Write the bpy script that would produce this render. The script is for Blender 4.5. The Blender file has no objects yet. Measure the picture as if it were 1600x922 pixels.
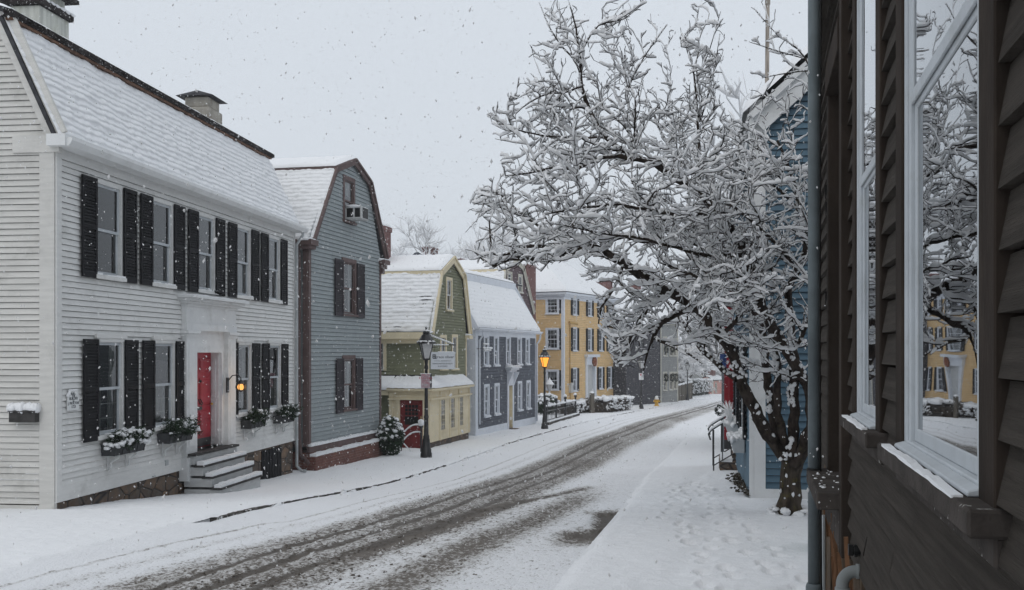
import bpy, math, random
import numpy as np
from mathutils import Vector, Matrix

random.seed(7)
RNG = np.random.default_rng(11)
scene = bpy.context.scene
COL = scene.collection
# ------------------------------------------------------------------ camera model (real metres, camera at the origin)
FL, CX, CY, EYE = 1600.0, 800.0, 551.0, 1.75


def P(px, py, Z):
    return Vector(((px - CX) / FL * Z, Z, EYE - (py - CY) / FL * Z))


# ------------------------------------------------------------------ tagging
def tag(o, label=None, cat=None, group=None, kind=None):
    if label: o['label'] = label
    if cat: o['category'] = cat
    if group: o['group'] = group
    if kind: o['kind'] = kind
    return o


def thing(name, label, cat, loc=(0, 0, 0), rotz=0.0, group=None):
    o = bpy.data.objects.new(name, None)
    o.empty_display_size = 0.3
    COL.objects.link(o)
    o.location = loc
    o.rotation_euler = (0, 0, rotz)
    return tag(o, label, cat, group)


def copy_tree(o, parent=None):
    c = o.copy()
    COL.objects.link(c)
    if parent is not None:
        c.parent = parent
    for ch in o.children:
        copy_tree(ch, c)
    return c


def link_mesh(name, me, mats, parent=None, smooth=False):
    for m in (mats if isinstance(mats, (list, tuple)) else [mats]):
        me.materials.append(m)
    o = bpy.data.objects.new(name, me)
    COL.objects.link(o)
    if parent is not None:
        o.parent = parent
    if smooth:
        me.polygons.foreach_set('use_smooth', [True] * len(me.polygons))
    return o


# ------------------------------------------------------------------ mesh builder
class MB:
    def __init__(s, T=None):
        s.v, s.f, s.m = [], [], []
        s.T = T

    def add(s, pts, faces, m=0):
        n = len(s.v)
        if s.T is not None:
            pts = [s.T @ Vector(p) for p in pts]
        s.v.extend([tuple(p) for p in pts])
        s.f.extend([tuple(i + n for i in f) for f in faces])
        s.m.extend([m] * len(faces))

    def box(s, x0, x1, y0, y1, z0, z1, m=0):
        s.add([(x0, y0, z0), (x1, y0, z0), (x1, y1, z0), (x0, y1, z0), (x0, y0, z1), (x1, y0, z1), (x1, y1, z1), (x0, y1, z1)],
              [(0, 3, 2, 1), (4, 5, 6, 7), (0, 1, 5, 4), (1, 2, 6, 5), (2, 3, 7, 6), (3, 0, 4, 7)], m)

    def poly(s, pts, m=0):
        s.add(pts, [tuple(range(len(pts)))], m)

    def prism(s, pts, vec, m=0):
        """pts: planar polygon, extruded along vec"""
        n = len(pts)
        vec = Vector(vec)
        a = [Vector(p) for p in pts]
        b = [p + vec for p in a]
        f = [tuple(range(n))[::-1], tuple(range(n, 2 * n))]
        for i in range(n):
            j = (i + 1) % n
            f.append((i, j, n + j, n + i))
        s.add(a + b, f, m)

    def beam(s, a, b, w, h, up=(0, 0, 1), m=0, w0=None):
        """oriented box from a to b; w across, h along the 'up' hint"""
        a, b = Vector(a), Vector(b)
        d = (b - a).normalized()
        up = Vector(up)
        side = d.cross(up)
        if side.length < 1e-5:
            side = d.cross(Vector((1, 0, 0)))
        side.normalize()
        u = side.cross(d).normalized()
        q = []
        for p in (a, b):
            for sx, sy in ((-1, -1), (1, -1), (1, 1), (-1, 1)):
                q.append(p + side * (sx * w / 2) + u * (sy * h / 2))
        s.add(q, [(0, 3, 2, 1), (4, 5, 6, 7), (0, 1, 5, 4), (1, 2, 6, 5), (2, 3, 7, 6), (3, 0, 4, 7)], m)

    def tube(s, pts, rad, n=8, m=0, cap=True):
        pts = [Vector(p) for p in pts]
        if not isinstance(rad, (list, tuple)):
            rad = [rad] * len(pts)
        ring, q, f = None, [], []
        prev = None
        for i, p in enumerate(pts):
            d = (pts[min(i + 1, len(pts) - 1)] - pts[max(i - 1, 0)]).normalized()
            if prev is None:
                ref = Vector((0, 0, 1)) if abs(d.z) < .9 else Vector((1, 0, 0))
                x = d.cross(ref).normalized()
            else:
                x = (prev - d * prev.dot(d)).normalized()
            prev = x
            y = d.cross(x)
            for k in range(n):
                t = 2 * math.pi * k / n
                q.append(p + x * (math.cos(t) * rad[i]) + y * (math.sin(t) * rad[i]))
            if i:
                o = (i - 1) * n
                for k in range(n):
                    k2 = (k + 1) % n
                    f.append((o + k, o + k2, o + n + k2, o + n + k))
        if cap:
            f.append(tuple(range(n))[::-1])
            f.append(tuple(range(len(q) - n, len(q))))
        s.add(q, f, m)

    def lathe(s, prof, c=(0, 0, 0), n=12, m=0, rot=0.0):
        q, f = [], []
        for r, z in prof:
            for k in range(n):
                t = 2 * math.pi * k / n + rot
                q.append((c[0] + r * math.cos(t), c[1] + r * math.sin(t), c[2] + z))
        for i in range(len(prof) - 1):
            for k in range(n):
                k2 = (k + 1) % n
                f.append((i * n + k, i * n + k2, i * n + n + k2, i * n + n + k))
        f.append(tuple(range(n))[::-1])
        f.append(tuple(range(len(q) - n, len(q))))
        s.add(q, f, m)

    def blob(s, c, rx, ry, rz, n=8, rings=5, m=0, noise=.2, flat=None):
        """lumpy snow/leaf clump; flat: bottom cut height factor"""
        q, f = [], []
        for i in range(rings + 1):
            ph = -math.pi / 2 + math.pi * i / rings
            for k in range(n):
                t = 2 * math.pi * k / n
                r = 1 + random.uniform(-noise, noise)
                z = math.sin(ph) * rz * r
                if flat is not None and z < flat * rz: z = flat * rz
                q.append((c[0] + math.cos(ph) * math.cos(t) * rx * r, c[1] + math.cos(ph) * math.sin(t) * ry * r, c[2] + z))
        for i in range(rings):
            for k in range(n):
                k2 = (k + 1) % n
                f.append((i * n + k, i * n + k2, i * n + n + k2, i * n + n + k))
        s.add(q, f, m)

    def build(s, name, mats, parent=None, smooth=False, bevel=0):
        me = bpy.data.meshes.new(name)
        me.from_pydata(s.v, [], s.f)
        me.polygons.foreach_set('material_index', s.m)
        me.update()
        o = link_mesh(name, me, mats, parent, smooth)
        if bevel:
            b = o.modifiers.new('bevel', 'BEVEL')
            b.width = bevel; b.segments = 1; b.limit_method = 'ANGLE'
        return o


# ------------------------------------------------------------------ numpy noise
def vnoise(x, y, seed=0):
    x = np.asarray(x, dtype=np.float64); y = np.asarray(y, dtype=np.float64)
    x, y = np.broadcast_arrays(x, y)
    ix = np.floor(x).astype(np.int64); iy = np.floor(y).astype(np.int64)
    fx = x - ix; fy = y - iy
    fx = fx * fx * (3 - 2 * fx); fy = fy * fy * (3 - 2 * fy)

    def h(a, b):
        n = (a * 374761393 + b * 668265263 + seed * 974634777) & 0xffffffff
        n = ((n ^ (n >> 13)) * 1274126177) & 0xffffffff
        n = (n ^ (n >> 16)) & 0xffff
        return n / 65535.0
    return (h(ix, iy) * (1 - fx) + h(ix + 1, iy) * fx) * (1 - fy) + (h(ix, iy + 1) * (1 - fx) + h(ix + 1, iy + 1) * fx) * fy


def fbm(x, y, seed=0, oct=4):
    a, t, s = 1.0, 0.0, 0.0
    for i in range(oct):
        s = s + a * vnoise(x, y, seed + i * 17)
        t += a; a *= .5; x = x * 2.03; y = y * 2.03
    return s / t


def smooth(e0, e1, x):
    t = np.clip((x - e0) / (e1 - e0), 0, 1)
    return t * t * (3 - 2 * t)


def grid_mesh(name, V, mats, parent=None, attrs=None, uv=None, smooth_=True):
    """V: (n,m,3) array of vertices"""
    n, m, _ = V.shape
    me = bpy.data.meshes.new(name)
    me.vertices.add(n * m)
    me.vertices.foreach_set('co', V.reshape(-1).astype(np.float32))
    i = np.arange(n - 1)[:, None] * m + np.arange(m - 1)[None, :]
    q = np.stack([i, i + 1, i + m + 1, i + m], -1).reshape(-1)
    nf = (n - 1) * (m - 1)
    me.loops.add(nf * 4)
    me.loops.foreach_set('vertex_index', q.astype(np.int32))
    me.polygons.add(nf)
    me.polygons.foreach_set('loop_start', np.arange(0, nf * 4, 4, dtype=np.int32))
    me.polygons.foreach_set('use_smooth', [smooth_] * nf)
    if attrs:
        for k, a in attrs.items():
            at = me.attributes.new(k, 'FLOAT', 'POINT')
            at.data.foreach_set('value', a.reshape(-1).astype(np.float32))
    if uv is not None:
        l = me.uv_layers.new(name='UVMap')
        l.data.foreach_set('uv', uv.reshape(-1, 2)[q].reshape(-1).astype(np.float32))
    me.update(calc_edges=True)
    me.validate()
    return link_mesh(name, me, mats, parent)


def raw_mesh(name, verts, quads, mats, parent=None, smooth_=True):
    """verts (n,3), quads (k,4) numpy"""
    me = bpy.data.meshes.new(name)
    me.vertices.add(len(verts))
    me.vertices.foreach_set('co', np.asarray(verts, dtype=np.float32).reshape(-1))
    k = len(quads)
    me.loops.add(k * 4)
    me.loops.foreach_set('vertex_index', np.asarray(quads, dtype=np.int32).reshape(-1))
    me.polygons.add(k)
    me.polygons.foreach_set('loop_start', np.arange(0, k * 4, 4, dtype=np.int32))
    me.polygons.foreach_set('use_smooth', [smooth_] * k)
    me.update(calc_edges=True)
    return link_mesh(name, me, mats, parent)


# ------------------------------------------------------------------ materials
MATS = {}


def new_mat(name):
    m = bpy.data.materials.new(name)
    m.use_nodes = True
    m.node_tree.nodes.clear()
    return m, m.node_tree.nodes, m.node_tree.links


def c4(c):
    return (c[0], c[1], c[2], 1)


def mix_rgb(nodes, links, fac, a, b, mode='MIX'):
    n = nodes.new('ShaderNodeMix')
    n.data_type = 'RGBA'; n.blend_type = mode
    for sock, val in ((n.inputs[0], fac), (n.inputs[6], a), (n.inputs[7], b)):
        if hasattr(val, 'links') or hasattr(val, 'is_linked'):
            links.new(val, sock)
        elif isinstance(val, (tuple, list)):
            sock.default_value = c4(val)
        else:
            sock.default_value = val
    return n.outputs[2]


def math_n(nodes, links, op, a, b=None, clamp=False):
    n = nodes.new('ShaderNodeMath')
    n.operation = op; n.use_clamp = clamp
    for sock, val in ((n.inputs[0], a), (n.inputs[1], b)):
        if val is None: continue
        if hasattr(val, 'is_linked'): links.new(val, sock)
        else: sock.default_value = val
    return n.outputs[0]


def ramp(nodes, links, fac, lo, hi):
    n = nodes.new('ShaderNodeMapRange')
    n.interpolation_type = 'SMOOTHSTEP'
    links.new(fac, n.inputs[0])
    n.inputs[1].default_value = lo; n.inputs[2].default_value = hi
    return n.outputs[0]


def noise_n(nodes, links, vec, scale, detail=4, rough=.55):
    n = nodes.new('ShaderNodeTexNoise')
    n.inputs['Scale'].default_value = scale
    n.inputs['Detail'].default_value = detail
    n.inputs['Roughness'].default_value = rough
    if vec is not None: links.new(vec, n.inputs['Vector'])
    return n.outputs['Fac']


def mat(name, color, rough=.7, var=.15, scale=2.0, stretch=(1, 1, 1), bump=.0, bscale=60, spec=.12, metal=0, dirt=None, dirt_amt=.3, spots=None, boards=0):
    m, nd, ln = new_mat(name)
    out = nd.new('ShaderNodeOutputMaterial')
    b = nd.new('ShaderNodeBsdfPrincipled')
    ln.new(b.outputs[0], out.inputs[0])
    tc = nd.new('ShaderNodeTexCoord')
    mp = nd.new('ShaderNodeMapping')
    mp.inputs['Scale'].default_value = stretch
    ln.new(tc.outputs['Object'], mp.inputs['Vector'])
    n1 = noise_n(nd, ln, mp.outputs[0], scale, 5)
    f = ramp(nd, ln, n1, .3, .7)
    lo = tuple(c * (1 - var) for c in color); hi = tuple(min(1, c * (1 + var)) for c in color)
    colr = mix_rgb(nd, ln, f, lo, hi)
    if boards:        # each board took the paint and the weather a little differently
        ge = nd.new('ShaderNodeNewGeometry')
        colr = mix_rgb(nd, ln, math_n(nd, ln, 'MULTIPLY', ge.outputs['Random Per Island'], boards), colr, tuple(c * .55 for c in color))
    if dirt:
        n2 = noise_n(nd, ln, tc.outputs['Object'], scale * .6 + .3, 8, .7)
        colr = mix_rgb(nd, ln, math_n(nd, ln, 'MULTIPLY', ramp(nd, ln, n2, .5, .75), dirt_amt), colr, dirt)
    if spots:
        n3 = noise_n(nd, ln, tc.outputs['Object'], spots[1], 3, .6)
        colr = mix_rgb(nd, ln, ramp(nd, ln, n3, spots[2], spots[2] + .05), colr, spots[0])
    ln.new(colr, b.inputs['Base Color'])
    b.inputs['Roughness'].default_value = rough
    b.inputs['Specular IOR Level'].default_value = spec
    b.inputs['Metallic'].default_value = metal
    if bump:
        n4 = noise_n(nd, ln, mp.outputs[0], bscale, 4, .6)
        bp = nd.new('ShaderNodeBump')
        bp.inputs['Strength'].default_value = bump
        bp.inputs['Distance'].default_value = .02
        ln.new(n4, bp.inputs['Height'])
        ln.new(bp.outputs[0], b.inputs['Normal'])
    MATS[name] = m
    return m


def glass_mat(name, ior=1.5, tint=(.8, .85, .85), gain=1.0, add=0.0):
    m, nd, ln = new_mat(name)
    out = nd.new('ShaderNodeOutputMaterial')
    mx = nd.new('ShaderNodeMixShader')
    tr = nd.new('ShaderNodeBsdfTransparent'); tr.inputs[0].default_value = c4(tint)
    gl = nd.new('ShaderNodeBsdfGlossy'); gl.inputs['Roughness'].default_value = .01
    gl.inputs['Color'].default_value = (.93, .95, .97, 1)
    fr = nd.new('ShaderNodeFresnel'); fr.inputs['IOR'].default_value = ior
    # the slight waviness of old panes
    tc = nd.new('ShaderNodeTexCoord')
    n1 = noise_n(nd, ln, tc.outputs['Object'], 1.6, 1, .4)
    bp = nd.new('ShaderNodeBump'); bp.inputs['Strength'].default_value = .06; bp.inputs['Distance'].default_value = .05
    ln.new(n1, bp.inputs['Height'])
    ln.new(bp.outputs[0], gl.inputs['Normal'])
    f = math_n(nd, ln, 'MULTIPLY', fr.outputs[0], gain)
    f = math_n(nd, ln, 'ADD', f, add, True)
    ln.new(f, mx.inputs[0]); ln.new(tr.outputs[0], mx.inputs[1]); ln.new(gl.outputs[0], mx.inputs[2])
    ln.new(mx.outputs[0], out.inputs[0])
    MATS[name] = m
    return m


def brick_mat(name, c1, c2, mortar, scale, bw=.5, rh=.25, ms=.02, rough=.85, snowy=0, axes='xz', sq=1.0):
    m, nd, ln = new_mat(name)
    out = nd.new('ShaderNodeOutputMaterial'); b = nd.new('ShaderNodeBsdfPrincipled')
    ln.new(b.outputs[0], out.inputs[0])
    tc = nd.new('ShaderNodeTexCoord'); sp = nd.new('ShaderNodeSeparateXYZ'); cb = nd.new('ShaderNodeCombineXYZ')
    ln.new(tc.outputs['Object'], sp.inputs[0])
    ln.new(math_n(nd, ln, 'ADD', sp.outputs[0], sp.outputs[1]), cb.inputs[0])
    ln.new(sp.outputs[2], cb.inputs[1])
    bt = nd.new('ShaderNodeTexBrick')
    bt.inputs['Scale'].default_value = scale
    bt.inputs['Color1'].default_value = c4(c1); bt.inputs['Color2'].default_value = c4(c2); bt.inputs['Mortar'].default_value = c4(mortar)
    bt.inputs['Brick Width'].default_value = bw; bt.inputs['Row Height'].default_value = rh
    bt.inputs['Mortar Size'].default_value = ms; bt.inputs['Bias'].default_value = 0
    ln.new(cb.outputs[0], bt.inputs['Vector'])
    n1 = noise_n(nd, ln, tc.outputs['Object'], 3, 6, .7)
    col = mix_rgb(nd, ln, ramp(nd, ln, n1, .35, .75), bt.outputs['Color'], tuple(x * .55 for x in c1))
    n2 = noise_n(nd, ln, tc.outputs['Object'], 14, 3, .6)
    if snowy:
        col = mix_rgb(nd, ln, ramp(nd, ln, n2, snowy, snowy + .05), col, (.8, .8, .8))
    ln.new(col, b.inputs['Base Color'])
    b.inputs['Roughness'].default_value = rough
    bp = nd.new('ShaderNodeBump'); bp.inputs['Strength'].default_value = .6; bp.inputs['Distance'].default_value = .01
    ln.new(math_n(nd, ln, 'SUBTRACT', math_n(nd, ln, 'MULTIPLY', n2, .5), bt.outputs['Fac']), bp.inputs['Height'])
    ln.new(bp.outputs[0], b.inputs['Normal'])
    MATS[name] = m
    return m


def stone_mat(name):
    m, nd, ln = new_mat(name)
    out = nd.new('ShaderNodeOutputMaterial'); b = nd.new('ShaderNodeBsdfPrincipled')
    ln.new(b.outputs[0], out.inputs[0])
    tc = nd.new('ShaderNodeTexCoord')
    mp = nd.new('ShaderNodeMapping'); mp.inputs['Scale'].default_value = (1.5, 1.5, 2.6)
    ln.new(tc.outputs['Object'], mp.inputs[0])
    vo = nd.new('ShaderNodeTexVoronoi'); vo.inputs['Scale'].default_value = 1.6
    ln.new(mp.outputs[0], vo.inputs['Vector'])
    ve = nd.new('ShaderNodeTexVoronoi'); ve.feature = 'DISTANCE_TO_EDGE'; ve.inputs['Scale'].default_value = 1.6
    ln.new(mp.outputs[0], ve.inputs['Vector'])
    sp = nd.new('ShaderNodeSeparateColor'); ln.new(vo.outputs['Color'], sp.inputs[0])
    base = mix_rgb(nd, ln, sp.outputs[0], (.06, .045, .035), (.24, .15, .09))
    n1 = noise_n(nd, ln, tc.outputs['Object'], 7, 7, .7)
    base = mix_rgb(nd, ln, ramp(nd, ln, n1, .35, .7), base, (.1, .085, .075))
    col = mix_rgb(nd, ln, ramp(nd, ln, ve.outputs['Distance'], .0, .06), (.03, .027, .025), base)
    ln.new(col, b.inputs['Base Color'])
    b.inputs['Roughness'].default_value = .9
    bp = nd.new('ShaderNodeBump'); bp.inputs['Strength'].default_value = .8; bp.inputs['Distance'].default_value = .04
    ln.new(math_n(nd, ln, 'ADD', ramp(nd, ln, ve.outputs['Distance'], 0, .1), math_n(nd, ln, 'MULTIPLY', n1, .5)), bp.inputs['Height'])
    ln.new(bp.outputs[0], b.inputs['Normal'])
    MATS[name] = m
    return m


def emit_mat(name, col, strength):
    m, nd, ln = new_mat(name)
    out = nd.new('ShaderNodeOutputMaterial'); e = nd.new('ShaderNodeEmission')
    e.inputs[0].default_value = c4(col); e.inputs[1].default_value = strength
    ln.new(e.outputs[0], out.inputs[0])
    MATS[name] = m
    return m


def snow_mat(name, bump=.35, dist=.02, scales=(9, 45), bare=None, tint=(.86, .87, .885), thin=0):
    """bare: name of a float attribute where the surface under the snow shows"""
    m, nd, ln = new_mat(name)
    out = nd.new('ShaderNodeOutputMaterial'); b = nd.new('ShaderNodeBsdfPrincipled')
    ln.new(b.outputs[0], out.inputs[0])
    tc = nd.new('ShaderNodeTexCoord')
    n1 = noise_n(nd, ln, tc.outputs['Object'], scales[0], 4, .6)
    n2 = noise_n(nd, ln, tc.outputs['Object'], scales[1], 4, .65)
    col = mix_rgb(nd, ln, n1, tuple(c * .96 for c in tint), tint)
    if bare:
        at = nd.new('ShaderNodeAttribute'); at.attribute_name = bare
        f = math_n(nd, ln, 'ADD', at.outputs['Fac'], math_n(nd, ln, 'MULTIPLY', math_n(nd, ln, 'SUBTRACT', n2, .5), 1.3))
        col = mix_rgb(nd, ln, ramp(nd, ln, f, .5, .62), col, (.05, .05, .055))
    ln.new(col, b.inputs['Base Color'])
    b.inputs['Roughness'].default_value = .75
    b.inputs['Specular IOR Level'].default_value = .15
    bp = nd.new('ShaderNodeBump'); bp.inputs['Strength'].default_value = bump; bp.inputs['Distance'].default_value = dist
    ln.new(math_n(nd, ln, 'ADD', n1, math_n(nd, ln, 'MULTIPLY', n2, .45)), bp.inputs['Height'])
    ln.new(bp.outputs[0], b.inputs['Normal'])
    if thin:        # light passes through thin ridges of snow
        tl = nd.new('ShaderNodeBsdfTranslucent'); tl.inputs[0].default_value = c4(tint)
        ms = nd.new('ShaderNodeMixShader'); ms.inputs[0].default_value = thin
        ln.new(b.outputs[0], ms.inputs[1]); ln.new(tl.outputs[0], ms.inputs[2]); ln.new(ms.outputs[0], out.inputs[0])
    MATS[name] = m
    return m


snow = snow_mat('snow', .6, .03, (10, 60))
snow_fine = snow_mat('snow_on_twigs', .5, .012, (30, 120), tint=(.95, .955, .965), thin=.25)
snow_roof = snow_mat('snow_on_roof', .5, .025, (12, 40), bare='bare')
white_paint = mat('white_paint', (.74, .74, .725), .6, .05, 3, (1, 1, 6), .05, 30, dirt=(.42, .42, .40), dirt_amt=.5, boards=.22)
white_trim = mat('white_trim', (.70, .71, .71), .5, .04, 4, dirt=(.42, .42, .40), dirt_amt=.5)
gable_paint = mat('weathered_white_paint', (.62, .61, .58), .7, .07, 2, (1, 1, 8), .08, 30, dirt=(.37, .365, .34), dirt_amt=.6, boards=.22)
black_shutter = mat('black_shutter_paint', (.012, .012, .014), .6, .3, 6, spec=.1)
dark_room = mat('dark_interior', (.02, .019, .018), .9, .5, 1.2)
curtain_m = mat('curtain_cloth', (.4, .38, .34), .9, .25, 3, (8, 1, 1))
lace_m = mat('pale_curtain', (.52, .53, .52), .9, .2, 4, (10, 1, 1))
glass = glass_mat('window_glass', 1.52, tint=(.62, .66, .68), gain=1.35)
glass_near = glass_mat('mirror_like_window_glass', 1.9, tint=(.35, .37, .38), gain=1.25, add=.06)
stone = stone_mat('rubble_stone')
black_metal = mat('black_metal', (.012, .012, .013), .4, .3, 8, spec=.5)
grey_pipe = mat('grey_downpipe', (.42, .44, .45), .45, .12, 5)
dark_roof_edge = mat('dark_roof_edge', (.022, .018, .018), .7, .5, 6, spots=((.75, .75, .76), 30, .62))
copper_flash = mat('flashing', (.16, .09, .06), .6, .4, 8)
slate = mat('roof_slate', (.05, .05, .055), .7, .3, 8)
blue_grey = mat('blue_grey_clapboard', (.315, .35, .36), .65, .07, 2.2, (1, 1, 8), .06, 30, dirt=(.22, .25, .255), dirt_amt=.6, spots=((.75, .77, .78), 22, .70), boards=.22)
brown_trim = mat('purple_brown_trim', (.135, .095, .09), .6, .15, 4, spots=((.7, .7, .7), 26, .7))
dark_shutter = mat('dark_plum_shutter', (.03, .024, .03), .5, .3, 5)
brick = brick_mat('red_brick', (.2, .07, .05), (.13, .05, .04), (.24, .19, .16), 5.0, .95, .36, .03, snowy=.66)
brick_far = brick_mat('chimney_brick', (.21, .085, .075), (.15, .06, .055), (.2, .15, .14), 4.6, .95, .36, .03, snowy=.64)
green_paint = mat('olive_green_clapboard', (.225, .23, .152), .65, .08, 2, (1, 1, 8), .06, 30, dirt=(.11, .12, .06), dirt_amt=.6, spots=((.72, .73, .7), 18, .72), boards=.22)
cream = mat('cream_trim', (.70, .61, .43), .55, .05, 3, dirt=(.45, .39, .26), dirt_amt=.5)
navy = brick_mat('navy_shingle', (.122, .136, .166), (.103, .115, .142), (.052, .058, .072), 5.5, .9, .62, .035, .8, snowy=.69)
navy_trim = mat('pale_blue_white_trim', (.66, .69, .74), .5, .04, 3)
purple = brick_mat('plum_shingle', (.15, .095, .105), (.12, .08, .088), (.06, .04, .045), 5.0, .9, .62, .035, .8, snowy=.67)
yellow = mat('yellow_clapboard', (.73, .51, .265), .65, .06, 1.5, (1, 1, 8), .05, 20, dirt=(.6, .4, .18), dirt_amt=.5, boards=.22)
far_dark = brick_mat('dark_slate_shingle', (.050, .048, .058), (.038, .037, .046), (.02, .02, .025), 4.0, .9, .62, .035, .85, snowy=.63)
far_grey = mat('pale_grey_clapboard', (.28, .285, .28), .7, .08, 2, boards=.22)
far_trim = mat('off_white_trim', (.5, .48, .42), .6, .06, 2)
pink_wall = mat('salmon_wall', (.55, .3, .26), .7, .08, 2)
olive_wall = mat('dull_olive_boards', (.12, .11, .075), .8, .15, 2)
blue_paint = mat('blue_clapboard', (.105, .172, .225), .6, .07, 2, (1, 1, 8), .05, 30, dirt=(.07, .11, .14), dirt_amt=.5, boards=.22)
blue_pale = mat('lighter_blue_clapboard', (.16, .26, .34), .6, .07, 2)
brown_house_m = mat('dark_brown_clapboard', (.060, .052, .045), 1.0, .22, 3.5, (.5, 1, 14), .6, 24, dirt=(.07, .06, .05), dirt_amt=.6, boards=.22)
brown_dark = mat('dark_brown_trim', (.036, .028, .023), .95, .25, 4, (1, 1, .3), .2, 50, dirt=(.09, .07, .055), dirt_amt=.3)
vinyl = mat('white_vinyl_frame', (.48, .51, .535), .6, .06, 6, bump=.1, bscale=25, dirt=(.33, .34, .33), dirt_amt=.7)
sill_wood = mat('weathered_sill_wood', (.06, .052, .047), .95, .25, 8, (1, 1, 1), .3, 60, spots=((.35, .34, .32), 22, .66))
raw_wood = mat('weathered_sheathing_wood', (.12, .09, .065), .95, .5, 5, (6, 6, .5), .8, 30, dirt=(.2, .11, .06), dirt_amt=.8)
red_paint = mat('red_door_paint', (.32, .016, .032), .4, .12, 3, spec=.4, spots=((.7, .66, .66), 40, .74))
dull_red = mat('dull_red_door', (.16, .022, .022), .5, .15, 3, spots=((.6, .58, .58), 30, .72))
red_post_m = mat('crimson_painted_post', (.22, .012, .02), .5, .15, 3, spots=((.7, .7, .7), 24, .74))
bark = mat('wet_dark_bark', (.036, .028, .024), .9, .6, 14, (1, 1, .4), .9, 30, dirt=(.07, .06, .035), dirt_amt=.8)
bark_trunk = mat('mossy_trunk_bark', (.052, .042, .033), .9, .6, 14, (1, 1, .3), 1.0, 24, dirt=(.10, .085, .022), dirt_amt=1.0)
bark_far = mat('grey_twig_bark', (.075, .065, .063), .85, .3, 4)
leaf_dark = mat('evergreen_needles', (.024, .04, .022), .7, .5, 6)
leaf_hedge = mat('hedge_twigs', (.035, .04, .03), .8, .5, 5)
leaf_brown = mat('brown_hedge_twigs', (.075, .062, .05), .85, .5, 5)
wood_step = mat('grey_painted_wood', (.5, .51, .51), .6, .08, 3, (1, 1, 6))
tread_dark = mat('dark_tread_edge', (.05, .048, .047), .7, .3, 8)
granite = mat('granite_kerb', (.07, .062, .055), .85, .4, 9, spots=((.8, .8, .8), 9, .62))
sign_white = mat('sign_white', (.66, .69, .73), .5, .03, 4)
ink_dark = mat('dark_sign_ink', (.04, .05, .06), .6, .1, 4)
ink_red = mat('red_sign_ink', (.42, .03, .06), .6, .1, 4)
rust_pole = mat('pale_rusty_mast', (.3, .265, .23), .7, .35, 3, (4, 4, .4))
hyd_yellow = mat('hydrant_yellow', (.62, .36, .05), .5, .1, 6)
brass = mat('brass', (.5, .33, .1), .35, .15, 8, metal=.9)
chim_white = mat('whitewashed_chimney', (.5, .51, .47), .8, .18, 2.5, (4, 4, .5), .2, 20, dirt=(.28, .3, .16), dirt_amt=.6)
chim_beige = mat('rendered_chimney', (.34, .32, .28), .85, .2, 3, bump=.3, bscale=12, dirt=(.17, .13, .1), dirt_amt=.8)
ac_grey = mat('air_conditioner_case', (.5, .51, .51), .5, .06, 5)
teal = mat('teal_plastic', (.02, .2, .2), .5, .1, 4)
dark_plastic = mat('black_plastic', (.012, .012, .012), .4, .2, 6)
pvc = mat('grey_pvc', (.2, .215, .215), .45, .1, 5)
post_wood = mat('weathered_grey_post', (.13, .115, .095), .85, .3, 5, (5, 5, .5), .3, 30)
lamp_glow = emit_mat('gas_lamp_glow', (1.0, .36, .05), 1.5)
lantern_glow = emit_mat('porch_lantern_glow', (1.0, .46, .12), 1.25)
lamp_glass = mat('frosted_lamp_glass', (.5, .5, .5), .25, .08, 6, spec=.6)
wreath_green = mat('wreath_green', (.02, .028, .016), .8, .5, 10)
bag_m = mat('greyed_planter_lead', (.055, .057, .06), .6, .2, 6)
planter_white = mat('planter_box_white', (.5, .52, .53), .6, .08, 4)
# ------------------------------------------------------------------ ground
def table(rows):
    xs = np.array([r[0] for r in rows], float); ys = np.array([r[1] for r in rows], float)
    # monotone-ish cubic through finite differences
    d = np.diff(ys) / np.diff(xs)
    m = np.zeros_like(ys); m[1:-1] = (d[:-1] * np.diff(xs)[1:] + d[1:] * np.diff(xs)[:-1]) / (xs[2:] - xs[:-2]); m[0] = d[0]; m[-1] = d[-1]

    def f(x):
        x = np.asarray(x, float)
        i = np.clip(np.searchsorted(xs, x) - 1, 0, len(xs) - 2)
        h = xs[i + 1] - xs[i]; t = (x - xs[i]) / h
        c = ys[i] * (1 + 2 * t) * (1 - t) ** 2 + h * m[i] * t * (1 - t) ** 2 + ys[i + 1] * t * t * (3 - 2 * t) - h * m[i + 1] * t * t * (1 - t)
        lo = ys[0] + m[0] * (x - xs[0]); hi = ys[-1] + m[-1] * (x - xs[-1])
        return np.where(x < xs[0], lo, np.where(x > xs[-1], hi, c))
    return f


XL = table([(-20, -8.7), (0, -5.9), (8, -4.75), (13.3, -4.0), (20, -3.05), (28, -1.93), (37, -.2), (44, 1.6), (61, 6.45), (72, 9.7), (95, 16.6), (112, 22.5), (140, 33)])
XR = table([(-20, -5.2), (0, -1.2), (8.1, .38), (13, 1.38), (20.2, 2.66), (28, 4.15), (37, 6.1), (44, 8.0), (61, 13.0), (72, 16.3), (95, 23.3), (112, 29.4), (140, 40)])
DL = table([(-30, 1.1), (0, 1.72), (8, 1.98), (15.5, 2.37), (21, 2.83), (26.5, 3.11), (32, 3.24), (36, 3.28), (42, 3.34), (48, 3.4), (58, 3.58), (72, 3.9), (95, 4.4), (112, 4.8), (140, 5.6)])
DR = table([(-30, 1.62), (0, 1.66), (4, 1.68), (8, 1.74), (12, 1.87), (16, 2.06), (20, 2.3), (26, 2.76), (32, 3.08), (40, 3.27), (48, 3.4), (58, 3.58), (72, 3.9), (95, 4.4), (112, 4.8), (140, 5.6)])


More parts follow.
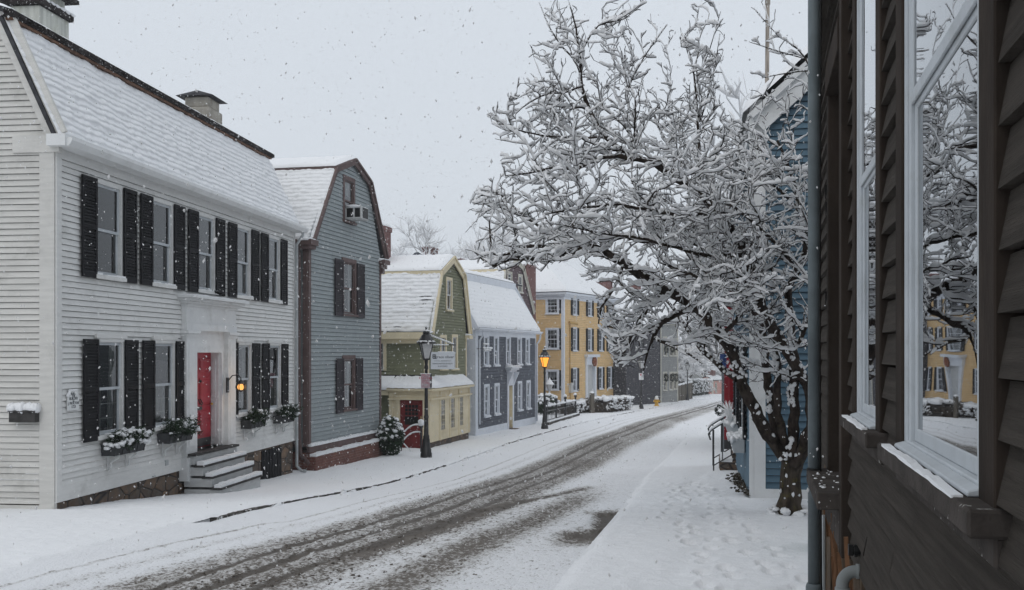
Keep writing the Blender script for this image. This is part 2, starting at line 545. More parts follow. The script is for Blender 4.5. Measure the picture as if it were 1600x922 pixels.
def ground_h(x, z):
    """snow surface height (world z) at (x, depth)"""
    xl = XL(z); xr = XR(z)
    t = np.clip((np.asarray(x, float) - (xl - 2.8)) / ((xr + 1.6) - (xl - 2.8)), 0, 1)
    t = t * t * (3 - 2 * t) * .35 + t * .65
    return EYE - (DL(z) * (1 - t) + DR(z) * t)


def GH(x, z):
    return float(ground_h(x, z))


def on_ground(px, py, z0=5.0, z1=140.0):
    """the point of the ground seen at a pixel"""
    k = (px - CX) / FL; s = (py - CY) / FL
    a, b = z0, z1
    for _ in range(60):
        mZ = (a + b) / 2
        if EYE - s * mZ > GH(k * mZ, mZ): a = mZ
        else: b = mZ
    return Vector((k * a, a, GH(k * a, a)))


def road_mat():
    m, nd, ln = new_mat('slushy_road')
    out = nd.new('ShaderNodeOutputMaterial'); b = nd.new('ShaderNodeBsdfPrincipled')
    ln.new(b.outputs[0], out.inputs[0])
    tc = nd.new('ShaderNodeTexCoord')
    mp = nd.new('ShaderNodeMapping'); mp.inputs['Rotation'].default_value = (0, 0, math.radians(11)); mp.inputs['Scale'].default_value = (1, .5, 1)
    ln.new(tc.outputs['Object'], mp.inputs[0])
    a1 = nd.new('ShaderNodeAttribute'); a1.attribute_name = 'slush'
    a2 = nd.new('ShaderNodeAttribute'); a2.attribute_name = 'wet'
    nf = noise_n(nd, ln, tc.outputs['Object'], 34, 4, .7)
    nm = noise_n(nd, ln, mp.outputs[0], 15, 4, .65)
    nl = noise_n(nd, ln, tc.outputs['Object'], 1.2, 4, .6)
    nmix = math_n(nd, ln, 'ADD', math_n(nd, ln, 'MULTIPLY', nf, .6), math_n(nd, ln, 'MULTIPLY', nm, .4))
    snowc = mix_rgb(nd, ln, nl, (.80, .81, .83), (.87, .88, .9))
    dirtc = mix_rgb(nd, ln, nm, (.095, .082, .07), (.25, .228, .205))
    grey = mix_rgb(nd, ln, nf, (.30, .285, .265), (.55, .54, .53))
    # the share of the surface that is dirty slush follows the 'slush' attribute
    thr = math_n(nd, ln, 'ADD', math_n(nd, ln, 'MULTIPLY', a1.outputs['Fac'], .40), .30)
    d = math_n(nd, ln, 'SUBTRACT', thr, nmix)
    base = mix_rgb(nd, ln, math_n(nd, ln, 'MULTIPLY', ramp(nd, ln, a1.outputs['Fac'], .15, .6), .7), snowc, (.47, .455, .435))
    col = mix_rgb(nd, ln, ramp(nd, ln, d, -.07, .0), base, grey)
    col = mix_rgb(nd, ln, ramp(nd, ln, d, -.01, .035), col, dirtc)
    f2 = math_n(nd, ln, 'ADD', a2.outputs['Fac'], math_n(nd, ln, 'MULTIPLY', math_n(nd, ln, 'SUBTRACT', nmix, .5), -1.0))
    wet = ramp(nd, ln, f2, .35, .7)
    asph = mix_rgb(nd, ln, nm, (.062, .052, .043), (.125, .107, .09))
    col = mix_rgb(nd, ln, math_n(nd, ln, 'MULTIPLY', wet, .92), col, asph)
    ln.new(col, b.inputs['Base Color'])
    r = nd.new('ShaderNodeMapRange'); r.inputs[3].default_value = .8; r.inputs[4].default_value = .5
    ln.new(wet, r.inputs[0]); ln.new(r.outputs[0], b.inputs['Roughness'])
    b.inputs['Specular IOR Level'].default_value = .1
    bp = nd.new('ShaderNodeBump'); bp.inputs['Strength'].default_value = .8; bp.inputs['Distance'].default_value = .03
    ln.new(math_n(nd, ln, 'ADD', math_n(nd, ln, 'MULTIPLY', nf, .8), nm), bp.inputs['Height'])
    ln.new(bp.outputs[0], b.inputs['Normal'])
    return m


def z_rows(z0, z1, near, k):
    out = [z0]; z = z0
    while z < z1:
        z += max(near, k * abs(z)); out.append(z)
    return np.array(out)


def band(f, c, w):
    return np.exp(-((f - c) / w) ** 2)


def make_road():
    zr = z_rows(-20, 135, .06, .0055)
    zr = np.concatenate([np.arange(-20, 5, 1.0), z_rows(5, 135, .055, .005)])
    fl = np.linspace(0, 1, 150)
    Z, Fq = np.meshgrid(zr, fl, indexing='ij')
    a, b = XL(Z), XR(Z)
    X = a + (b - a) * Fq
    w = (X - a)
    wob = (vnoise(Z * .13, 0 * Z, 3) - .5) * .035
    f = Fq + wob + .13 * (1 - smooth(8.0, 15.0, Z))
    n1 = fbm(X * 2.2, Z * .9, 5); n2 = fbm(X * 7, Z * 5, 9); n3 = fbm(X * 1.1, Z * .25, 21)
    far = smooth(20, 60, Z)
    # tyre tracks: lateral position, width, strength
    wet = (band(f, .46, .020) * .85 + band(f, .545, .020) * .98 + band(f, .40, .014) * .45 + band(f, .63, .022) * .8 * (1 - .6 * far) + band(f, .705, .016) * .55 * (1 - far))
    wet += band(f, .86, .03) * .35 * (1 - smooth(14, 20, Z))
    slush = smooth(.31, .42, f) * (1 - smooth(.66, .80, f)) * .50 + band(f, .30, .03) * .25 + band(f, .22, .010) * .35 + smooth(.62, .8, f) * .14 + .04
    slush += band(f, .86, .07) * .42 * (1 - smooth(14, 19, Z))
    # a car's turning track, out towards the right kerb
    turn = .66 + .17 * smooth(13.5, 17.5, Z) + .0 * Z
    tm = (1 - smooth(17.2, 18.2, Z)) * smooth(9, 11, Z)
    slush += band(f, turn, .03) * .4 * tm; wet += band(f, turn, .018) * .62 * tm
    # bare asphalt where a parked car stood by the right kerb
    bare = smooth(.90, .985, Fq + (n1 - .5) * .10) * smooth(9.6, 11.2, Z) * (1 - smooth(12.7, 13.4, Z))
    wet += bare * .75; slush += bare * .8
    slush *= (.75 + .5 * n3); wet *= (.7 + .6 * fbm(X * 3, Z * .35, 31))
    fade = 1 - .55 * smooth(40, 110, Z)
    slush *= fade
    dz = .028 + (n1 - .5) * .03 + (n2 - .5) * .026 * (.5 + slush)
    lumps = np.maximum(0, fbm(X * 9, Z * 7, 41, 2) - .62) * .16 * np.clip(slush, 0, 1)
    dz = dz + lumps - .030 * np.clip(wet, 0, 1) + .03 * (1 - smooth(.0, .10, Fq)) * smooth(12.5, 14, Z) + .085 * (1 - smooth(12.7, 13.5, Z)) * (1 - smooth(.0, .40, Fq)) + .03 * (1 - smooth(.0, .25, 1 - Fq)) * (1 - np.clip(bare, 0, 1))
    Y = ground_h(X, Z) - .115 + dz
    V = np.stack([X, Z, Y], -1)
    o = grid_mesh('road', V, road_mat(), attrs={'slush': slush, 'wet': wet})
    tag(o, kind='structure')


make_road()


def slush_clods():
    mb = MB()
    for i in range(1500):
        z = 8.5 + 22 * random.random() ** 1.6
        r = random.random()
        sh = .13 * (1 - float(smooth(8.0, 15.0, z)))
        f = -sh + random.gauss(.66, .06) if r < .45 else (random.gauss(.40, .05) if r < .75 else (random.gauss(.5, .1) if r < .88 else random.gauss(.86, .05)))
        if not .05 < f < .97: continue
        xl, xr = float(XL(z)), float(XR(z)); x = xl + (xr - xl) * f
        k = random.uniform(.003, .010) * (1.5 if random.random() < .1 else 1)
        mb.blob((x, z, GH(x, z) - .083), k * 1.5, k * 1.5, k * .7, 5, 3, 0, .35)
    tag(mb.build('slush_clods', mat('dirty_slush', (.15, .132, .115), .9, .5, 20), None, True), 'scattered brown clods of frozen slush between the tyre tracks', kind='stuff')


slush_clods()


def make_walks():
    # right pavement: from the kerb to behind the buildings
    for name, side in (('sidewalk', 1), ('sidewalk', -1)):
        zr = np.concatenate([np.arange(-20, 4, 1.0), np.arange(4, 18, .04), z_rows(18, 135, .09, .005)])
        wl = np.concatenate([[0, .012, .03, .05, .08, .12], np.arange(.15, 3.2, .032), np.arange(3.25, 12, .4)])
        Z, W = np.meshgrid(zr, wl, indexing='ij')
        X = (XR(Z) + W) if side > 0 else (XL(Z) - W)
        n1 = fbm(X * 1.6, Z * 1.2, 61 + side) + (.5 * (fbm(X * 3.3, Z * 3, 66) - .5) if side < 0 else 0); n2 = fbm(X * 7, Z * 7, 71 + side); n3 = vnoise(X * 16, Z * 16, 5)
        up = .0 + (n1 - .5) * .05 + (n2 - .5) * .016 + (n3 - .5) * .010
        edge = .03 * (1 - smooth(0, .14, W))         # rounded snow lip at the kerb
        Y = ground_h(X, Z) + up - edge
        if side < 0:     # dropped kerb (drive) before the pavement starts on the left
            pass
        else:
            # two trails of footprints
            for (x0, z0, x1, z1, ph) in ((1.35, 6.2, 2.55, 16.5, 0), (1.95, 6.0, 3.0, 17.0, 1)):
                n = 44
                for i in range(n):
                    t = i / (n - 1)
                    cx = x0 + (x1 - x0) * t + (.085 if i % 2 else -.085) + .08 * math.sin(t * 9 + ph) + random.gauss(0, .045)
                    cz = z0 + (z1 - z0) * t + random.gauss(0, .075)
                    dp = random.uniform(.4, 1.1)
                    mk = (np.abs(Z - cz) < .4) & (np.abs(X - cx) < .3)
                    if mk.any():
                        d2 = ((X - cx) / .055) ** 2 + ((Z - cz) / .14) ** 2
                        Y -= np.where(mk, .055 * dp * np.exp(-d2 ** 3) - .014 * dp * np.exp(-((np.sqrt(d2) - 1.3) / .25) ** 2), 0)
            # wheelbarrow-like rut along the buildings
            d = (X - (XR(Z) + 1.0 + .15 * np.sin(Z * .7)))
            Y -= .018 * np.exp(-(d / .12) ** 2) * smooth(7, 9, Z) * (1 - smooth(19, 22, Z))
        # bare strip of ground by the blue house wall is built with that house
        V = np.stack([X, Z, Y], -1)
        if side < 0: V = V[:, ::-1]
        o = grid_mesh(name, V, snow)
        tag(o, kind='structure')
    # kerb stones: the vertical face under the snow lip
    for side in (1, -1):
        zr = np.concatenate([np.arange(-20, 4, 1.0), z_rows(4, 135, .12, .006)])
        rows = []
        for dz, off in ((-.3, .004), (-.028, .004), (-.026, .10)):
            X = (XR(zr) + off) if side > 0 else (XL(zr) - off)
            Xb = XR(zr) if side > 0 else XL(zr)
            rows.append(np.stack([X, zr, ground_h(Xb, zr) + dz], -1))
        V = np.stack(rows, 1)
        if side > 0:
            tag(grid_mesh('kerb', V, snow, smooth_=False), kind='structure'); continue
        stops = [-20.5, 13.3, 28.5, 36.3, 47.5, 60, 66, 72, 76]
        for i in range(len(stops)):
            a, b = stops[i], (stops[i + 1] if i + 1 < len(stops) else 140)
            mk = (zr >= a - .2) & (zr <= b + .2)
            if mk.sum() > 2: tag(grid_mesh('kerb', V[mk], granite if i % 2 == 1 and i < 8 else snow, smooth_=False), kind='structure')
    # low snow ridges thrown against the left kerb: breaks in the dark kerb line
    mb = MB()
    for z in [z for z in np.arange(14, 90, .55)]:
        zz = z + random.uniform(-.2, .2)
        p = .35 if zz < 24 else .72
        if random.random() > p: continue
        x = float(XL(zz)) + .02
        g = GH(x, zz) - .1
        L = random.uniform(.15, .5) * (1 + zz / 40)
        mb.blob((x + .03, zz, g), .07, L, random.uniform(.05, .115), 7, 4, 0, .25)
    o = mb.build('road_snow_ridge', snow, None, True)
    tag(o, 'low ridge of ploughed snow along the left kerb of the road', kind='stuff')
    # the wide ground under everything
    xs = np.concatenate([np.linspace(-420, -40, 12), np.linspace(-30, 60, 46), np.linspace(70, 420, 12)])
    zs = np.concatenate([np.linspace(-120, -10, 8), np.linspace(-5, 170, 64), np.linspace(190, 700, 10)])
    Zg, Xg = np.meshgrid(zs, xs, indexing='ij')
    Zc = np.clip(Zg, -20, 165)
    Y = ground_h(Xg, Zc) - .42 - .5 * smooth(15, 60, np.abs(Xg - XL(Zc)))
    o = grid_mesh('ground', np.stack([Xg, Zg, Y], -1), snow)
    tag(o, kind='structure')


make_walks()


# ------------------------------------------------------------------ frames for facades
class Frame:
    def __init__(s, O, Oz, a, T=None):
        s.O = Vector((O[0], O[1])); s.Oz = Oz; s.a = Vector((a[0], a[1])); s.b = Vector((-a[1], a[0]))
        s.T = T or Matrix.Identity(4)

    def u(s, px, y=0.0):
        k = (px - CX) / FL
        O = s.O + s.b * y
        return (O.x - k * O.y) / (k * s.a.y - s.a.x)

    def at(s, px, py, y=0.0):
        u = s.u(px, y)
        t = s.O.y + s.b.y * y + u * s.a.y
        return u, EYE - (py - CY) / FL * t - s.Oz

    def z(s, px, py, y=0.0):
        return s.at(px, py, y)[1]

    def depth(s, u, y=0):
        return s.O.y + s.b.y * y + u * s.a.y

    def rect(s, pxl, pxr, pyt, pyb, y=0.0):
        """pixel rectangle whose top/bottom are read at its centre"""
        c = (pxl + pxr) / 2
        return s.u(pxl, y), s.u(pxr, y), s.z(c, pyb, y), s.z(c, pyt, y)

    def world(s, u, y, z):
        p = s.O + s.a * u + s.b * y
        return Vector((p.x, p.y, s.Oz + z))


class House:
    def __init__(s, name, label, px, py, Z, deg, right=False, cat='house'):
        p = P(px, py, Z)
        th = math.radians(deg)
        d = Vector((math.sin(th), math.cos(th)))
        a = -d if right else d
        s.fr = Frame((p.x, p.y), p.z, a)
        s.right = right
        s.root = thing(name, label, cat, p, math.atan2(a.y, a.x))

    def side(s, u0, sgn=None):
        """frame of the end wall at x=u0 that faces the camera"""
        sg = (1 if s.right else -1) if sgn is None else sgn
        O = s.fr.O + s.fr.a * u0
        a = s.fr.b * sg
        # wall (u',y',z) -> house (x,y,z): a_house=(0,sg), b_house=(-sg,0)
        T = Matrix(((0, -sg, 0, u0), (sg, 0, 0, 0), (0, 0, 1, 0), (0, 0, 0, 1)))
        return Frame(O, s.fr.Oz, a, T)


def subtract(iv, cuts):
    out = [iv]
    for a, b in cuts:
        nxt = []
        for (p, q) in out:
            if b <= p or a >= q: nxt.append((p, q)); continue
            if a > p: nxt.append((p, a))
            if b < q: nxt.append((b, q))
        out = nxt
    return out


def clap(mb, z0, z1, exp, span, openings=(), lip=.022, m=0, jitter=.0015):
    """clapboards; span(z) -> (ulo, uhi)"""
    n = max(1, int(round((z1 - z0) / exp)))
    e = (z1 - z0) / n
    for i in range(n):
        a = z0 + i * e; b = a + e; c = (a + b) / 2
        la, ha = span(a); lb, hb = span(b)
        if ha - la < .02 and hb - lb < .02: continue
        cuts = [(o[0], o[1]) for o in openings if o[2] < c < o[3]]
        base = (max(la, -1e9), ha)
        for (p, q) in subtract((min(la, lb), max(ha, hb)), cuts):
            pa, pb = max(p, la), max(p, lb)
            qa, qb = min(q, ha), min(q, hb)
            if qa - pa < .005 and qb - pb < .005: continue
            ps = [0.0]
            W_ = max(q - p, .01)
            while lip > .01 and ps[-1] + 1.6 < W_:
                ps.append(ps[-1] + random.uniform(1.4, 4.2))
            ps = [x for x in ps if x < W_ - .4] + [W_]
            for k in range(len(ps) - 1):
                t0, t1 = ps[k] / W_, ps[k + 1] / W_
                e0 = .0004 / W_ if k else 0
                j = random.uniform(-jitter, jitter); L_ = lip * random.uniform(.9, 1.1)
                A0 = pa + (qa - pa) * (t0 + e0); A1 = pa + (qa - pa) * t1; B0 = pb + (qb - pb) * (t0 + e0); B1 = pb + (qb - pb) * t1
                g = b - (.0075 if lip > .01 else 0)
                # a butt edge that stands proud, over a thin open joint above the board below
                mb.add([(A0, -L_, a + j), (A1, -L_, a + j), (B1, -.002, g), (B0, -.002, g), (A0, .03, a + j), (A1, .03, a + j)],
                       [(0, 1, 2, 3), (4, 5, 1, 0)], m)


def flat_wall(mb, z0, z1, span, openings=(), m=0, rows=12):
    clap(mb, z0, z1, (z1 - z0) / rows, span, openings, 0.0021, m)


def outline(left, right):
    """piecewise-linear u(z) for both edges -> span(z)"""
    lz = [p[1] for p in left]; lu = [p[0] for p in left]; rz = [p[1] for p in right]; ru = [p[0] for p in right]
    return lambda z: (float(np.interp(z, lz, lu)), float(np.interp(z, rz, ru)))


def window(house, T, u0, u1, z0, z1, cas=.1, cm=None, sm=None, mun=(1, 1), sill=.07, cap=0, curtain=None, depth=.55, sash=.045,
           sill_m=None, snow_sill=True, proud=.035, gl=None, rail=.5, name='window', inner=True, simple=False):
    """a sash window: casing mesh (the part) with sash, pane, sill, curtain and room behind as sub-parts.
    returns the opening to cut from the wall"""
    cm = cm or white_trim; sm = sm or cm
    mb = MB(T)
    mb.box(u0 - cas, u0, -proud, .05, z0 - .002, z1 + cas)
    mb.box(u1, u1 + cas, -proud, .05, z0 - .002, z1 + cas)
    mb.box(u0, u1, -proud + .002, .05, z1, z1 + cas)
    if cap:
        mb.box(u0 - cas - .04, u1 + cas + .04, -proud - .04, .02, z1 + cas, z1 + cas + cap)
        mb.box(u0 - cas - .015, u1 + cas + .015, -proud - .015, .02, z1 + cas - cap * .8, z1 + cas - .002)
    w = mb.build(name, cm, house.root)
    # sash
    mb = MB(T)
    zm = z0 + (z1 - z0) * rail
    for (a, b, y) in ((zm - sash * .5, z1, .004), (z0, zm + sash * .5, .03)):
        mb.box(u0, u0 + sash, y, y + .03, a, b); mb.box(u1 - sash, u1, y, y + .03, a, b)
        mb.box(u0 + sash, u1 - sash, y + .001, y + .03, b - sash * .9, b)
        mb.box(u0 + sash, u1 - sash, y + .001, y + .03, a, a + sash * (1.3 if y > .01 else .9))
        for i in range(1, mun[0]):
            c = u0 + (u1 - u0) * i / mun[0]
            mb.box(c - .009, c + .009, y + .006, y + .024, a + sash, b - sash)
        for i in range(1, mun[1]):
            c = a + (b - a) * i / mun[1]
            mb.box(u0 + sash, u1 - sash, y + .007, y + .023, c - .009, c + .009)
    mb.build('sash', sm, w)
    mb = MB(T)
    mb.poly([(u0 + .02, .018, zm), (u1 - .02, .018, zm), (u1 - .02, .018, z1 - .02), (u0 + .02, .018, z1 - .02)])
    mb.poly([(u0 + .02, .045, z0 + .02), (u1 - .02, .045, z0 + .02), (u1 - .02, .045, zm), (u0 + .02, .045, zm)])
    mb.build('pane', gl or glass, w)
    if sill:
        mb = MB(T)
        mb.box(u0 - cas - .03, u1 + cas + .03, -proud - sill, .05, z0 - .065, z0 - .004)
        if snow_sill:
            n = 6; L = u1 - u0 + 2 * cas
            for i in range(n):
                if random.random() < .2: continue
                a = u0 - cas + L * i / n
                mb.box(a, a + L / n, -proud - sill * random.uniform(.5, 1), -.005, z0 - .003, z0 + random.uniform(.008, .028), 1)
        mb.build('sill', [sill_m or cm, snow], w)
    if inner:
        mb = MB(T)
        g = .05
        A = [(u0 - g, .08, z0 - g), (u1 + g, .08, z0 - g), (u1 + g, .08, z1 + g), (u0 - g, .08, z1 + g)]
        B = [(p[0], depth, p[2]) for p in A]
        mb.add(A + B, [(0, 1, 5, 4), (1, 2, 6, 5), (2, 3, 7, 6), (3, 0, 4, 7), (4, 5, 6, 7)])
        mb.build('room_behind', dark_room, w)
    if curtain:
        kind, cmat = curtain
        mb = MB(T)
        wdt = u1 - u0

        def drape(a, b, zb, zt):
            n = max(4, int((b - a) / .05))
            pts = []
            for i in range(n + 1):
                x = a + (b - a) * i / n
                y = .10 + .016 * (i % 2) + random.uniform(-.004, .004)
                pts.append((x, y))
            for i in range(n):
                mb.poly([(pts[i][0], pts[i][1], zb), (pts[i + 1][0], pts[i + 1][1], zb), (pts[i + 1][0], pts[i + 1][1], zt), (pts[i][0], pts[i][1], zt)])
        if kind == 'sides':
            drape(u0, u0 + wdt * .27, z0, z1); drape(u1 - wdt * .27, u1, z0, z1)
        elif kind == 'half':
            drape(u0, u1, z0, zm - .03)
        elif kind == 'top':
            drape(u0, u1, z1 - (z1 - z0) * .35, z1)
        elif kind == 'full':
            drape(u0, u0 + wdt * .45, z0, z1); drape(u1 - wdt * .45, u1, z0, z1)
        mb.build('curtain', cmat, w)
    g = min(.03, cas * .5)
    return (u0 - g, u1 + g, z0 - g, z1 + g)


SHUT = {}


def shutter(house, T, u, z0, w, h, mtl, y=-.05):
    """louvred shutter, left edge at u; one mesh shared by equal sizes"""
    key = (round(w, 3), round(h, 3), mtl.name)
    if key not in SHUT:
        mb = MB()
        st = min(.05, w * .18); t = .03
        mb.box(0, st, 0, t, 0, h); mb.box(w - st, w, 0, t, 0, h)
        rails = [(0, .09), (h * .48, h * .48 + .07), (h - .07, h)]
        for a, b in rails: mb.box(st, w - st, .001, t - .001, a, b)
        for (a, b) in ((.09, h * .48), (h * .48 + .07, h - .07)):
            n = int((b - a) / .05)
            for i in range(n):
                z = a + (b - a) * (i + .5) / n
                mb.add([(st, .001, z - .03), (w - st, .001, z - .03), (w - st, t - .004, z + .022), (st, t - .004, z + .022),
                        (st, .009, z - .032), (w - st, .009, z - .032)], [(0, 1, 2, 3), (4, 5, 1, 0)])
        o = mb.build('shutter', mtl, house.root)
        SHUT[key] = o.data
    else:
        o = bpy.data.objects.new('shutter', SHUT[key]); COL.objects.link(o); o.parent = house.root
    o.matrix_local = T @ Matrix.Translation((u, y, z0))
    return o


def snow_slope(name, parent, p0, U, V, L_c=.13, t=.05, saw=.022, lump=.03, bare=.0, cell=.055, seed=0, edge=True, mtl=None):
    """snow lying on a roof plane. p0 eave start, U vector along the eave, V vector up the slope (house-local). Courses show through."""
    p0, U, V = Vector(p0), Vector(U), Vector(V)
    Lu, Lv = U.length, V.length
    Nn = U.cross(V).normalized()
    if Nn.z < 0: Nn = -Nn
    nx = max(4, int(Lu / cell))
    nc = max(1, int(round(Lv / L_c)))
    sub = 4 if Lv / nc > .1 else 3
    ny = nc * sub
    x = np.linspace(0, 1, nx + 1)
    ys = []
    for c in range(nc):
        for k, q in enumerate(np.array([0, .06, .4, .8])[:sub] if sub == 4 else np.array([0, .1, .6])):
            ys.append((c + q) / nc)
    ys.append(1.0)
    y = np.array(ys)
    Yg, Xg = np.meshgrid(y, x, indexing='ij')
    cpos = (Yg * nc) % 1.0
    course = np.floor(Yg * nc + 1e-6)
    # shingle-wise lumps: shingle width ~0.2 m, staggered
    sx = Xg * Lu / .19 + (course % 2) * .5
    per = vnoise(np.floor(sx) * 7.13, course * 3.7, seed)
    fr_ = np.abs((sx % 1.0) - .5) * 2
    h = t + saw * (1 - cpos) + (per - .5) * lump - .012 * (fr_ > .82)
    h = h + (fbm(Xg * Lu * 2.2, Yg * Lv * 2.2, seed + 3) - .5) * lump * 1.4 + (fbm(Xg * Lu * 9, Yg * Lv * 9, seed + 5, 2) - .5) * lump * .9
    step = (cpos < .03)
    h = np.where(step & (Yg > 0) & (Yg < 1), h - saw * .85, h)
    b = np.where(cpos < .07, 1, 0) * smooth(.55, .8, fbm(Xg * Lu * 1.1, Yg * Lv * 1.6, seed + 9)) * bare
    if edge:
        e = np.minimum(np.minimum(Xg, 1 - Xg) * Lu, np.minimum(Yg, 1 - Yg) * Lv)
        h = h * smooth(-.02, .07, e)
    h = np.maximum(h, .004)
    A = np.array(p0)[None, None, :] + Xg[..., None] * np.array(U) + Yg[..., None] * np.array(V) + h[..., None] * np.array(Nn)
    # skirt so the sheet has a side
    return grid_mesh(name, A, mtl or snow_roof, parent, attrs={'bare': b})


def slab(mb, p0, U, V, th, m=0):
    """roof slab with top face p0,p0+U,p0+U+V,p0+V and thickness th below"""
    p0, U, V = Vector(p0), Vector(U), Vector(V)
    n = U.cross(V).normalized()
    if n.z < 0: n = -n
    q = [p0, p0 + U, p0 + U + V, p0 + V]
    mb.add(q + [p - n * th for p in q], [(0, 1, 2, 3), (7, 6, 5, 4), (0, 4, 5, 1), (1, 5, 6, 2), (2, 6, 7, 3), (3, 7, 4, 0)], m)


def txt(name, s, size, loc, rot, mtl, parent, ext=.002, align='CENTER'):
    c = bpy.data.curves.new(name, 'FONT')
    c.body = s; c.size = size; c.extrude = ext; c.align_x = align; c.align_y = 'CENTER'
    c.resolution_u = 2
    c.materials.append(mtl)
    tmp = bpy.data.objects.new('tmp_text', c)
    me = bpy.data.meshes.new_from_object(tmp)
    bpy.data.objects.remove(tmp); bpy.data.curves.remove(c)
    me.name = name
    o = bpy.data.objects.new(name, me)
    COL.objects.link(o)
    o.location = loc; o.rotation_euler = rot
    o.parent = parent
    return o


def drop_pipe(house, T, pts, r=.035, mtl=None, name='downpipe'):
    mb = MB(T)
    mb.tube(pts, r, 8)
    for z in (.25, .6):
        a, b = pts[-1], pts[-2]
        c = Vector(a) * (1 - z) + Vector(b) * z
        mb.tube([c + Vector((0, 0, -.03)), c + Vector((0, 0, .03))], r * 1.22, 8)
    return mb.build(name, mtl or grey_pipe, house.root, True)


def leafy(mb, c, rx, ry, rz, n, size, m=0, shell=.55):
    """many small leaf faces through an ellipsoid's volume, uneven outline"""
    for _ in range(n):
        while True:
            d = Vector((random.gauss(0, 1), random.gauss(0, 1), random.gauss(0, 1)))
            if d.length > .01: break
        d.normalize()
        r = shell + (1.08 - shell) * random.random() ** .7
        p = Vector((c[0] + d.x * rx * r, c[1] + d.y * ry * r, c[2] + d.z * rz * r))
        a = Vector((random.gauss(0, 1), random.gauss(0, 1), random.gauss(0, 1))).normalized()
        b = a.orthogonal().normalized()
        s = size * random.uniform(.5, 1.3)
        mb.add([p - a * s, p + b * s * .45, p + a * s, p - b * s * .45], [(0, 1, 2, 3)], m)


def snow_clumps(mb, c, rx, ry, rz, n, size, m=0, lo=.1):
    for _ in range(n):
        t = random.uniform(0, 2 * math.pi); q = random.uniform(lo, 1)
        r = math.sqrt(max(0, 1 - q * q)) * random.uniform(.85, 1.05)
        p = (c[0] + rx * r * math.cos(t), c[1] + ry * r * math.sin(t), c[2] + rz * q)
        s = size * random.uniform(.5, 1.3)
        mb.blob(p, s, s * random.uniform(.8, 1.3), s * .55, 6, 4, m, .3)
I4 = Matrix.Identity(4)


# ================================================================== WHITE HOUSE
def planter(fr, house_root, px, py, u_w, label, snowy, cat='window box'):
    """a window box on two scroll brackets, evergreens and snow in it (its own thing)"""
    u, z = fr.at(px, py)
    p = fr.world(u, 0, z)
    t = thing('window_box', label, cat, p, house_root.rotation_euler.z, 'window boxes under the ground floor windows')
    w = u_w / 2
    mb = MB()
    mb.add([(-w, -.24, .0), (w, -.24, .0), (w, -.018, .0), (-w, -.018, .0), (-w - .03, -.28, .19), (w + .03, -.28, .19), (w + .03, -.018, .19), (-w - .03, -.018, .19)],
           [(0, 3, 2, 1), (4, 5, 6, 7), (0, 1, 5, 4), (1, 2, 6, 5), (2, 3, 7, 6), (3, 0, 4, 7)])
    for i in range(5):
        x = -w + 2 * w * i / 4
        mb.beam((x, -.245, .0), (x, -.285, .185), .02, .01, (0, 1, 0))
    mb.build('trough', bag_m, t)
    for sx in (-.6, .6):
        mb = MB()
        x = sx * w
        pts = []
        for i in range(9):
            q = i / 8
            pts.append((x, -.02 - .19 * (1 - q) - .03 * math.sin(q * 9), -.015 - .24 * q ** 1.2))
        mb.tube(pts, [.014] * 9, 5)
        mb.beam((x, -.022, -.26), (x, -.022, -.005), .03, .012, (0, 1, 0))
        mb.beam((x, -.22, -.010), (x, -.03, -.010), .03, .024)
        mb.build('bracket', white_trim, t)
    mb = MB()
    for i in range(120):
        x = random.uniform(-w, w); a = random.uniform(-.9, .9) if i % 3 else random.uniform(-2.1, 2.1); L = random.uniform(.13, .34)
        b = (x, random.uniform(-.27, -.08) if i % 3 else -.27, .18)
        e = (x + math.sin(a) * L * .9, b[1] - random.uniform(-.05, .22), .17 + L * math.cos(a) * .85)
        d = Vector(e) - Vector(b)
        for k in range(16):
            q = Vector(b) + d * (.15 + .85 * k / 15)
            s = Vector((random.gauss(0, 1), random.gauss(0, 1), random.gauss(0, .7))).normalized() * .055
            r = s.orthogonal().normalized() * .010
            mb.add([q - r, q + r, q + s + r * .4, q + s - r * .4], [(0, 1, 2, 3)])
    mb.build('evergreen_sprigs', leaf_dark, t)
    mb = MB()
    for i in range(int(46 * snowy)):
        x = random.uniform(-w - .1, w + .12) if snowy > 1 else w * (1.15 - 1.6 * random.random() ** 1.5)
        mb.blob((x, random.uniform(-.38, -.1), random.uniform(.2, .43) - abs(x) * .12), random.uniform(.03, .075), random.uniform(.03, .06), random.uniform(.018, .04), 6, 4, 0, .35)
    for i in range(8):
        mb.blob((-w + 2 * w * i / 7, -.275, .195), .06, .03, .022, 6, 4, 0, .3)
    mb.build('snow_cap', snow, t, True)
    return t


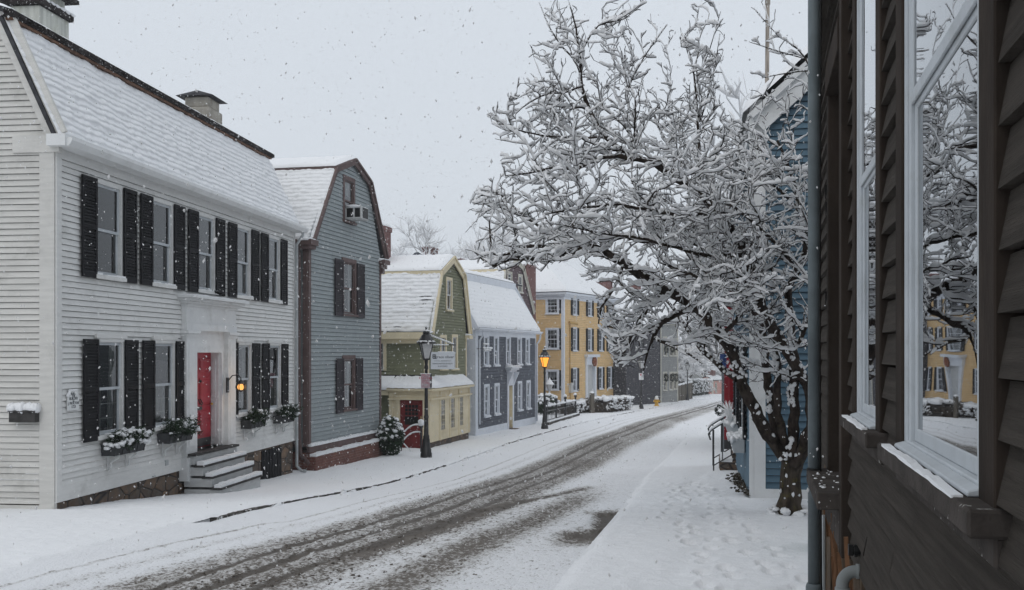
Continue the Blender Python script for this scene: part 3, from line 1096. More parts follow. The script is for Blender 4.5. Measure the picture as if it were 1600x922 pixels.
def build_white_house():
    H = House('white_house', 'white clapboard house with a snowy gambrel roof, black shutters and a red front door', 86, 786, 15.5, 6.6)
    fr = H.fr; root = H.root
    L = fr.u(459.5)
    W = 5.2
    sd = H.side(0.0)
    OV = .34
    ze = fr.z(114, 214, -OV)                       # gutter top
    ub, zb = sd.at(9, 27)                          # gambrel break on the gable
    ue, zeg = sd.at(103, 213)
    yb = -ub
    zfr = fr.z(100, 250)                           # bottom of the frieze
    cuts = []
    # windows -------------------------------------------------------------
    up = [(149, 186, 292, 432), (235.5, 266.5, 318, 442), (308, 331.7, 338.5, 452), (368, 388, 357.5, 462.6), (417.6, 434, 373.5, 471.6)]
    lo = [(151, 188.6, 536, 681), (239, 269, 537, 665), (369, 390, 539, 645.5), (418, 436.4, 540, 636)]
    R = [fr.rect(*q) for q in up]; S = [fr.rect(*q) for q in lo]
    uz0 = sum(r[2] for r in R) / 5; uz1 = sum(r[3] for r in R) / 5
    lz0 = sum(r[2] for r in S) / 4; lz1 = sum(r[3] for r in S) / 4
    wd = sum(r[1] - r[0] for r in R + S) / 9
    cur_u = [None, None, None, ('half', lace_m), None]
    cur_l = [('sides', curtain_m), ('half', curtain_m), ('sides', curtain_m), ('half', curtain_m)]
    muns = [(1, 1), (1, 1), (1, 1), (1, 1), (1, 1)]
    for i, r in enumerate(R):
        c = (r[0] + r[1]) / 2
        cuts.append(window(H, I4, c - wd / 2, c + wd / 2, uz0, uz1, .07, white_paint, vinyl, muns[i], .06, 0, cur_u[i], sash=.05, proud=.03))
        for k in (0, 1):
            sw = wd * .58
            shutter(H, I4, c - wd / 2 - sw - .055 if k == 0 else c + wd / 2 + .055, uz0 - .07, sw, uz1 - uz0 + .12, black_shutter, -.075)
    for i, r in enumerate(S):
        c = (r[0] + r[1]) / 2
        cuts.append(window(H, I4, c - wd / 2, c + wd / 2, lz0, lz1, .07, white_paint, vinyl, (1, 1), .06, .07, cur_l[i], sash=.05, proud=.03))
        # the old small-paned sash behind the storm window, in the lower half
        mb = MB()
        zm = (lz0 + lz1) / 2
        for q in (.33, .67):
            x = c - wd / 2 + wd * q
            mb.box(x - .01, x + .01, .085, .10, lz0, zm - .03)
        for q in (.17, .33):
            z = lz0 + (lz1 - lz0) * q
            mb.box(c - wd / 2, c + wd / 2, .086, .099, z - .01, z + .01)
        mb.build('inner_glazing_bars', far_trim, [o for o in root.children if o.name.startswith('window')][-1])
        for k in (0, 1):
            sw = wd * .58
            shutter(H, I4, c - wd / 2 - sw - .055 if k == 0 else c + wd / 2 + .055, lz0 - .07, sw, lz1 - lz0 + .12, black_shutter, -.075)
    # doorway --------------------------------------------------------------
    pl = (fr.u(283), fr.u(300)); pr = (fr.u(349), fr.u(361))
    dl, dr = fr.u(301), fr.u(344)
    dz0, dz1 = fr.z(330, 697), fr.z(325, 551)
    z_cap = fr.z(315, 519)
    z_ent = fr.z(330, 466)
    cuts.append((pl[0], pr[1], -.35, z_ent - .12))
    mb = MB()
    RD = .25
    # pilasters with bases and caps
    for (a, b) in (pl, pr):
        mb.box(a, b, -.11, .02, dz0 - .32, z_cap)
        mb.box(a - .04, b + .04, -.15, .02, dz0 - .55, dz0 - .10)
        mb.box(a - .03, b + .03, -.14, .02, z_cap - .10, z_cap - .05)
        mb.box(a - .05, b + .05, -.17, .02, z_cap - .045, z_cap + .02)
        q = (b - a) * .2
        mb.box(a + q, b - q, -.122, -.10, dz0 + .1, z_cap - .18)
    # entablature: architrave, frieze, stepped cornice
    a, b = pl[0], pr[1]
    mb.box(a - .02, b + .02, -.13, .02, z_cap + .022, z_cap + .16)
    mb.box(a, b, -.11, .02, z_cap + .162, z_ent - .22)
    for i, (e, o) in enumerate(((.03, .14), (.08, .20), (.14, .27), (.2, .34))):
        mb.box(a - e, b + e, -o, .02, z_ent - .22 + i * .05 + .001 * i, z_ent - .17 + i * .05)
    # wall between pilasters and the deep panelled reveal
    mb.box(pl[1], dl, -.02, RD, dz0 - .02, dz1); mb.box(dr, pr[0], -.02, RD, dz0 - .02, dz1)
    mb.box(pl[1], pr[0], -.019, RD - .002, dz1 + .001, z_cap + .1)
    mb.box(dl - .001, dl + .035, .02, RD - .01, dz0, dz1); mb.box(dr - .035, dr + .001, .02, RD - .01, dz0, dz1)
    for (z_a, z_b) in ((dz0 + .15, dz0 + .85), (dz0 + 1.0, dz1 - .15)):
        mb.box(dr - .05, dr - .034, .09, RD - .09, z_a, z_b)
    for s_, x in ((-1, dl), (1, dr)):
        mb.box(x - .09 if s_ < 0 else x, x if s_ < 0 else x + .09, -.035, -.0195, dz0, dz1 + .09)
    mb.box(dl, dr, -.034, -.0195, dz1 + .001, dz1 + .09)
    ds = mb.build('doorway_surround', white_trim, root)
    mb = MB()
    for i in range(16):
        x = a - .2 + (b - a + .4) * i / 16
        mb.box(x, x + (b - a + .4) / 16, -.33, -.02, z_ent - .021, z_ent + random.uniform(-.012, .008))
    mb.build('snow_on_cornice', snow, ds)
    mb = MB()
    mb.box(dl + .03, dr - .03, RD - .06, RD - .01, dz0 - .02, dz1)
    w2 = (dr - dl) / 2
    for (x0, x1) in ((dl + .12, dl + w2 - .05), (dl + w2 + .05, dr - .12)):
        for (z_a, z_b) in ((.22, .72), (.86, 1.42), (1.54, dz1 - dz0 - .12)):
            mb.box(x0, x1, RD - .075, RD - .058, dz0 + z_a, dz0 + z_b)
            mb.box(x0 + .04, x1 - .04, RD - .085, RD - .074, dz0 + z_a + .04, dz0 + z_b - .04)
    d = mb.build('door', red_paint, root, bevel=.006)
    mb = MB()
    mb.box(dl + .06, dr - .06, RD - .07, RD - .055, dz0, dz0 + .17)
    mb.build('kick_plate', black_metal, d)
    mb = MB()
    c = (dl + dr) / 2
    mb.box(c - .13, c + .13, RD - .095, RD - .084, dz0 + .76, dz0 + .83)
    mb.tube([(c - .05, RD - .09, dz0 + .98), (c - .06, RD - .13, dz0 + .90), (c, RD - .14, dz0 + .86), (c + .06, RD - .13, dz0 + .90), (c + .05, RD - .09, dz0 + .98)], .012, 6)
    mb.build('letter_plate', black_metal, d)
    mb = MB()
    mb.lathe([(.0, -.03), (.03, -.02), (.03, .02), (0, .03)], (c, RD - .11, dz0 + 1.35), 8)
    mb.build('knocker', black_metal, d)
    mb = MB()
    mb.lathe([(.0, -.03), (.032, -.015), (.032, .015), (0, .03)], (dr - .13, RD - .115, dz0 + .86), 8)
    mb.build('handle', brass, d)
    # front steps ------------------------------------------------------------
    cxs = (pl[1] + pr[0]) / 2 + .02
    mb = MB(); ms = MB(); mt = MB(); drifts = []
    run, rise = .175, .215
    hw = (pr[1] - pl[0]) / 2 - .17; cxs -= .15
    for i in range(4):
        zt = dz0 - .03 - i * rise
        y0 = -.10 - (i + 1) * run
        mb.box(cxs - hw, cxs + hw, y0 + .04, -.02 - .002 * i, zt - rise + .002 - (.9 if i == 3 else 0), zt - .045)
        mt.box(cxs - hw - .03, cxs + hw + .04, y0 - .0, y0 + run + .05, zt - .044, zt)
        if i:
            n = 10
            for k in range(n):
                x0 = cxs - hw - .03 + (2 * hw + .07) * k / n
                ms.box(x0, x0 + (2 * hw + .07) / n, y0 + .008 + random.uniform(0, .015), y0 + run - .02, zt - .003, zt + random.uniform(.055, .08))
            drifts.append(ms); ms = MB()
        # closed cheek under the flight
    st = mb.build('front_steps', wood_step, root, bevel=.004)
    mt.build('tread', tread_dark, st)
    for ms in drifts: ms.build('step_snow', snow, st)
    # walls -------------------------------------------------------------------
    mb = MB()
    clap(mb, .24, zfr, .092, lambda z: (.12, L - .1), cuts, .024)
    mb.box(.0, .135, -.03, .1, .0, zfr + .02); mb.box(L - .105, L, -.03, .1, .0, zfr + .02)
    # water table boards, leaving the doorway free
    mb.box(.135, pl[0], -.028, .1, .0, .24); mb.box(pr[1], L - .105, -.028, .1, .0, .24)
    mb.box(0, L, -.034, .1, zfr, zfr + .22)
    wl = mb.build('front_wall', white_paint, root)
    # cornice and gutter
    mb = MB()
    zc = zfr + .22
    for i, (o, h0, h1) in enumerate(((.09, zc, zc + .05), (.16, zc + .051, zc + .1), (.25, zc + .101, ze - .13))):
        mb.box(-.08 - o * .3, L + .08, -o, .05, h0, h1)
    mb.build('cornice', white_trim, root)
    mb = MB()
    prof = [(-OV, ze - .005), (-OV - .005, ze - .05), (-OV + .05, ze - .13), (-.2, ze - .129), (-.2, ze - .005)]
    mb.prism([(-.12, y, z) for y, z in prof], (L + .28, 0, 0))
    mb.build('gutter', white_trim, root)
    # gable wall towards the camera
    T = sd.T
    span = outline([(-W, -1), (-W, zeg), (-W - ub, zb), (-W / 2, zb + 1.1)], [(0, -1), (0, zeg), (ub, zb), (-W / 2, zb + 1.1)])
    mb = MB(T)
    clap(mb, -.02, zb + 1.05, .0925, lambda z: (span(z)[0], span(z)[1] - .02 - (.22 if z < zeg - .1 else 0)), [], .024)
    mb.box(-.235, .0015, -.03, .05, -.12, zeg - .13)
    mb.box(-.66, .09, -.05, .05, zeg - .24, zeg + .02)
    mb.beam((.06, -.03, zeg + .0), (ub - .02, -.03, zb + .02), .06, .32, (1, 0, .45))
    mb.beam((ub - .02, -.03, zb - .05), (-W / 2, -.03, zb + 1.02), .06, .3, (0, 0, 1))
    mb.box(-W, .0, -.02, .05, -.3, -.04)
    mb.build('gable_wall', gable_paint, root)
    # far end and back, closed
    mb = MB()
    mb.prism([(L - .02, .1, -.5), (L - .02, W, -.5), (L - .02, W, zeg), (L - .02, W - yb, zb), (L - .02, W / 2, zb + 1.0), (L - .02, yb + .06, zb - .05), (L - .02, .1, zeg)], (.02, 0, 0))
    mb.box(.02, L - .02, W - .05, W, -.5, zeg)
    mb.build('rear_wall', gable_paint, root)
    # foundation
    mb = MB()
    mb.box(.03, L - .03, .03, .4, -1.4, -.002)
    mb.box(.03, .4, .4, W, -1.4, -.002)
    f = mb.build('foundation', stone, root)
    mb = MB()
    a, b = fr.u(410), fr.u(440)
    mb.box(a, b, .0, .05, -1.2, -.06)
    for k in range(7):
        x = a + (b - a) * (k + .5) / 7
        mb.box(x - .01, x + .01, -.012, 0, -1.2, -.06)
    mb.build('cellar_hatch', black_shutter, f)
    # roof: lower slope, dark eave of the upper slope, upper slope
    mb = MB()
    V1 = Vector((0, yb + .10, zb - (ze - .02)))
    slab(mb, (-.10, -.10, ze - .02), (L + .2, 0, 0), V1, .06)
    top = zb + .13
    slab(mb, (-.14, yb - .16, top - .05), (L + .28, 0, 0), (0, W / 2 - yb + .16, (W / 2 - yb) * .36), .07)
    slab(mb, (-.14, W / 2, top - .05 + (W / 2 - yb) * .36), (L + .28, 0, 0), (0, W / 2 - yb + .16, -(W / 2 - yb) * .36), .07)
    slab(mb, (-.10, W - yb, zb), (L + .2, 0, 0), (0, yb + .1, -(zb - ze)), .06)
    r = mb.build('roof', slate, root)
    snow_slope('roof_snow', r, (-.10, -.13, ze + .0), (L + .2, 0, 0), V1 + Vector((0, .0, -.05)), .135, .045, .018, .036, .4, .045, 3)
    snow_slope('roof_snow', r, (-.14, yb - .15, top - .048), (L + .28, 0, 0), (0, W / 2 - yb + .1, (W / 2 - yb) * .34), .5, .05, .0, .02, 0, .12, 5)
    mb = MB()
    mb.box(-.15, L + .15, yb - .19, yb - .05, top - .16, top - .052)
    for i in range(40):
        x = -.1 + (L + .2) * random.random()
        mb.box(x, x + random.uniform(.1, .5), yb - .2, yb - .186, top - .13 + random.uniform(-.02, .02), top - .06)
    mb.build('roof_edge', dark_roof_edge, r)
    mb = MB()
    mb.box(-.1, L + .1, yb - .165, yb - .06, top - .20, top - .162)
    mb.build('flashing', copper_flash, r)
    # chimneys
    yk = W / 2 - .05
    x0, x1 = fr.u(43, yk - .5), fr.u(108, yk + .0)
    xc = (x0 + x1) / 2
    zt = fr.z(75, 36, yk - .4) + .30
    mb = MB()
    mb.box(xc - .50, xc + .50, yk - .36, yk + .36, zb + .3, zt - .02)
    ch = mb.build('chimney', chim_white, r, bevel=.02)
    mb = MB()
    mb.box(xc - .56, xc + .56, yk - .42, yk + .42, zt - .019, zt + .10)
    mb.box(xc - .62, xc + .62, yk - .5, yk + .5, zt + .34, zt + .41)
    mb.box(xc - .5, xc + .5, yk - .38, yk + .38, zt + .411, zt + .46)
    mb.build('chimney_cap', dark_roof_edge, ch)
    mb = MB()
    mb.box(xc - .42, xc + .44, yk - .3, yk + .3, zt + .101, zt + .34)
    mb.build('chimney_neck', chim_white, ch)
    mb = MB()
    for i in range(7):
        mb.blob((xc - .5 + i * .17, yk - .40, zt + .11), .1, .05, .035, 6, 4, 0, .3)
        mb.blob((xc - .5 + i * .17, yk - .2, zt + .46), .12, .25, .05, 6, 4, 0, .3)
    mb.build('snow_cap', snow, ch, True)
    x0, x1 = fr.u(292, yk), fr.u(345, yk); xc = (x0 + x1) / 2
    zt = fr.z(316, 156, yk); z2 = fr.z(316, 148, yk)
    hw = .44; xc -= .15
    mb = MB()
    mb.box(xc - hw, xc + hw, yk - .38, yk + .38, zb + .2, zt - .28)
    mb.box(xc - hw + .08, xc + hw - .06, yk - .32, yk + .32, zt - .28, zt)
    ch = mb.build('chimney', chim_beige, r, bevel=.03)
    mb = MB()
    e = .52
    mb.add([(xc - e, yk - .5, zt), (xc + e, yk - .5, zt), (xc + e, yk + .5, zt), (xc - e, yk + .5, zt), (xc - e * .6, yk, z2 + .04), (xc + e * .6, yk, z2 + .04)],
           [(0, 3, 2, 1), (0, 1, 5, 4), (2, 3, 4, 5), (1, 2, 5), (3, 0, 4)])
    mb.build('chimney_cap', slate, ch)
    # downpipe at the far corner
    g0 = GH(fr.world(L, 0, 0).x + .1, fr.world(L, 0, 0).y) - fr.Oz
    drop_pipe(H, I4, [(L - .02, -OV + .1, ze - .12), (L - .02, -OV + .1, ze - .2), (L - .06, -.09, ze - .45), (L - .06, -.09, g0 + .18), (L - .03, -.2, g0 + .06), (L - .03, -.32, g0 + .05)], .042, grey_pipe)
    # small vents on the water table
    mb = MB()
    for px, py in ((258, 723),):
        u, z = fr.at(px, py)
        mb.box(u - .06, u + .06, -.04, -.01, z - .05, z + .05)
    mb.build('vent', grey_pipe, root)
    mb = MB()
    u, z = fr.at(237, 745)
    mb.lathe([(0, -.0), (.05, .0), (.05, .02), (0, .02)], (u, -.03, z), 8)
    mb.build('vent', grey_pipe, root)
    mb = MB()
    u, z = fr.at(330, 459)
    mb.tube([(u, -.02, z + .05), (u + .0, -.12, z + .03), (u - .05, -.3, z - .04)], .03, 6)
    mb.build('stub_pipe', dark_plastic, root)

    # ---- things fixed to or standing against the house
    planter(fr, root, 181, 708, wd * 1.30, 'window box with snow-laden boughs nearest the house corner, almost all white', 2.6)
    planter(fr, root, 263, 690, wd * 1.22, 'window box of dark evergreens half under snow just left of the red door', .85)
    planter(fr, root, 386.5, 668, wd * 1.12, 'window box with dark evergreen sprigs below the porch lantern', .55)
    planter(fr, root, 435, 660, wd * 1.12, 'small planted window box closest to the white downpipe', .8)
    # house plaque with its shaped top
    u0, u1, z0, z1 = fr.rect(101.3, 118.7, 609, 641)
    p = fr.world((u0 + u1) / 2, -.03, z0)
    t = thing('house_plaque', 'small white house plaque with dark lettering by the first black shutter', 'plaque', p, root.rotation_euler.z)
    w, h = (u1 - u0) / 2, z1 - z0
    mb = MB()
    mb.prism([(-w, 0, 0), (w, 0, 0), (w, 0, h * .70), (w * .55, 0, h * .97), (-w * .55, 0, h * .97), (-w, 0, h * .70)], (0, -.02, 0))
    mb.build('board', white_trim, t)
    mb = MB()
    for i in range(6):
        mb.blob((-w * .5 + i * w * .2, -.012, h * .98), .05, .025, .018, 6, 4)
        mb.blob((-w * (.98 - i * .08), -.012, h * (.72 + .045 * i)), .03, .025, .018, 6, 4)
    mb.build('snow_cap', snow, t, True)
    rot = (math.pi / 2, 0, 0)
    for s_, zz, sz in (('BUILT', .80, .055), ('FOR', .69, .045), ('BUILDER', .57, .062), ('by', .45, .045), ('J. PROCTOR', .34, .058), ('1720', .17, .062)):
        txt('lettering', s_, sz, (0, -.0215, h * zz), rot, ink_dark, t)
    # letter box on the gable
    u0, u1, z0, z1 = sd.rect(23, 63, 637, 659)
    p = sd.world((u0 + u1) / 2, -.02, z0)
    t = thing('mailbox', 'dark brown wall mailbox topped with thick snow on the gable clapboards', 'mailbox', p, math.atan2(sd.a.y, sd.a.x))
    w = (u1 - u0) / 2; h = z1 - z0
    mb = MB()
    mb.box(-w, w, -.13, 0, 0, h * .8)
    mb.add([(-w - .01, -.15, h * .74), (w + .01, -.15, h * .74), (w + .01, 0, h * 1.0), (-w - .01, 0, h * 1.0), (-w - .01, -.15, h * .80), (w + .01, -.15, h * .80), (w + .01, 0, h * 1.06), (-w - .01, 0, h * 1.06)],
           [(0, 3, 2, 1), (4, 5, 6, 7), (0, 1, 5, 4), (1, 2, 6, 5), (2, 3, 7, 6), (3, 0, 4, 7)])
    mb.tube([(-.03, -.15, h * .55), (-.03, -.165, h * .5), (.03, -.165, h * .5), (.03, -.15, h * .55)], .005, 5)
    mb.build('letter_case', tread_dark, t, bevel=.006)
    mb = MB()
    for i in range(14):
        mb.blob((-w + 2 * w * i / 13, -.075 + random.uniform(-.02, .02), h * 1.0), .05, .085, random.uniform(.07, .095), 7, 5, 0, .15)
    mb.build('snow_cap', snow, t, True)
    # lantern
    u, z = fr.at(354.5, 612, -.13)
    p = fr.world(u, -.13, z)
    t = thing('porch_lantern', 'lit onion-shaped porch lantern glowing amber on the right pilaster of the red door', 'lantern', p, root.rotation_euler.z)
    mb = MB()
    mb.box(-.05, .05, -.03, .0, -.02, .3)
    mb.tube([(0, -.02, .22), (0, -.12, .34), (0, -.24, .36), (.02, -.30, .30), (.02, -.30, .24)], .012, 6)
    mb.build('bracket', black_metal, t)
    mb = MB()
    lc = (.02, -.30, .10)
    mb.lathe([(.012, .16), (.05, .12), (.06, .08), (.07, .07)], lc, 10)
    mb.lathe([(.06, -.075), (.05, -.09), (.03, -.10), (.0, -.105)], lc, 10)
    for k in range(6):
        a = k * math.pi / 3
        mb.tube([(lc[0] + r_ * math.cos(a), lc[1] + r_ * math.sin(a), lc[2] + z_) for r_, z_ in ((.06, .075), (.1, .03), (.105, 0), (.1, -.03), (.06, -.075))], .009, 4)
    mb.build('cage', black_metal, t, True)
    mb = MB()
    mb.lathe([(.04, .06), (.068, .03), (.074, 0), (.068, -.03), (.04, -.06)], lc, 12)
    mb.build('glass_globe', lantern_glow, t, True)
    l = bpy.data.lights.new('lantern_light', 'POINT'); l.energy = 5; l.color = (1, .55, .2); l.shadow_soft_size = .1
    lo_ = bpy.data.objects.new('lantern_light', l); COL.objects.link(lo_); lo_.parent = t; lo_.location = (lc[0] - .0, lc[1] - .16, lc[2])
    return H, L


WH, WHL = build_white_house()


# ================================================================== generic gable-front gambrel house
def gable_pts(fr, pix):
    return [fr.at(*p) for p in pix]


def gambrel_roof(H, pts, depth, mt_trim, mt_edge, course=.13, bare=.5, seed=1, rake_w=.2, rake_proud=.05, snow_up=True, over=.12, edge_face=.12):
    """pts: eaveL, breakL, peak, breakR, eaveR as (u,z) on the gable; ridge runs in +y"""
    root = H.root
    eL, bL, pk, bR, eR = [Vector((p[0], 0, p[1])) for p in pts]
    Yv = Vector((0, depth + over, 0)); off = Vector((0, -over, 0))
    mb = MB()
    for a, b in ((eL, bL), (bL, pk), (pk, bR), (bR, eR)):
        slab(mb, a + off, Yv, b - a, .08)
    r = mb.build('roof', slate, root)
    snow_slope('roof_snow', r, eL + off + Vector((0, depth + over, 0)), -Yv, bL - eL, course, .05, .012, .045, bare, .06, seed)
    d = (pk - bL)
    up_ = snow_slope('roof_snow', r, bL + off + Vector((0, depth + over, 0)) + Vector((-.10, 0, .02)), -Yv, d + Vector((.10, 0, .03)), .6, .11, 0, .03, 0, .1, seed + 1)
    snow_slope('roof_snow', r, pk + off, Yv, bR - pk, .6, .08, 0, .03, 0, .15, seed + 2)
    snow_slope('roof_snow', r, bR + off, Yv, eR - bR, .3, .04, 0, .03, 0, .15, seed + 3)
    # board under the edge of the upper slope
    mb = MB()
    mb.box(bL.x - .09, bL.x + .02, -over - .02, depth, bL.z - edge_face, bL.z + .03)
    mb.build('roof_edge', mt_edge, r)
    # rakes
    mb = MB()
    for a, b, s in ((eL, bL, -1), (bL, pk, -1), (pk, bR, 1), (bR, eR, 1)):
        d = (b - a).normalized()
        n = Vector((-d.z, 0, d.x))
        if n.z < 0: n = -n
        q = n * (-rake_w / 2 + .02)
        mb.beam(a + q + Vector((0, -over + .02 + .004 * (s > 0), 0)) - d * .02, b + q + Vector((0, -over + .02 + .004 * (s > 0), 0)) + d * .05, .05, rake_w, n)
        q2 = n * .02
        mb.beam(a + q2 + Vector((0, -over - .02, 0)), b + q2 + Vector((0, -over - .02, 0)), .06, .06, n)
    mb.build('rake_board', mt_trim, r)
    return r


def simple_chimney(parent, x0, x1, y0, y1, z0, z1, m, seed=0):
    mb = MB()
    mb.box(x0, x1, y0, y1, z0, z1 - .18)
    mb.box(x0 - .04, x1 + .04, y0 - .04, y1 + .04, z1 - .18, z1)
    ch = mb.build('chimney', m, parent, bevel=.01)
    mb = MB()
    n = 4
    for i in range(n):
        for j in range(n):
            mb.blob((x0 + (x1 - x0) * (i + .5) / n, y0 + (y1 - y0) * (j + .5) / n, z1), (x1 - x0) / n * .8, (y1 - y0) / n * .8, .10, 7, 4, 0, .2)
    mb.build('snow_cap', snow, ch, True)
    return ch


# ================================================================== BLUE-GREY HOUSE
def build_grey_house():
    H = House('blue_grey_house', 'blue-grey clapboard gambrel house with plum-brown trim, end-on to the street beside the white house', 481, 727, 27.3, 12.7)
    fr, root = H.fr, H.root
    pts = gable_pts(fr, [(484, 374), (520, 262), (549.5, 250), (574.5, 286), (600, 404)])
    pts[0] = (pts[0][0], pts[0][1])
    W = fr.u(594)
    zs = fr.z(485, 697)               # bottom of the boards
    zw = fr.z(485, 710)
    D = 8.0
    cuts = []
    w1 = fr.rect(537.5, 551, 283, 346); w2 = fr.rect(536, 553, 411, 491); w3 = fr.rect(536.5, 551.5, 562, 639)
    for r in (w1, w2, w3):
        cuts.append(window(H, I4, *r, cas=.13, cm=brown_trim, sm=brown_trim, sill=.05, curtain=('sides', lace_m) if r is not w1 else ('top', lace_m), snow_sill=False, sash=.05))
    for r in (w2, w3):
        sw = (r[1] - r[0]) * .72
        h = r[3] - r[2] + .12
        shutter(H, I4, r[0] - .115 - sw, r[2] - .08, sw, h, dark_shutter, -.075)
        shutter(H, I4, r[1] + .115, r[2] - .08, sw, h, dark_shutter, -.075)
    eL, bL, pk, bR, eR = pts
    span = outline([(0, -1), (0, eL[1]), (bL[0], bL[1]), (pk[0], pk[1])], [(W, -1), (W, eR[1] - .05), (bR[0], bR[1]), (pk[0], pk[1])])
    mb = MB()
    clap(mb, zs, pk[1] - .1, .115, lambda z: (max(span(z)[0] + .0, 0.0), span(z)[1]), cuts, .024)
    # side wall towards the camera
    sd = H.side(0.0)
    mb.T = sd.T
    clap(mb, zs, eL[1], .115, lambda z: (-D, -.0), [], .024)
    mb.build('wall', blue_grey, root)
    mb = MB()
    mb.box(-.02, .14, -.035, .02, zs, eL[1]); mb.box(W - .12, W + .02, -.035, .02, zs, eR[1] - .15)
    # the brown pilasters of the side wall, seen edge-on past the white house
    mb.box(-.06, -.001, -.0, .12, zs, eL[1] - .1); mb.box(-.05, -.001, .34, .5, zs, eL[1] - .2)
    mb.box(-.34, .16, -.24, .5, eL[1] - .19, eL[1] - .04)
    mb.box(-.30, .12, -.18, .5, eL[1] - .28, eL[1] - .191)
    mb.box(-.02, -.018, .5, D, zs, zs + .1)
    mb.box(W - .16, W + .34, -.22, .4, eR[1] - .22, eR[1] - .08)
    mb.box(W - .1, W + .22, -.16, .4, eR[1] - .36, eR[1] - .221)
    mb.box(W - .06, W + .12, -.11, .4, eR[1] - .52, eR[1] - .361)
    mb.box(-.04, W + .04, -.07, .02, zs - .16, zs - .002)
    mb.build('corner_trim', brown_trim, root)
    mb = MB()
    for i in range(10):
        mb.blob((-.32 + .05 * i, -.02, eL[1] - .035), .07, .22, .05, 6, 4, 0, .2)
    mb.build('eave_snow', snow, root, True)
    mb = MB()
    for i in range(10):
        mb.blob((W - .12 + .048 * i, -.02, eR[1] - .075), .07, .2, .05, 6, 4, 0, .2)
    mb.build('eave_snow', snow, root, True)
    n = 40
    mb = MB()
    for i in range(n):
        a = -.02 + (W + .04) * i / n
        mb.box(a, a + (W + .04) / n, -.105 + random.uniform(-.01, .01), -.0, zs - .003, zs + random.uniform(.05, .085))
    mb.build('snow_ledge', snow, root)
    mb = MB()
    for i in range(n):
        a = -.02 + (W + .04) * i / n
        mb.box(a, a + (W + .04) / n, -.24 + random.uniform(-.012, .02), -.06, zs - .262, zs - .20 + random.uniform(.0, .03))
    mb.build('snow_ledge', snow, root)
    # brick foundation with its ledge
    mb = MB()
    mb.box(.0, W + .03, -.22, .5, -1.2, zs - .26)
    mb.box(0.01, W, -.05, .5, zs - .26, zs - .165)
    mb.box(-.1, .2, .5, D, -1.2, zs - .165)
    mb.build('foundation', brick, root)
    r = gambrel_roof(H, pts, D, brown_trim, brown_trim, .14, .25, 21, .16, edge_face=.2)
    # back and far walls
    mb = MB()
    mb.box(W - .03, W, .02, D, -.5, eR[1])
    mb.prism([(0, D - .05, -.5), (W, D - .05, -.5), (W, D - .05, eR[1]), (bR[0], D - .05, bR[1] - .1), (pk[0], D - .05, pk[1] - .1), (bL[0], D - .05, bL[1] - .1), (0, D - .05, eL[1])], (0, .04, 0))
    mb.build('rear_wall', blue_grey, root)
    # tall brick chimney on the far side
    z1 = fr.z(596, 357, 2.0)
    xa, xb = fr.u(590, 1.8), fr.u(603, 1.8)
    simple_chimney(r, xa - .1, xb, 1.6, 2.3, eR[1] - .4, z1, brick_far)
    # vent stack on the upper slope
    mb = MB()
    yv = 1.6
    u, z = fr.at(437, 262, 5.2)
    mb.tube([(bL[0] - .35, 5.0, bL[1] - 1.0), (bL[0] - .35, 5.0, bL[1] + .22)], .055, 8)
    mb.build('vent_stack', ac_grey, r)
    # downpipes
    g0 = .02
    drop_pipe(H, I4, [(-.2, .2, eL[1] - .2), (-.12, .2, eL[1] - .45), (-.12, .2, .8), (-.12, .15, .3), (-.16, -.1, .06)], .055, brown_trim)
    # air conditioner hanging from the attic window
    u0, u1, z0, z1 = fr.rect(541, 557, 326, 348)
    c = (w1[0] + w1[1]) / 2 + .02
    z0 = w1[2] + .03
    p = fr.world(c, 0, z0)
    t = thing('air_conditioner', 'pale grey window air conditioner with snow on top in the attic window', 'air conditioner', p, root.rotation_euler.z)
    hw = .27
    mb = MB()
    mb.box(-hw, hw, -.52, .05, 0, .38)
    mb.build('case', ac_grey, t, bevel=.02)
    mb = MB()
    mb.box(-hw + .05, hw - .05, -.525, -.519, .04, .34)
    for s in (-1, 1):
        for y0, y1 in ((-.46, -.30), (-.24, -.05)):
            xx = s * (hw + .003)
            mb.box(min(xx, xx - s * .004), max(xx, xx - s * .004), y0, y1, .06, .32)
    mb.build('grille', dark_plastic, t)
    mb = MB()
    for i in range(8):
        mb.blob((-hw + .08 * i, -.25, .375), .08, .26, .05, 7, 4, 0, .15)
    mb.build('snow_cap', snow, t, True)
    return H


build_grey_house()
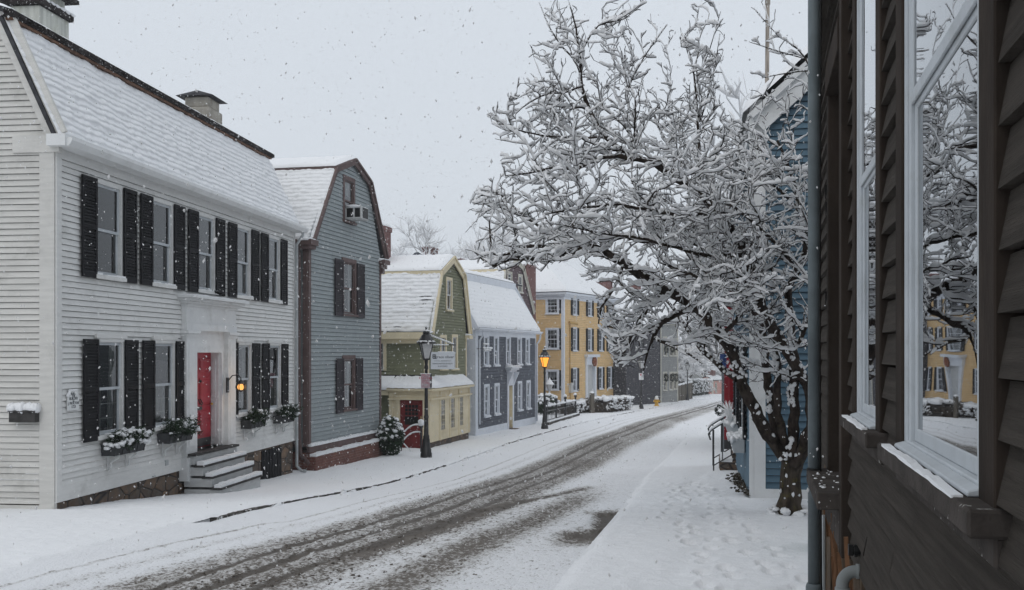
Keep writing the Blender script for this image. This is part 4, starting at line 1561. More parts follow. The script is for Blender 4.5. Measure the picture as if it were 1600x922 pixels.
# ================================================================== GREEN SHOP HOUSE
def build_green():
    H = House('green_shop_house', 'small olive-green gambrel house with a cream shopfront and dull red door', 668, 703, 35.6, 14.0, cat='shop')
    fr, root = H.fr, H.root
    eL, bL, pk, bR, eR = pts = gable_pts(fr, [(671, 518), (685.6, 424), (705, 402), (722.3, 431), (731.5, 522)])
    W = fr.u(728)
    D = 8.5
    sd = H.side(0.0)
    cuts = []
    wa = fr.rect(697.5, 704.5, 438, 484); wb = fr.rect(688.5, 695.5, 528, 576); wc = fr.rect(706.5, 713, 527, 576)
    zb = fr.z(690, 592)
    for r in (wa, wb, wc):
        cuts.append(window(H, I4, *r, cas=.11, cm=cream, sm=white_trim, sill=.06, curtain=('top', lace_m) if r is wa else ('half', lace_m), snow_sill=True, sash=.04))
    span = outline([(0, -1), (0, eL[1] - .1), (bL[0], bL[1]), (pk[0], pk[1])], [(W, -1), (W, eR[1] - .1), (bR[0], bR[1]), (pk[0], pk[1])])
    mb = MB()
    clap(mb, -.3, pk[1] - .1, .105, span, cuts, .024)
    # side wall, facing the camera
    mb.T = sd.T
    ws = sd.rect(590, 599.5, 524, 579)
    cu2 = [window(H, sd.T, ws[0], ws[1], ws[2], ws[3], cas=.11, cm=cream, sm=white_trim, sill=0, curtain=('half', lace_m))]
    clap(mb, -.3, eL[1] - .05, .105, lambda z: (-D, 0), cu2, .024)
    mb.T = None
    mb.build('wall', green_paint, root)
    mb = MB()
    mb.box(-.02, .10, -.03, .02, zb, eL[1] - .1); mb.box(W - .10, W + .015, -.03, .02, -.2, eR[1] - .1)
    mb.box(-.03, .0, -.02, .12, zb, eL[1] - .1)
    # eave box + gutter on the side
    mb.box(-.30, .02, -.06, D, eL[1] - .26, eL[1] - .03)
    mb.box(-.12, .02, -.02, D, eL[1] - .42, eL[1] - .261)
    mb.box(W - .16, W + .30, -.2, .2, eR[1] - .2, eR[1] - .06)
    mb.build('corner_trim', cream, root)
    mb = MB()
    for i in range(8):
        mb.blob((W - .1 + .05 * i, -.02, eR[1] - .05), .07, .18, .06, 6, 4, 0, .2)
    mb.build('eave_snow', snow, root, True)
    mb = MB()
    for i in range(8):
        mb.blob((-.28 + .05 * i, -.08, eL[1] - .02), .07, .12, .05, 6, 4, 0, .2)
    mb.build('snow_ledge', snow, root)
    r = gambrel_roof(H, pts, D, cream, cream, .155, 1.0, 41, .22, edge_face=.22)
    mb = MB()
    mb.box(bL[0] - .05, bL[0] - .02, -.1, D, bL[1] - .36, bL[1] - .23)
    mb.build('flashing', dark_roof_edge, r)
    mb = MB()
    mb.box(W - .03, W - .001, .02, D, -.5, eR[1] - .1)
    mb.box(0, W, D - .05, D, -.5, eL[1])
    mb.build('rear_wall', green_paint, root)
    # ---------------- shopfront
    x0, x1, y0, y1 = -.62, fr.u(733.5, -.28), -.28, 1.18
    zt = fr.z(700, 606, -.28)
    zb0 = fr.z(686, 694, -.28) + .13
    ww = [fr.rect(689.3, 695.5, 625, 672, -.28), fr.rect(704.5, 710.5, 623, 668, -.28), fr.rect(718.5, 723.7, 621, 664, -.28)]
    wz0 = sum(w[2] for w in ww) / 3; wz1 = sum(w[3] for w in ww) / 3
    sf = MB()
    # street face: panels and mullions with real openings
    xs = [x0]
    for w in ww: xs += [w[0], w[1]]
    xs.append(x1)
    for i in range(0, len(xs) - 1):
        solid = i % 2 == 0
        if solid: sf.box(xs[i], xs[i + 1], y0, y0 + .06, zb0, zt - .08)
        else:
            sf.box(xs[i], xs[i + 1], y0 + .002, y0 + .06, zb0, wz0); sf.box(xs[i], xs[i + 1], y0 + .002, y0 + .06, wz1, zt - .08)
    for i, w in enumerate(ww):
        mid = (w[0] + w[1]) / 2
        nx = (ww[i + 1][0] if i < 2 else x1)
        xx = w[0] - .12
        sf.box(xx - .05, xx + .05, y0 - .03, y0, zb0, zt - .1)
        if i == 2: sf.box(x1 - .1, x1, y0 - .03, y0, zb0, zt - .1)
        sf.box(w[0] - .0, w[1] + .3, y0 - .014, y0, zb0 + .12, wz0 - .14)
        sf.box(w[0] - .06, w[1] + .34, y0 - .028, y0 - .0, wz0 - .07, wz0 - .01)
        sf.box(w[0] - .0, w[1] + .3, y0 - .02, y0, wz1 + .12, zt - .3)
    sf.box(x0, x1, y0 - .05, y0, wz1 + .03, wz1 + .10)
    # door side
    T = sd.T
    sd2 = H.side(x0)
    T2 = sd2.T
    dl, dr, dz0, dz1 = sd2.rect(625, 661, 623, 703)
    sf.T = T2
    # u' on this plane = -y: from -y1 (left) to -y0 (right)
    sf.box(-y1, dl, 0, .06, -.3, zt - .08); sf.box(dr, -y0, 0.001, .06, -.3, zt - .08)
    sf.box(dl, dr, .001, .06, dz1, zt - .08)
    sf.box(-y1, -y1 + .13, -.03, 0, -.2, zt - .1); sf.box(dl - .12, dl, -.045, 0, -.2, dz1 + .12); sf.box(dr, dr + .06, -.045, 0, -.2, dz1 + .12)
    sf.box(dl, dr, -.044, 0, dz1, dz1 + .12)
    sf.T = None
    # entablature with a projecting cornice all round
    for e, a, b in ((.0, zt - .08, zt - .05), (.05, zt - .35, zt - .30), (.10, zt - .05, zt + .02)):
        sf.box(x0 - e - .04, x1 + e, y0 - e - .05, y1 + .02, a, b)
    sf.box(x0 + .06, x1, y0 + .061, .05, -.3, zb0 + .02)
    shop = sf.build('shopfront', cream, root)
    mb = MB()
    mb.box(x0 + .03, x1 - .02, y0 + .03, y1 - .05, -.9, zb0)
    mb.build('foundation', stone, shop)
    for w in ww:
        mb = MB()
        for i in range(1, 3):
            c = w[0] + (w[1] - w[0]) * i / 3
            mb.box(c - .007, c + .007, y0 + .006, y0 + .022, wz0, wz1)
        for i in range(1, 6):
            c = wz0 + (wz1 - wz0) * i / 6
            mb.box(w[0], w[1], y0 + .007, y0 + .021, c - .007, c + .007)
        sh = mb.build('shop_window', cream, shop)
        mb = MB()
        mb.poly([(w[0], y0 + .014, wz0), (w[1], y0 + .014, wz0), (w[1], y0 + .014, wz1), (w[0], y0 + .014, wz1)])
        mb.build('pane', glass, sh)
        mb = MB()
        A = [(w[0] - .05, y0 + .062, wz0 - .05), (w[1] + .05, y0 + .062, wz0 - .05), (w[1] + .05, y0 + .062, wz1 + .05), (w[0] - .05, y0 + .062, wz1 + .05)]
        B = [(p[0], y0 + .27, p[2]) for p in A]
        mb.add(A + B, [(0, 1, 5, 4), (1, 2, 6, 5), (2, 3, 7, 6), (3, 0, 4, 7), (4, 5, 6, 7)])
        mb.build('display_back', olive_wall, sh)
    # the red door
    mb = MB(T2)
    mb.box(dl, dr, .02, .055, dz0 - .3, dz1)
    gz0, gz1 = dz0 + (dz1 - dz0) * .5, dz1 - .2
    mb.box(dl + .13, dr - .13, .012, .021, gz0 - .06, gz1 + .06)
    mb.box(dl + .13, dr - .13, .012, .021, dz0 + .12, gz0 - .22)
    d = mb.build('door', dull_red, shop)
    mb = MB(T2)
    n = 4
    for i in range(n):
        for j in range(3):
            a = dl + .17 + (dr - dl - .34) * i / n; b = dl + .17 + (dr - dl - .34) * (i + 1) / n
            c = gz0 + .30 + (gz1 - gz0 - .30) * j / 3; e = gz0 + .30 + (gz1 - gz0 - .30) * (j + 1) / 3
            mb.box(a + .012, b - .012, .004, .011, c + .012, e - .012)
    mb.box(dl + .17, dr - .17, .004, .011, gz0 - .02, gz0 + .27)
    mb.build('door_lights', dark_plastic, d)
    mb = MB(T2)
    mb.box(dr - .10, dr - .05, -.01, .019, dz0 + .75, dz0 + 1.15)
    mb.build('door_plate', brass, d)
    mb = MB(T2)
    mb.box(dl - .1, dr + .1, -.02, .03, dz0 - .35, dz0 - .02)
    mb.build('door_sill', stone, shop)
    # lean-to roof over the shopfront, snow on it
    zr = fr.z(700, 590, 0)
    mb = MB()
    o = .16
    rise = max(.18, zr - zt)
    A = [(x0 - o, y0 - o, zt + .02), (x1 + o, y0 - o, zt + .02), (x1 + o - .05, .0, zt + rise), (.0, .0, zt + rise), (.0, y1, zt + rise), (x0 - o, y1 + .05, zt + .02)]
    mb.add(A, [(0, 1, 2, 3), (0, 3, 4, 5)])
    B = [(p[0], p[1], p[2] - .05) for p in A]
    mb.add(B, [(3, 2, 1, 0), (5, 4, 3, 0)])
    mb.add([A[0], A[1], B[1], B[0]], [(0, 1, 2, 3)]); mb.add([A[5], A[0], B[0], B[5]], [(0, 1, 2, 3)]); mb.add([A[1], A[2], B[2], B[1]], [(0, 1, 2, 3)])
    ro = mb.build('shop_roof', cream, shop)
    # snow: two grids
    def sheet(a, b, c, d, seed):
        a, b, c, d = [np.array(q, float) for q in (a, b, c, d)]
        n, m = 60, 14
        s, t_ = np.meshgrid(np.linspace(0, 1, n), np.linspace(0, 1, m), indexing='ij')
        s3, t3 = s[..., None], t_[..., None]
        V = (a * (1 - s3) + b * s3) * (1 - t3) + (d * (1 - s3) + c * s3) * t3
        h = .10 * smooth(-.05, .12, np.minimum(np.minimum(s, 1 - s) * 4, np.minimum(t_ + .0, 1.2 - t_))) + (fbm(s * 14, t_ * 4, seed) - .5) * .05 + .012
        V[..., 2] += np.maximum(h, .006)
        grid_mesh('roof_snow', V, snow, ro)
    sheet(A[0], A[1], A[2], A[3], 51); sheet(A[5], A[0], A[3], A[4], 52)
    mb = MB()
    mb.box(.0, W, -.012, .0, zt + rise, zt + rise + .12, 0)
    mb.box(-.018, .0, 0, D, zt + rise + .0, zt + rise + .14)
    mb.build('flashing', dark_roof_edge, root)
    # lower lean-to further back along the side wall
    mb = MB()
    zl = sd.z(603, 604); zl2 = sd.z(603, 592)
    mb.add([(-.62, y1 + .03, zl - .12), (-.62, 5.5, zl - .12), (.0, 5.5, zl2 + .1), (.0, y1 + .03, zl2 + .1), (-.62, y1 + .03, zl - .28), (-.62, 5.5, zl - .28), (0, 5.5, zl - .28), (0, y1 + .03, zl - .28)],
           [(0, 1, 2, 3), (0, 4, 5, 1), (4, 7, 6, 5), (0, 3, 7, 4), (1, 5, 6, 2)])
    ln_ = mb.build('lean_to_roof', cream, root)
    snow_slope('roof_snow', ln_, (-.66, 5.5, zl - .10), (0, -(5.5 - y1), 0), (.64, 0, zl2 - zl + .2), .6, .09, 0, .03, 0, .1, 55)
    mb = MB(sd.T)
    mb.T = H.side(-.3).T
    clap(mb, -.3, zl - .26, .105, lambda z: (-5.4, -y1), [], .024)
    mb.build('lean_to_wall', green_paint, root)

    # ---- hanging shop sign on its bracket, over the pavement
    u, z = fr.at(668, 538, -.03)
    p = fr.world(.02, -.03, fr.z(670, 540))
    Zs = fr.depth(.02) - .1
    w, h = (711 - 673.5) / FL * Zs, (577 - 550) / FL * Zs
    t = thing('hanging_sign', 'pale grey hanging shop sign on a snow-covered bracket above the shopfront', 'sign', p, 0)
    mb = MB()
    zs = EYE - (550 - CY) / FL * Zs - p.z
    mb.tube([(0, 0, .02), (w + .12, -.02, .02)], .016, 6)
    mb.tube([(0, 0, .36), (.5, -.01, .25), (w + .02, -.02, .03)], .012, 6)
    mb.tube([(0, 0, -.08), (w * .8, -.02, -.02)], .010, 6)
    mb.tube([(0, 0, -.2), (0, 0, .45)], .014, 6)
    for x in (.16, w * .9): mb.tube([(x + .05, -.02, .02), (x + .05, -.02, zs + .0)], .006, 5)
    mb.build('bracket', black_metal, t)
    mb = MB()
    mb.box(.08, .08 + w, -.045, -.005, zs - h, zs)
    bd = mb.build('board', sign_white, t, bevel=.006)
    mb = MB()
    for i in range(12): mb.blob((w * i / 11, -.015, .39 - .32 * i / 11), .06, .035, .03, 6, 4)
    mb.build('bracket_snow', snow, t, True)
    mb = MB()
    for i in range(12): mb.blob((w * i / 11 * .8, -.02, .03), .05, .03, .022, 6, 4)
    mb.build('bracket_snow', snow, t, True)
    mb = MB()
    for i in range(8): mb.blob((.1 + w * (i + 4) / 11 * .9, -.025, zs + .005), .06, .03, .015, 6, 4)
    mb.build('snow_cap', snow, t, True)
    rot = (math.pi / 2, 0, 0)
    cx = .08 + w / 2
    txt('lettering', 'grace oliver', .135, (cx + .07, -.047, zs - h * .29), rot, ink_dark, bd)
    txt('lettering', 'HANDCRAFTED JEWELRY', .062, (cx, -.047, zs - h * .68), rot, ink_dark, bd)
    txt('lettering', '& GOODIES', .062, (cx, -.047, zs - h * .83), rot, ink_dark, bd)
    mb = MB()
    mb.box(cx - w * .36, cx + w * .36, -.048, -.045, zs - h * .525, zs - h * .51)
    mb.box(cx - w * .18, cx + w * .2, -.0485, -.045, zs - h * .53, zs - h * .505)
    ex = .08 + w * .145
    for dx in (-.045, 0.0, .045):
        mb.box(ex + dx - .012, ex + dx + .012, -.048, -.045, zs - h * .40, zs - h * .14)
    for dz in (.16, .27, .38):
        mb.box(ex - .055, ex + .055, -.0485, -.045, zs - h * dz - .01, zs - h * dz + .01)
    mb.build('emblem', ink_dark, bd)

    # ---- small white handrail with snow by the door
    p = on_ground(658, 706)
    t = thing('handrail', 'snow-covered curved metal handrail with a snow-capped newel outside the red shop door', 'handrail', p, 0)
    mb = MB(); ms = MB()
    k = p.y / FL
    nw = (0, 0, 0)
    mb.tube([(0, 0, 0), (0, 0, .75)], .03, 8)
    mb.lathe([(.0, .95), (.06, .9), (.07, .82), (.04, .76), (.0, .75)], (0, 0, 0), 8)
    for zz in (.86, .62):
        pts = []
        for i in range(12):
            q = i / 11
            pts.append((-q * 32 * k, q * .25, zz - q * q * .36 + .05 * math.sin(q * 3.1)))
        mb.tube(pts, .014, 6)
        ms.tube([(a, b, c + .02) for a, b, c in pts], [.028 + random.uniform(-.006, .006) for _ in pts], 7)
    mb.tube([(-32 * k, .25, .0), (-32 * k, .25, .55)], .016, 6)
    mb.build('rail', black_metal, t)
    ms.blob((0, 0, .95), .12, .12, .12, 9, 6, 0, .15)
    ms.tube([(-32 * k, .22, .34), (-16 * k, .0, .02)], .02, 6)
    ms.build('snow_cap', snow, t, True)
    return H


build_green()


def add_shrub(px0, px1, pyt, pyb, label, Z=None, snow_amt=1.0, lm=None, n=900, size=.05, name='shrub', depth=None, group=None):
    base = on_ground((px0 + px1) / 2, pyb)
    if Z: base = Vector(((((px0 + px1) / 2) - CX) / FL * Z, Z, 0)); base.z = GH(base.x, Z)
    k = base.y / FL
    w = (px1 - px0) * k / 2; h = (pyb - pyt) * k
    d = depth or w
    t = thing(name, label, 'shrub', base, 0, group)
    mb = MB()
    leafy(mb, (0, 0, h * .5), w, d, h * .5, n, size)
    leafy(mb, (0, 0, h * .42), w * .7, d * .7, h * .4, n // 2, size, 0, .1)
    mb.build('foliage', lm or leaf_dark, t)
    mb = MB()
    for i in range(7):
        a = random.uniform(0, 6.28)
        mb.tube([(0, 0, -.05), (w * .3 * math.cos(a), d * .3 * math.sin(a), h * .35), (w * .7 * math.cos(a), d * .7 * math.sin(a), h * .75)], [.03, .02, .008], 5)
    mb.build('stems', bark, t)
    mb = MB()
    snow_clumps(mb, (0, 0, h * .45), w, d, h * .58, int(80 * snow_amt), max(.05, w * .17), 0, .0)
    mb.build('snow_cap', snow, t, True)
    return t


add_shrub(590, 630, 652, 712, 'dense dark shrub with snow clinging to it beside the brick foundation of the blue-grey house', None, 1.3, None, 2600, .055)


# ================================================================== NAVY HOUSE
def build_navy():
    H = House('navy_house', 'navy shingled house with five white-framed windows upstairs and a gambrel roof', 742, 683.5, 41.0, 17.5)
    fr, root = H.fr, H.root
    L = fr.u(836.5)
    sd = H.side(0)
    W = 5.0
    ze = fr.z(740, 511, -.25)
    # break: intersect pixel of the upper edge with the plane y = yb
    yb = 1.25
    zb = fr.z(811, 449, yb)
    ubR = fr.u(811, yb)
    cuts = []
    ups = [(756.5, 762, 525, 571), (772, 777.5, 527, 570.5), (791, 796.2, 528, 570), (808.5, 813.5, 530, 569), (821.5, 826, 530.5, 568)]
    los = [(757, 762.5, 605, 650), (773, 778.5, 602, 648), (809, 814, 599, 640), (823, 827, 597, 637)]
    R = [fr.rect(*q) for q in ups]; S = [fr.rect(*q) for q in los]
    wd = sum(r[1] - r[0] for r in R + S) / 9
    z0 = sum(r[2] for r in R) / 5; z1 = sum(r[3] for r in R) / 5; y0 = sum(r[2] for r in S) / 4; y1 = sum(r[3] for r in S) / 4
    for i, r in enumerate(R):
        c = (r[0] + r[1]) / 2
        cuts.append(window(H, I4, c - wd / 2, c + wd / 2, z0, z1, .10, navy_trim, navy_trim, (2, 2), .07, 0, None if i % 2 else ('half', lace_m), sash=.05))
    for i, r in enumerate(S):
        c = (r[0] + r[1]) / 2
        cuts.append(window(H, I4, c - wd / 2, c + wd / 2, y0, y1, .10, navy_trim, navy_trim, (2, 2), .07, 0, ('half', lace_m), sash=.05))
    dl, dr = fr.u(794), fr.u(799.5)
    dz0, dz1 = fr.z(796, 669), fr.z(796, 603)
    cuts.append((dl - .02, dr + .02, -.2, dz1))
    mb = MB()
    clap(mb, .32, ze - .3, .135, lambda z: (.3, L - .1), cuts, .02)
    mb.T = sd.T
    span = outline([(-W, -1), (-W, ze), (-W + yb, zb), (-W / 2, zb + .9)], [(0, -1), (0, ze), (-yb, zb), (-W / 2, zb + .9)])
    clap(mb, -.3, zb + .85, .135, span, [], .02)
    mb.T = None
    mb.build('wall', navy, root)
    mb = MB()
    mb.box(-.02, .30, -.035, .05, -.02, ze - .1); mb.box(L - .12, L + .02, -.035, .05, .0, ze - .1)
    mb.box(-.03, .0, .05, .34, -.02, ze - .1)
    mb.box(.3, dl - .22, -.03, .05, -.02, .32); mb.box(dr + .2, L - .12, -.03, .05, .0, .32)
    mb.box(0, L, -.034, .05, ze - .32, ze - .12)
    mb.box(-.03, 0, .34, W, -.3, .32)
    mb.build('corner_trim', navy_trim, root)
    mb = MB()
    mb.prism([(-.15, -.28, ze), (-.15, -.29, ze - .05), (-.15, -.22, ze - .12), (-.15, .0, ze - .12), (-.15, 0, ze)], (L + .5, 0, 0))
    mb.build('gutter', navy_trim, root)
    mb = MB()
    mb.box(.05, L, .0, .3, -1.0, -.02)
    mb.build('foundation', brick, root)
    # door with bracketed hood
    mb = MB()
    mb.box(dl - .2, dl, -.05, .25, dz0 - .05, dz1 + .02); mb.box(dr, dr + .2, -.05, .25, dz0 - .05, dz1 + .02)
    mb.box(dl - .22, dr + .22, -.06, .25, dz1 + .02, dz1 + .62)
    for i, e in enumerate((.06, .14, .24)):
        mb.box(dl - .22 - e, dr + .22 + e, -.10 - e, .05, dz1 + .62 + i * .08, dz1 + .69 + i * .08)
    for x in (dl - .22, dr + .14):
        mb.prism([(x, -.06, dz1 + .02), (x, -.06, dz1 + .61), (x, -.30, dz1 + .61), (x, -.14, dz1 + .25)], (.08, 0, 0))
    ds = mb.build('doorway_surround', navy_trim, root)
    mb = MB()
    mb.box(dl, dr, .16, .2, dz0, dz1)
    mb.box(dl + .12, dr - .12, .15, .161, dz0 + .2, dz0 + .9); mb.box(dl + .12, dr - .12, .15, .161, dz0 + 1.05, dz1 - .15)
    mb.box(dr - .012, dr - .001, -.04, .16, dz0, dz1)
    mb.build('door', cream, root)
    mb = MB()
    mb.box(dl - .1, dr + .1, -.35, .25, dz0 - .6, dz0 - .02)
    mb.build('door_step', stone, root)
    mb = MB()
    for i in range(8): mb.blob((dl - .4 + (dr - dl + .8) * i / 7, -.15, dz1 + .86), .12, .18, .05, 6, 4, 0, .2)
    mb.build('snow_cap', snow, ds, True)
    # roof
    mb = MB()
    V1 = Vector((0, yb + .12, zb - ze))
    slab(mb, (-.15, -.12, ze), (L + .3, 0, 0), V1, .07)
    slab(mb, (-.15, yb - .18, zb + .10), (ubR + .15, 0, 0), (0, W / 2 - yb + .18, (W / 2 - yb) * .33), .08)
    slab(mb, (-.15, W / 2, zb + .10 + (W / 2 - yb) * .33), (ubR + .15, 0, 0), (0, W / 2 - yb + .18, -(W / 2 - yb) * .33), .08)
    slab(mb, (-.15, W - yb, zb), (L + .3, 0, 0), (0, yb + .1, -(zb - ze)), .07)
    r = mb.build('roof', slate, root)
    snow_slope('roof_snow', r, (-.15, -.2, ze + .01), (L + .3, 0, 0), V1 + Vector((0, .05, -.08)), .2, .08, .006, .02, .15, .09, 61)
    snow_slope('roof_snow', r, (-.15, yb - .18, zb + .11), (L + .3, 0, 0), (0, W / 2 - yb + .1, (W / 2 - yb) * .31), .6, .08, 0, .03, 0, .15, 62)
    mb = MB()
    mb.box(-.18, L + .15, yb - .22, yb - .06, zb - .20, zb + .095)
    mb.build('fascia', navy_trim, r)
    mb = MB()
    mb.box(-.1, L + .1, yb - .17, yb - .06, zb - .34, zb - .201)
    mb.build('flashing', dark_roof_edge, r)
    mb = MB()
    for (s, x) in ((-1, -.16), (1, L + .16)):
        if s > 0: mb.build('rake_board', navy_trim, r); mb = MB()
        mb.prism([(x - .025, -.24, ze - .05), (x - .025, .02, ze - .05), (x - .025, yb + .05, zb - .25), (x - .025, yb - .2, zb - .02)], (.05, 0, 0))
    mb.build('rake_board', navy_trim, r)
    mb = MB()
    mb.box(.02, L, W - .05, W, -.4, ze)
    mb.prism([(L - .02, .06, -.4), (L - .02, W, -.4), (L - .02, W, ze), (L - .02, W - yb, zb), (L - .02, yb, zb), (L - .02, .06, ze)], (.02, 0, 0))
    mb.build('rear_wall', navy, root)
    # downpipes
    drop_pipe(H, I4, [(.42, -.22, ze - .12), (.42, -.2, ze - .3), (.36, -.08, ze - .5), (.36, -.08, .5)], .04, navy_trim)
    drop_pipe(H, I4, [(L + .15, -.22, ze - .1), (L + .12, -.2, ze - .35), (L - .04, -.09, ze - .6), (L - .04, -.09, .1)], .045, navy_trim)
    # snow-laden bracket arms near the corner
    u, z = fr.at(742, 545)
    p = fr.world(.1, 0, z)
    t = thing('wall_bracket', 'snow-laden double metal arm sticking out from the corner of the navy house', 'bracket', p, root.rotation_euler.z)
    mb = MB(); ms = MB()
    for zz, a, b in ((.0, -.35, .75), (.16, -.3, .3), (-.08, -.25, .55)):
        mb.tube([(a, -.45, zz), (b, -.42, zz)], .014, 6)
        ms.tube([(a + (b - a) * i / 9, -.45, zz + .03) for i in range(10)], [.035 + random.uniform(-.01, .01) for _ in range(10)], 7)
    mb.tube([(.02, 0, 0), (.02, -.46, 0)], .014, 6); mb.tube([(.02, -.45, -.1), (.02, -.45, .18)], .014, 6)
    mb.build('arm', black_metal, t)
    ms.build('snow_cap', snow, t, True)
    return H


build_navy()


# ================================================================== PLUM HOUSE behind
def build_plum():
    H = House('plum_house', 'plum shingled gambrel house with two brick chimneys, behind the navy house', 781, 660, 60.0, 22)
    fr, root = H.fr, H.root
    eL, bL, pk, bR, eR = pts = gable_pts(fr, [(777, 492), (787, 421), (804, 406), (816, 418), (833, 488)])
    W = fr.u(833)
    cuts = []
    for q in ((793.5, 798.5, 428, 439), (810.5, 815, 432, 457)):
        r = fr.rect(*q)
        cuts.append(window(H, I4, *r, cas=.14, cm=far_trim, sm=white_trim, sill=.06, depth=.4))
    span = outline([(0, -1), (eL[0], eL[1]), (bL[0], bL[1]), (pk[0], pk[1])], [(W, -1), (eR[0], eR[1]), (bR[0], bR[1]), (pk[0], pk[1])])
    mb = MB()
    clap(mb, -.5, pk[1] - .1, .15, span, cuts, .024)
    mb.T = H.side(0).T
    clap(mb, -.5, eL[1], .15, lambda z: (-8, 0), [], .024)
    mb.T = None
    mb.box(W - .05, W, 0.02, 8, -.5, eR[1]); mb.box(0, W, 7.95, 8, -.5, eL[1])
    mb.build('wall', purple, root)
    r = gambrel_roof(H, pts, 8, far_trim, cream, .2, .2, 81, .22, edge_face=.3)
    x0, x1 = fr.u(820, .8), fr.u(834, .8)
    simple_chimney(r, fr.u(820, 1.2), fr.u(833, 1.2), 1.0, 1.9, eR[1] - 1, fr.z(827, 414, 1.2), brick_far)
    xa, xb = fr.u(713, 7), fr.u(735, 7)
    c = (bL[0] + pk[0]) / 2
    simple_chimney(r, fr.u(713, 6.2), fr.u(735, 6.2), 5.9, 6.9, 2.0, fr.z(724, 406, 6.2), brick_far)
    return H


build_plum()


# ================================================================== YELLOW HOUSE
def build_yellow():
    H = House('yellow_house', 'square three-storey yellow clapboard house with a snowy hipped roof and dark shutters', 880.5, 627, 70.0, 26.4)
    fr, root = H.fr, H.root
    L = fr.u(960)
    W = 9.5
    sd = H.side(0)
    zc = fr.z(880.5, 456); zc0 = fr.z(880.5, 467)
    rows = [(467.5, 492), (513, 548), (576, 611)]
    cols = [(894.5, 901), (917.5, 924.5), (935, 941.5), (949.5, 955.5)]
    cuts = []
    zr = []
    for (a, b) in rows:
        # rows are read at the first window column
        zr.append((fr.z(898, b), fr.z(898, a)))
    wd = .62
    cs = [fr.u((a + b) / 2) for a, b in cols]
    cs[0] = (cs[0])
    for ri, (z0, z1) in enumerate(zr):
        for ci, c in enumerate(cs):
            if ri == 2 and ci == 1: continue
            cuts.append(window(H, I4, c - wd / 2, c + wd / 2, z0, z1, .08, navy_trim, navy_trim, (2, 2), .08, 0, None, sash=.06, depth=.5))
            for k in (0, 1):
                sw = wd * .52
                if ci >= 2 and ri == 2 and k == (1 if ci == 2 else 0): sw = wd * .5
                shutter(H, I4, c - wd / 2 - sw - .09 if k == 0 else c + wd / 2 + .09, z0 - .03, sw, z1 - z0 + .06, black_shutter, -.06)
    side_cuts = []
    sr = [(466, 490), (515, 545), (580, 609)]
    for (a, b) in sr:
        r = sd.rect(855, 871, a, b)
        side_cuts.append(window(H, sd.T, *r, cas=.12, cm=navy_trim, sm=navy_trim, mun=(3, 2), sill=.08, curtain=('top', lace_m), sash=.06))
    # door
    dl, dr = fr.u(916.5), fr.u(928)
    dz0, dz1 = fr.z(922, 626), fr.z(922, 570)
    cuts.append((dl, dr, -.5, dz1))
    ex = .125
    mb = MB()
    clap(mb, .0, zc0, ex, lambda z: (.16, L - .14), cuts, .018)
    mb.T = sd.T
    clap(mb, .0, zc0, ex, lambda z: (-W, -.16), side_cuts, .018)
    mb.T = None
    mb.box(.1, L - .1, W - .05, W, 0, zc0); mb.box(L - .05, L, .1, W, 0, zc0)
    mb.build('wall', yellow, root)
    mb = MB()
    mb.box(-.03, .16, -.04, .02, 0, zc0); mb.box(-.035, .0, .02, .16, 0, zc0); mb.box(L - .14, L + .02, -.04, .02, 0, zc0)
    for i, (o, a, b) in enumerate(((.05, zc0 - .02, zc0 + .18), (.2, zc0 + .181, zc0 + .3), (.36, zc0 + .301, zc - .02))):
        mb.box(-o, L + o, -o, W + o, a, b)
    mb.build('cornice', navy_trim, root)
    mb = MB()
    mb.box(.02, L - .02, .02, W, -1.2, .0)
    mb.build('foundation', stone, root)
    # hipped roof
    o = .42
    A = [(-o, -o, zc), (L + o, -o, zc), (L + o, W + o, zc), (-o, W + o, zc)]
    h = 2.7
    ri = .34
    B = [(L * ri, W * ri, zc + h), (L * (1 - ri), W * ri, zc + h), (L * (1 - ri), W * (1 - ri), zc + h), (L * ri, W * (1 - ri), zc + h)]
    mb = MB()
    mb.add(A + B, [(0, 1, 5, 4), (1, 2, 6, 5), (2, 3, 7, 6), (3, 0, 4, 7), (4, 5, 6, 7), (3, 2, 1, 0)])
    rf = mb.build('roof', slate, root)
    mb = MB()
    up = lambda p, d: (p[0], p[1], p[2] + d)
    C = [up(p, .02) for p in A] + [(p[0], p[1], p[2] + .16) for p in B]
    C2 = [(p[0] + (.12 if p[0] < 1 else -.12), p[1] + (.12 if p[1] < 1 else -.12), p[2] + .2) for p in A]
    mb.add(C[:4] + C2 + C[4:], [(0, 1, 5, 4), (1, 2, 6, 5), (2, 3, 7, 6), (3, 0, 4, 7), (4, 5, 9, 8), (5, 6, 10, 9), (6, 7, 11, 10), (7, 4, 8, 11), (8, 9, 10, 11)])
    mb.build('roof_snow', snow, rf)
    for px, py in ((913, 434), (928, 441)):
        yy = W * .55
        u = fr.u(px, yy)
        simple_chimney(rf, u - .5, u + .5, yy - .4, yy + .4, zc + h - 2.0, fr.z(px, py, yy), brick_far)
    # doorway
    mb = MB()
    mb.box(dl - .28, dl, -.1, .2, dz0 - .2, dz1); mb.box(dr, dr + .28, -.1, .2, dz0 - .2, dz1)
    mb.box(dl - .32, dr + .32, -.14, .2, dz1, dz1 + .55)
    mb.box(dl - .45, dr + .45, -.32, .1, dz1 + .551, dz1 + .75)
    ds = mb.build('doorway_surround', navy_trim, root)
    mb = MB()
    mb.box(dl, dr, .1, .15, dz0 - .3, dz1)
    mb.box(dl + .1, dr - .1, .09, .101, dz0 + .15, dz0 + .95); mb.box(dl + .1, dr - .1, .09, .101, dz0 + 1.1, dz1 - .15)
    mb.build('door', ac_grey, root)
    mb = MB()
    u, z = fr.at(925, 565)
    mb.lathe([(.12, -.05), (.36, -.05), (.36, .06), (.12, .06)], (0, 0, 0), 14)
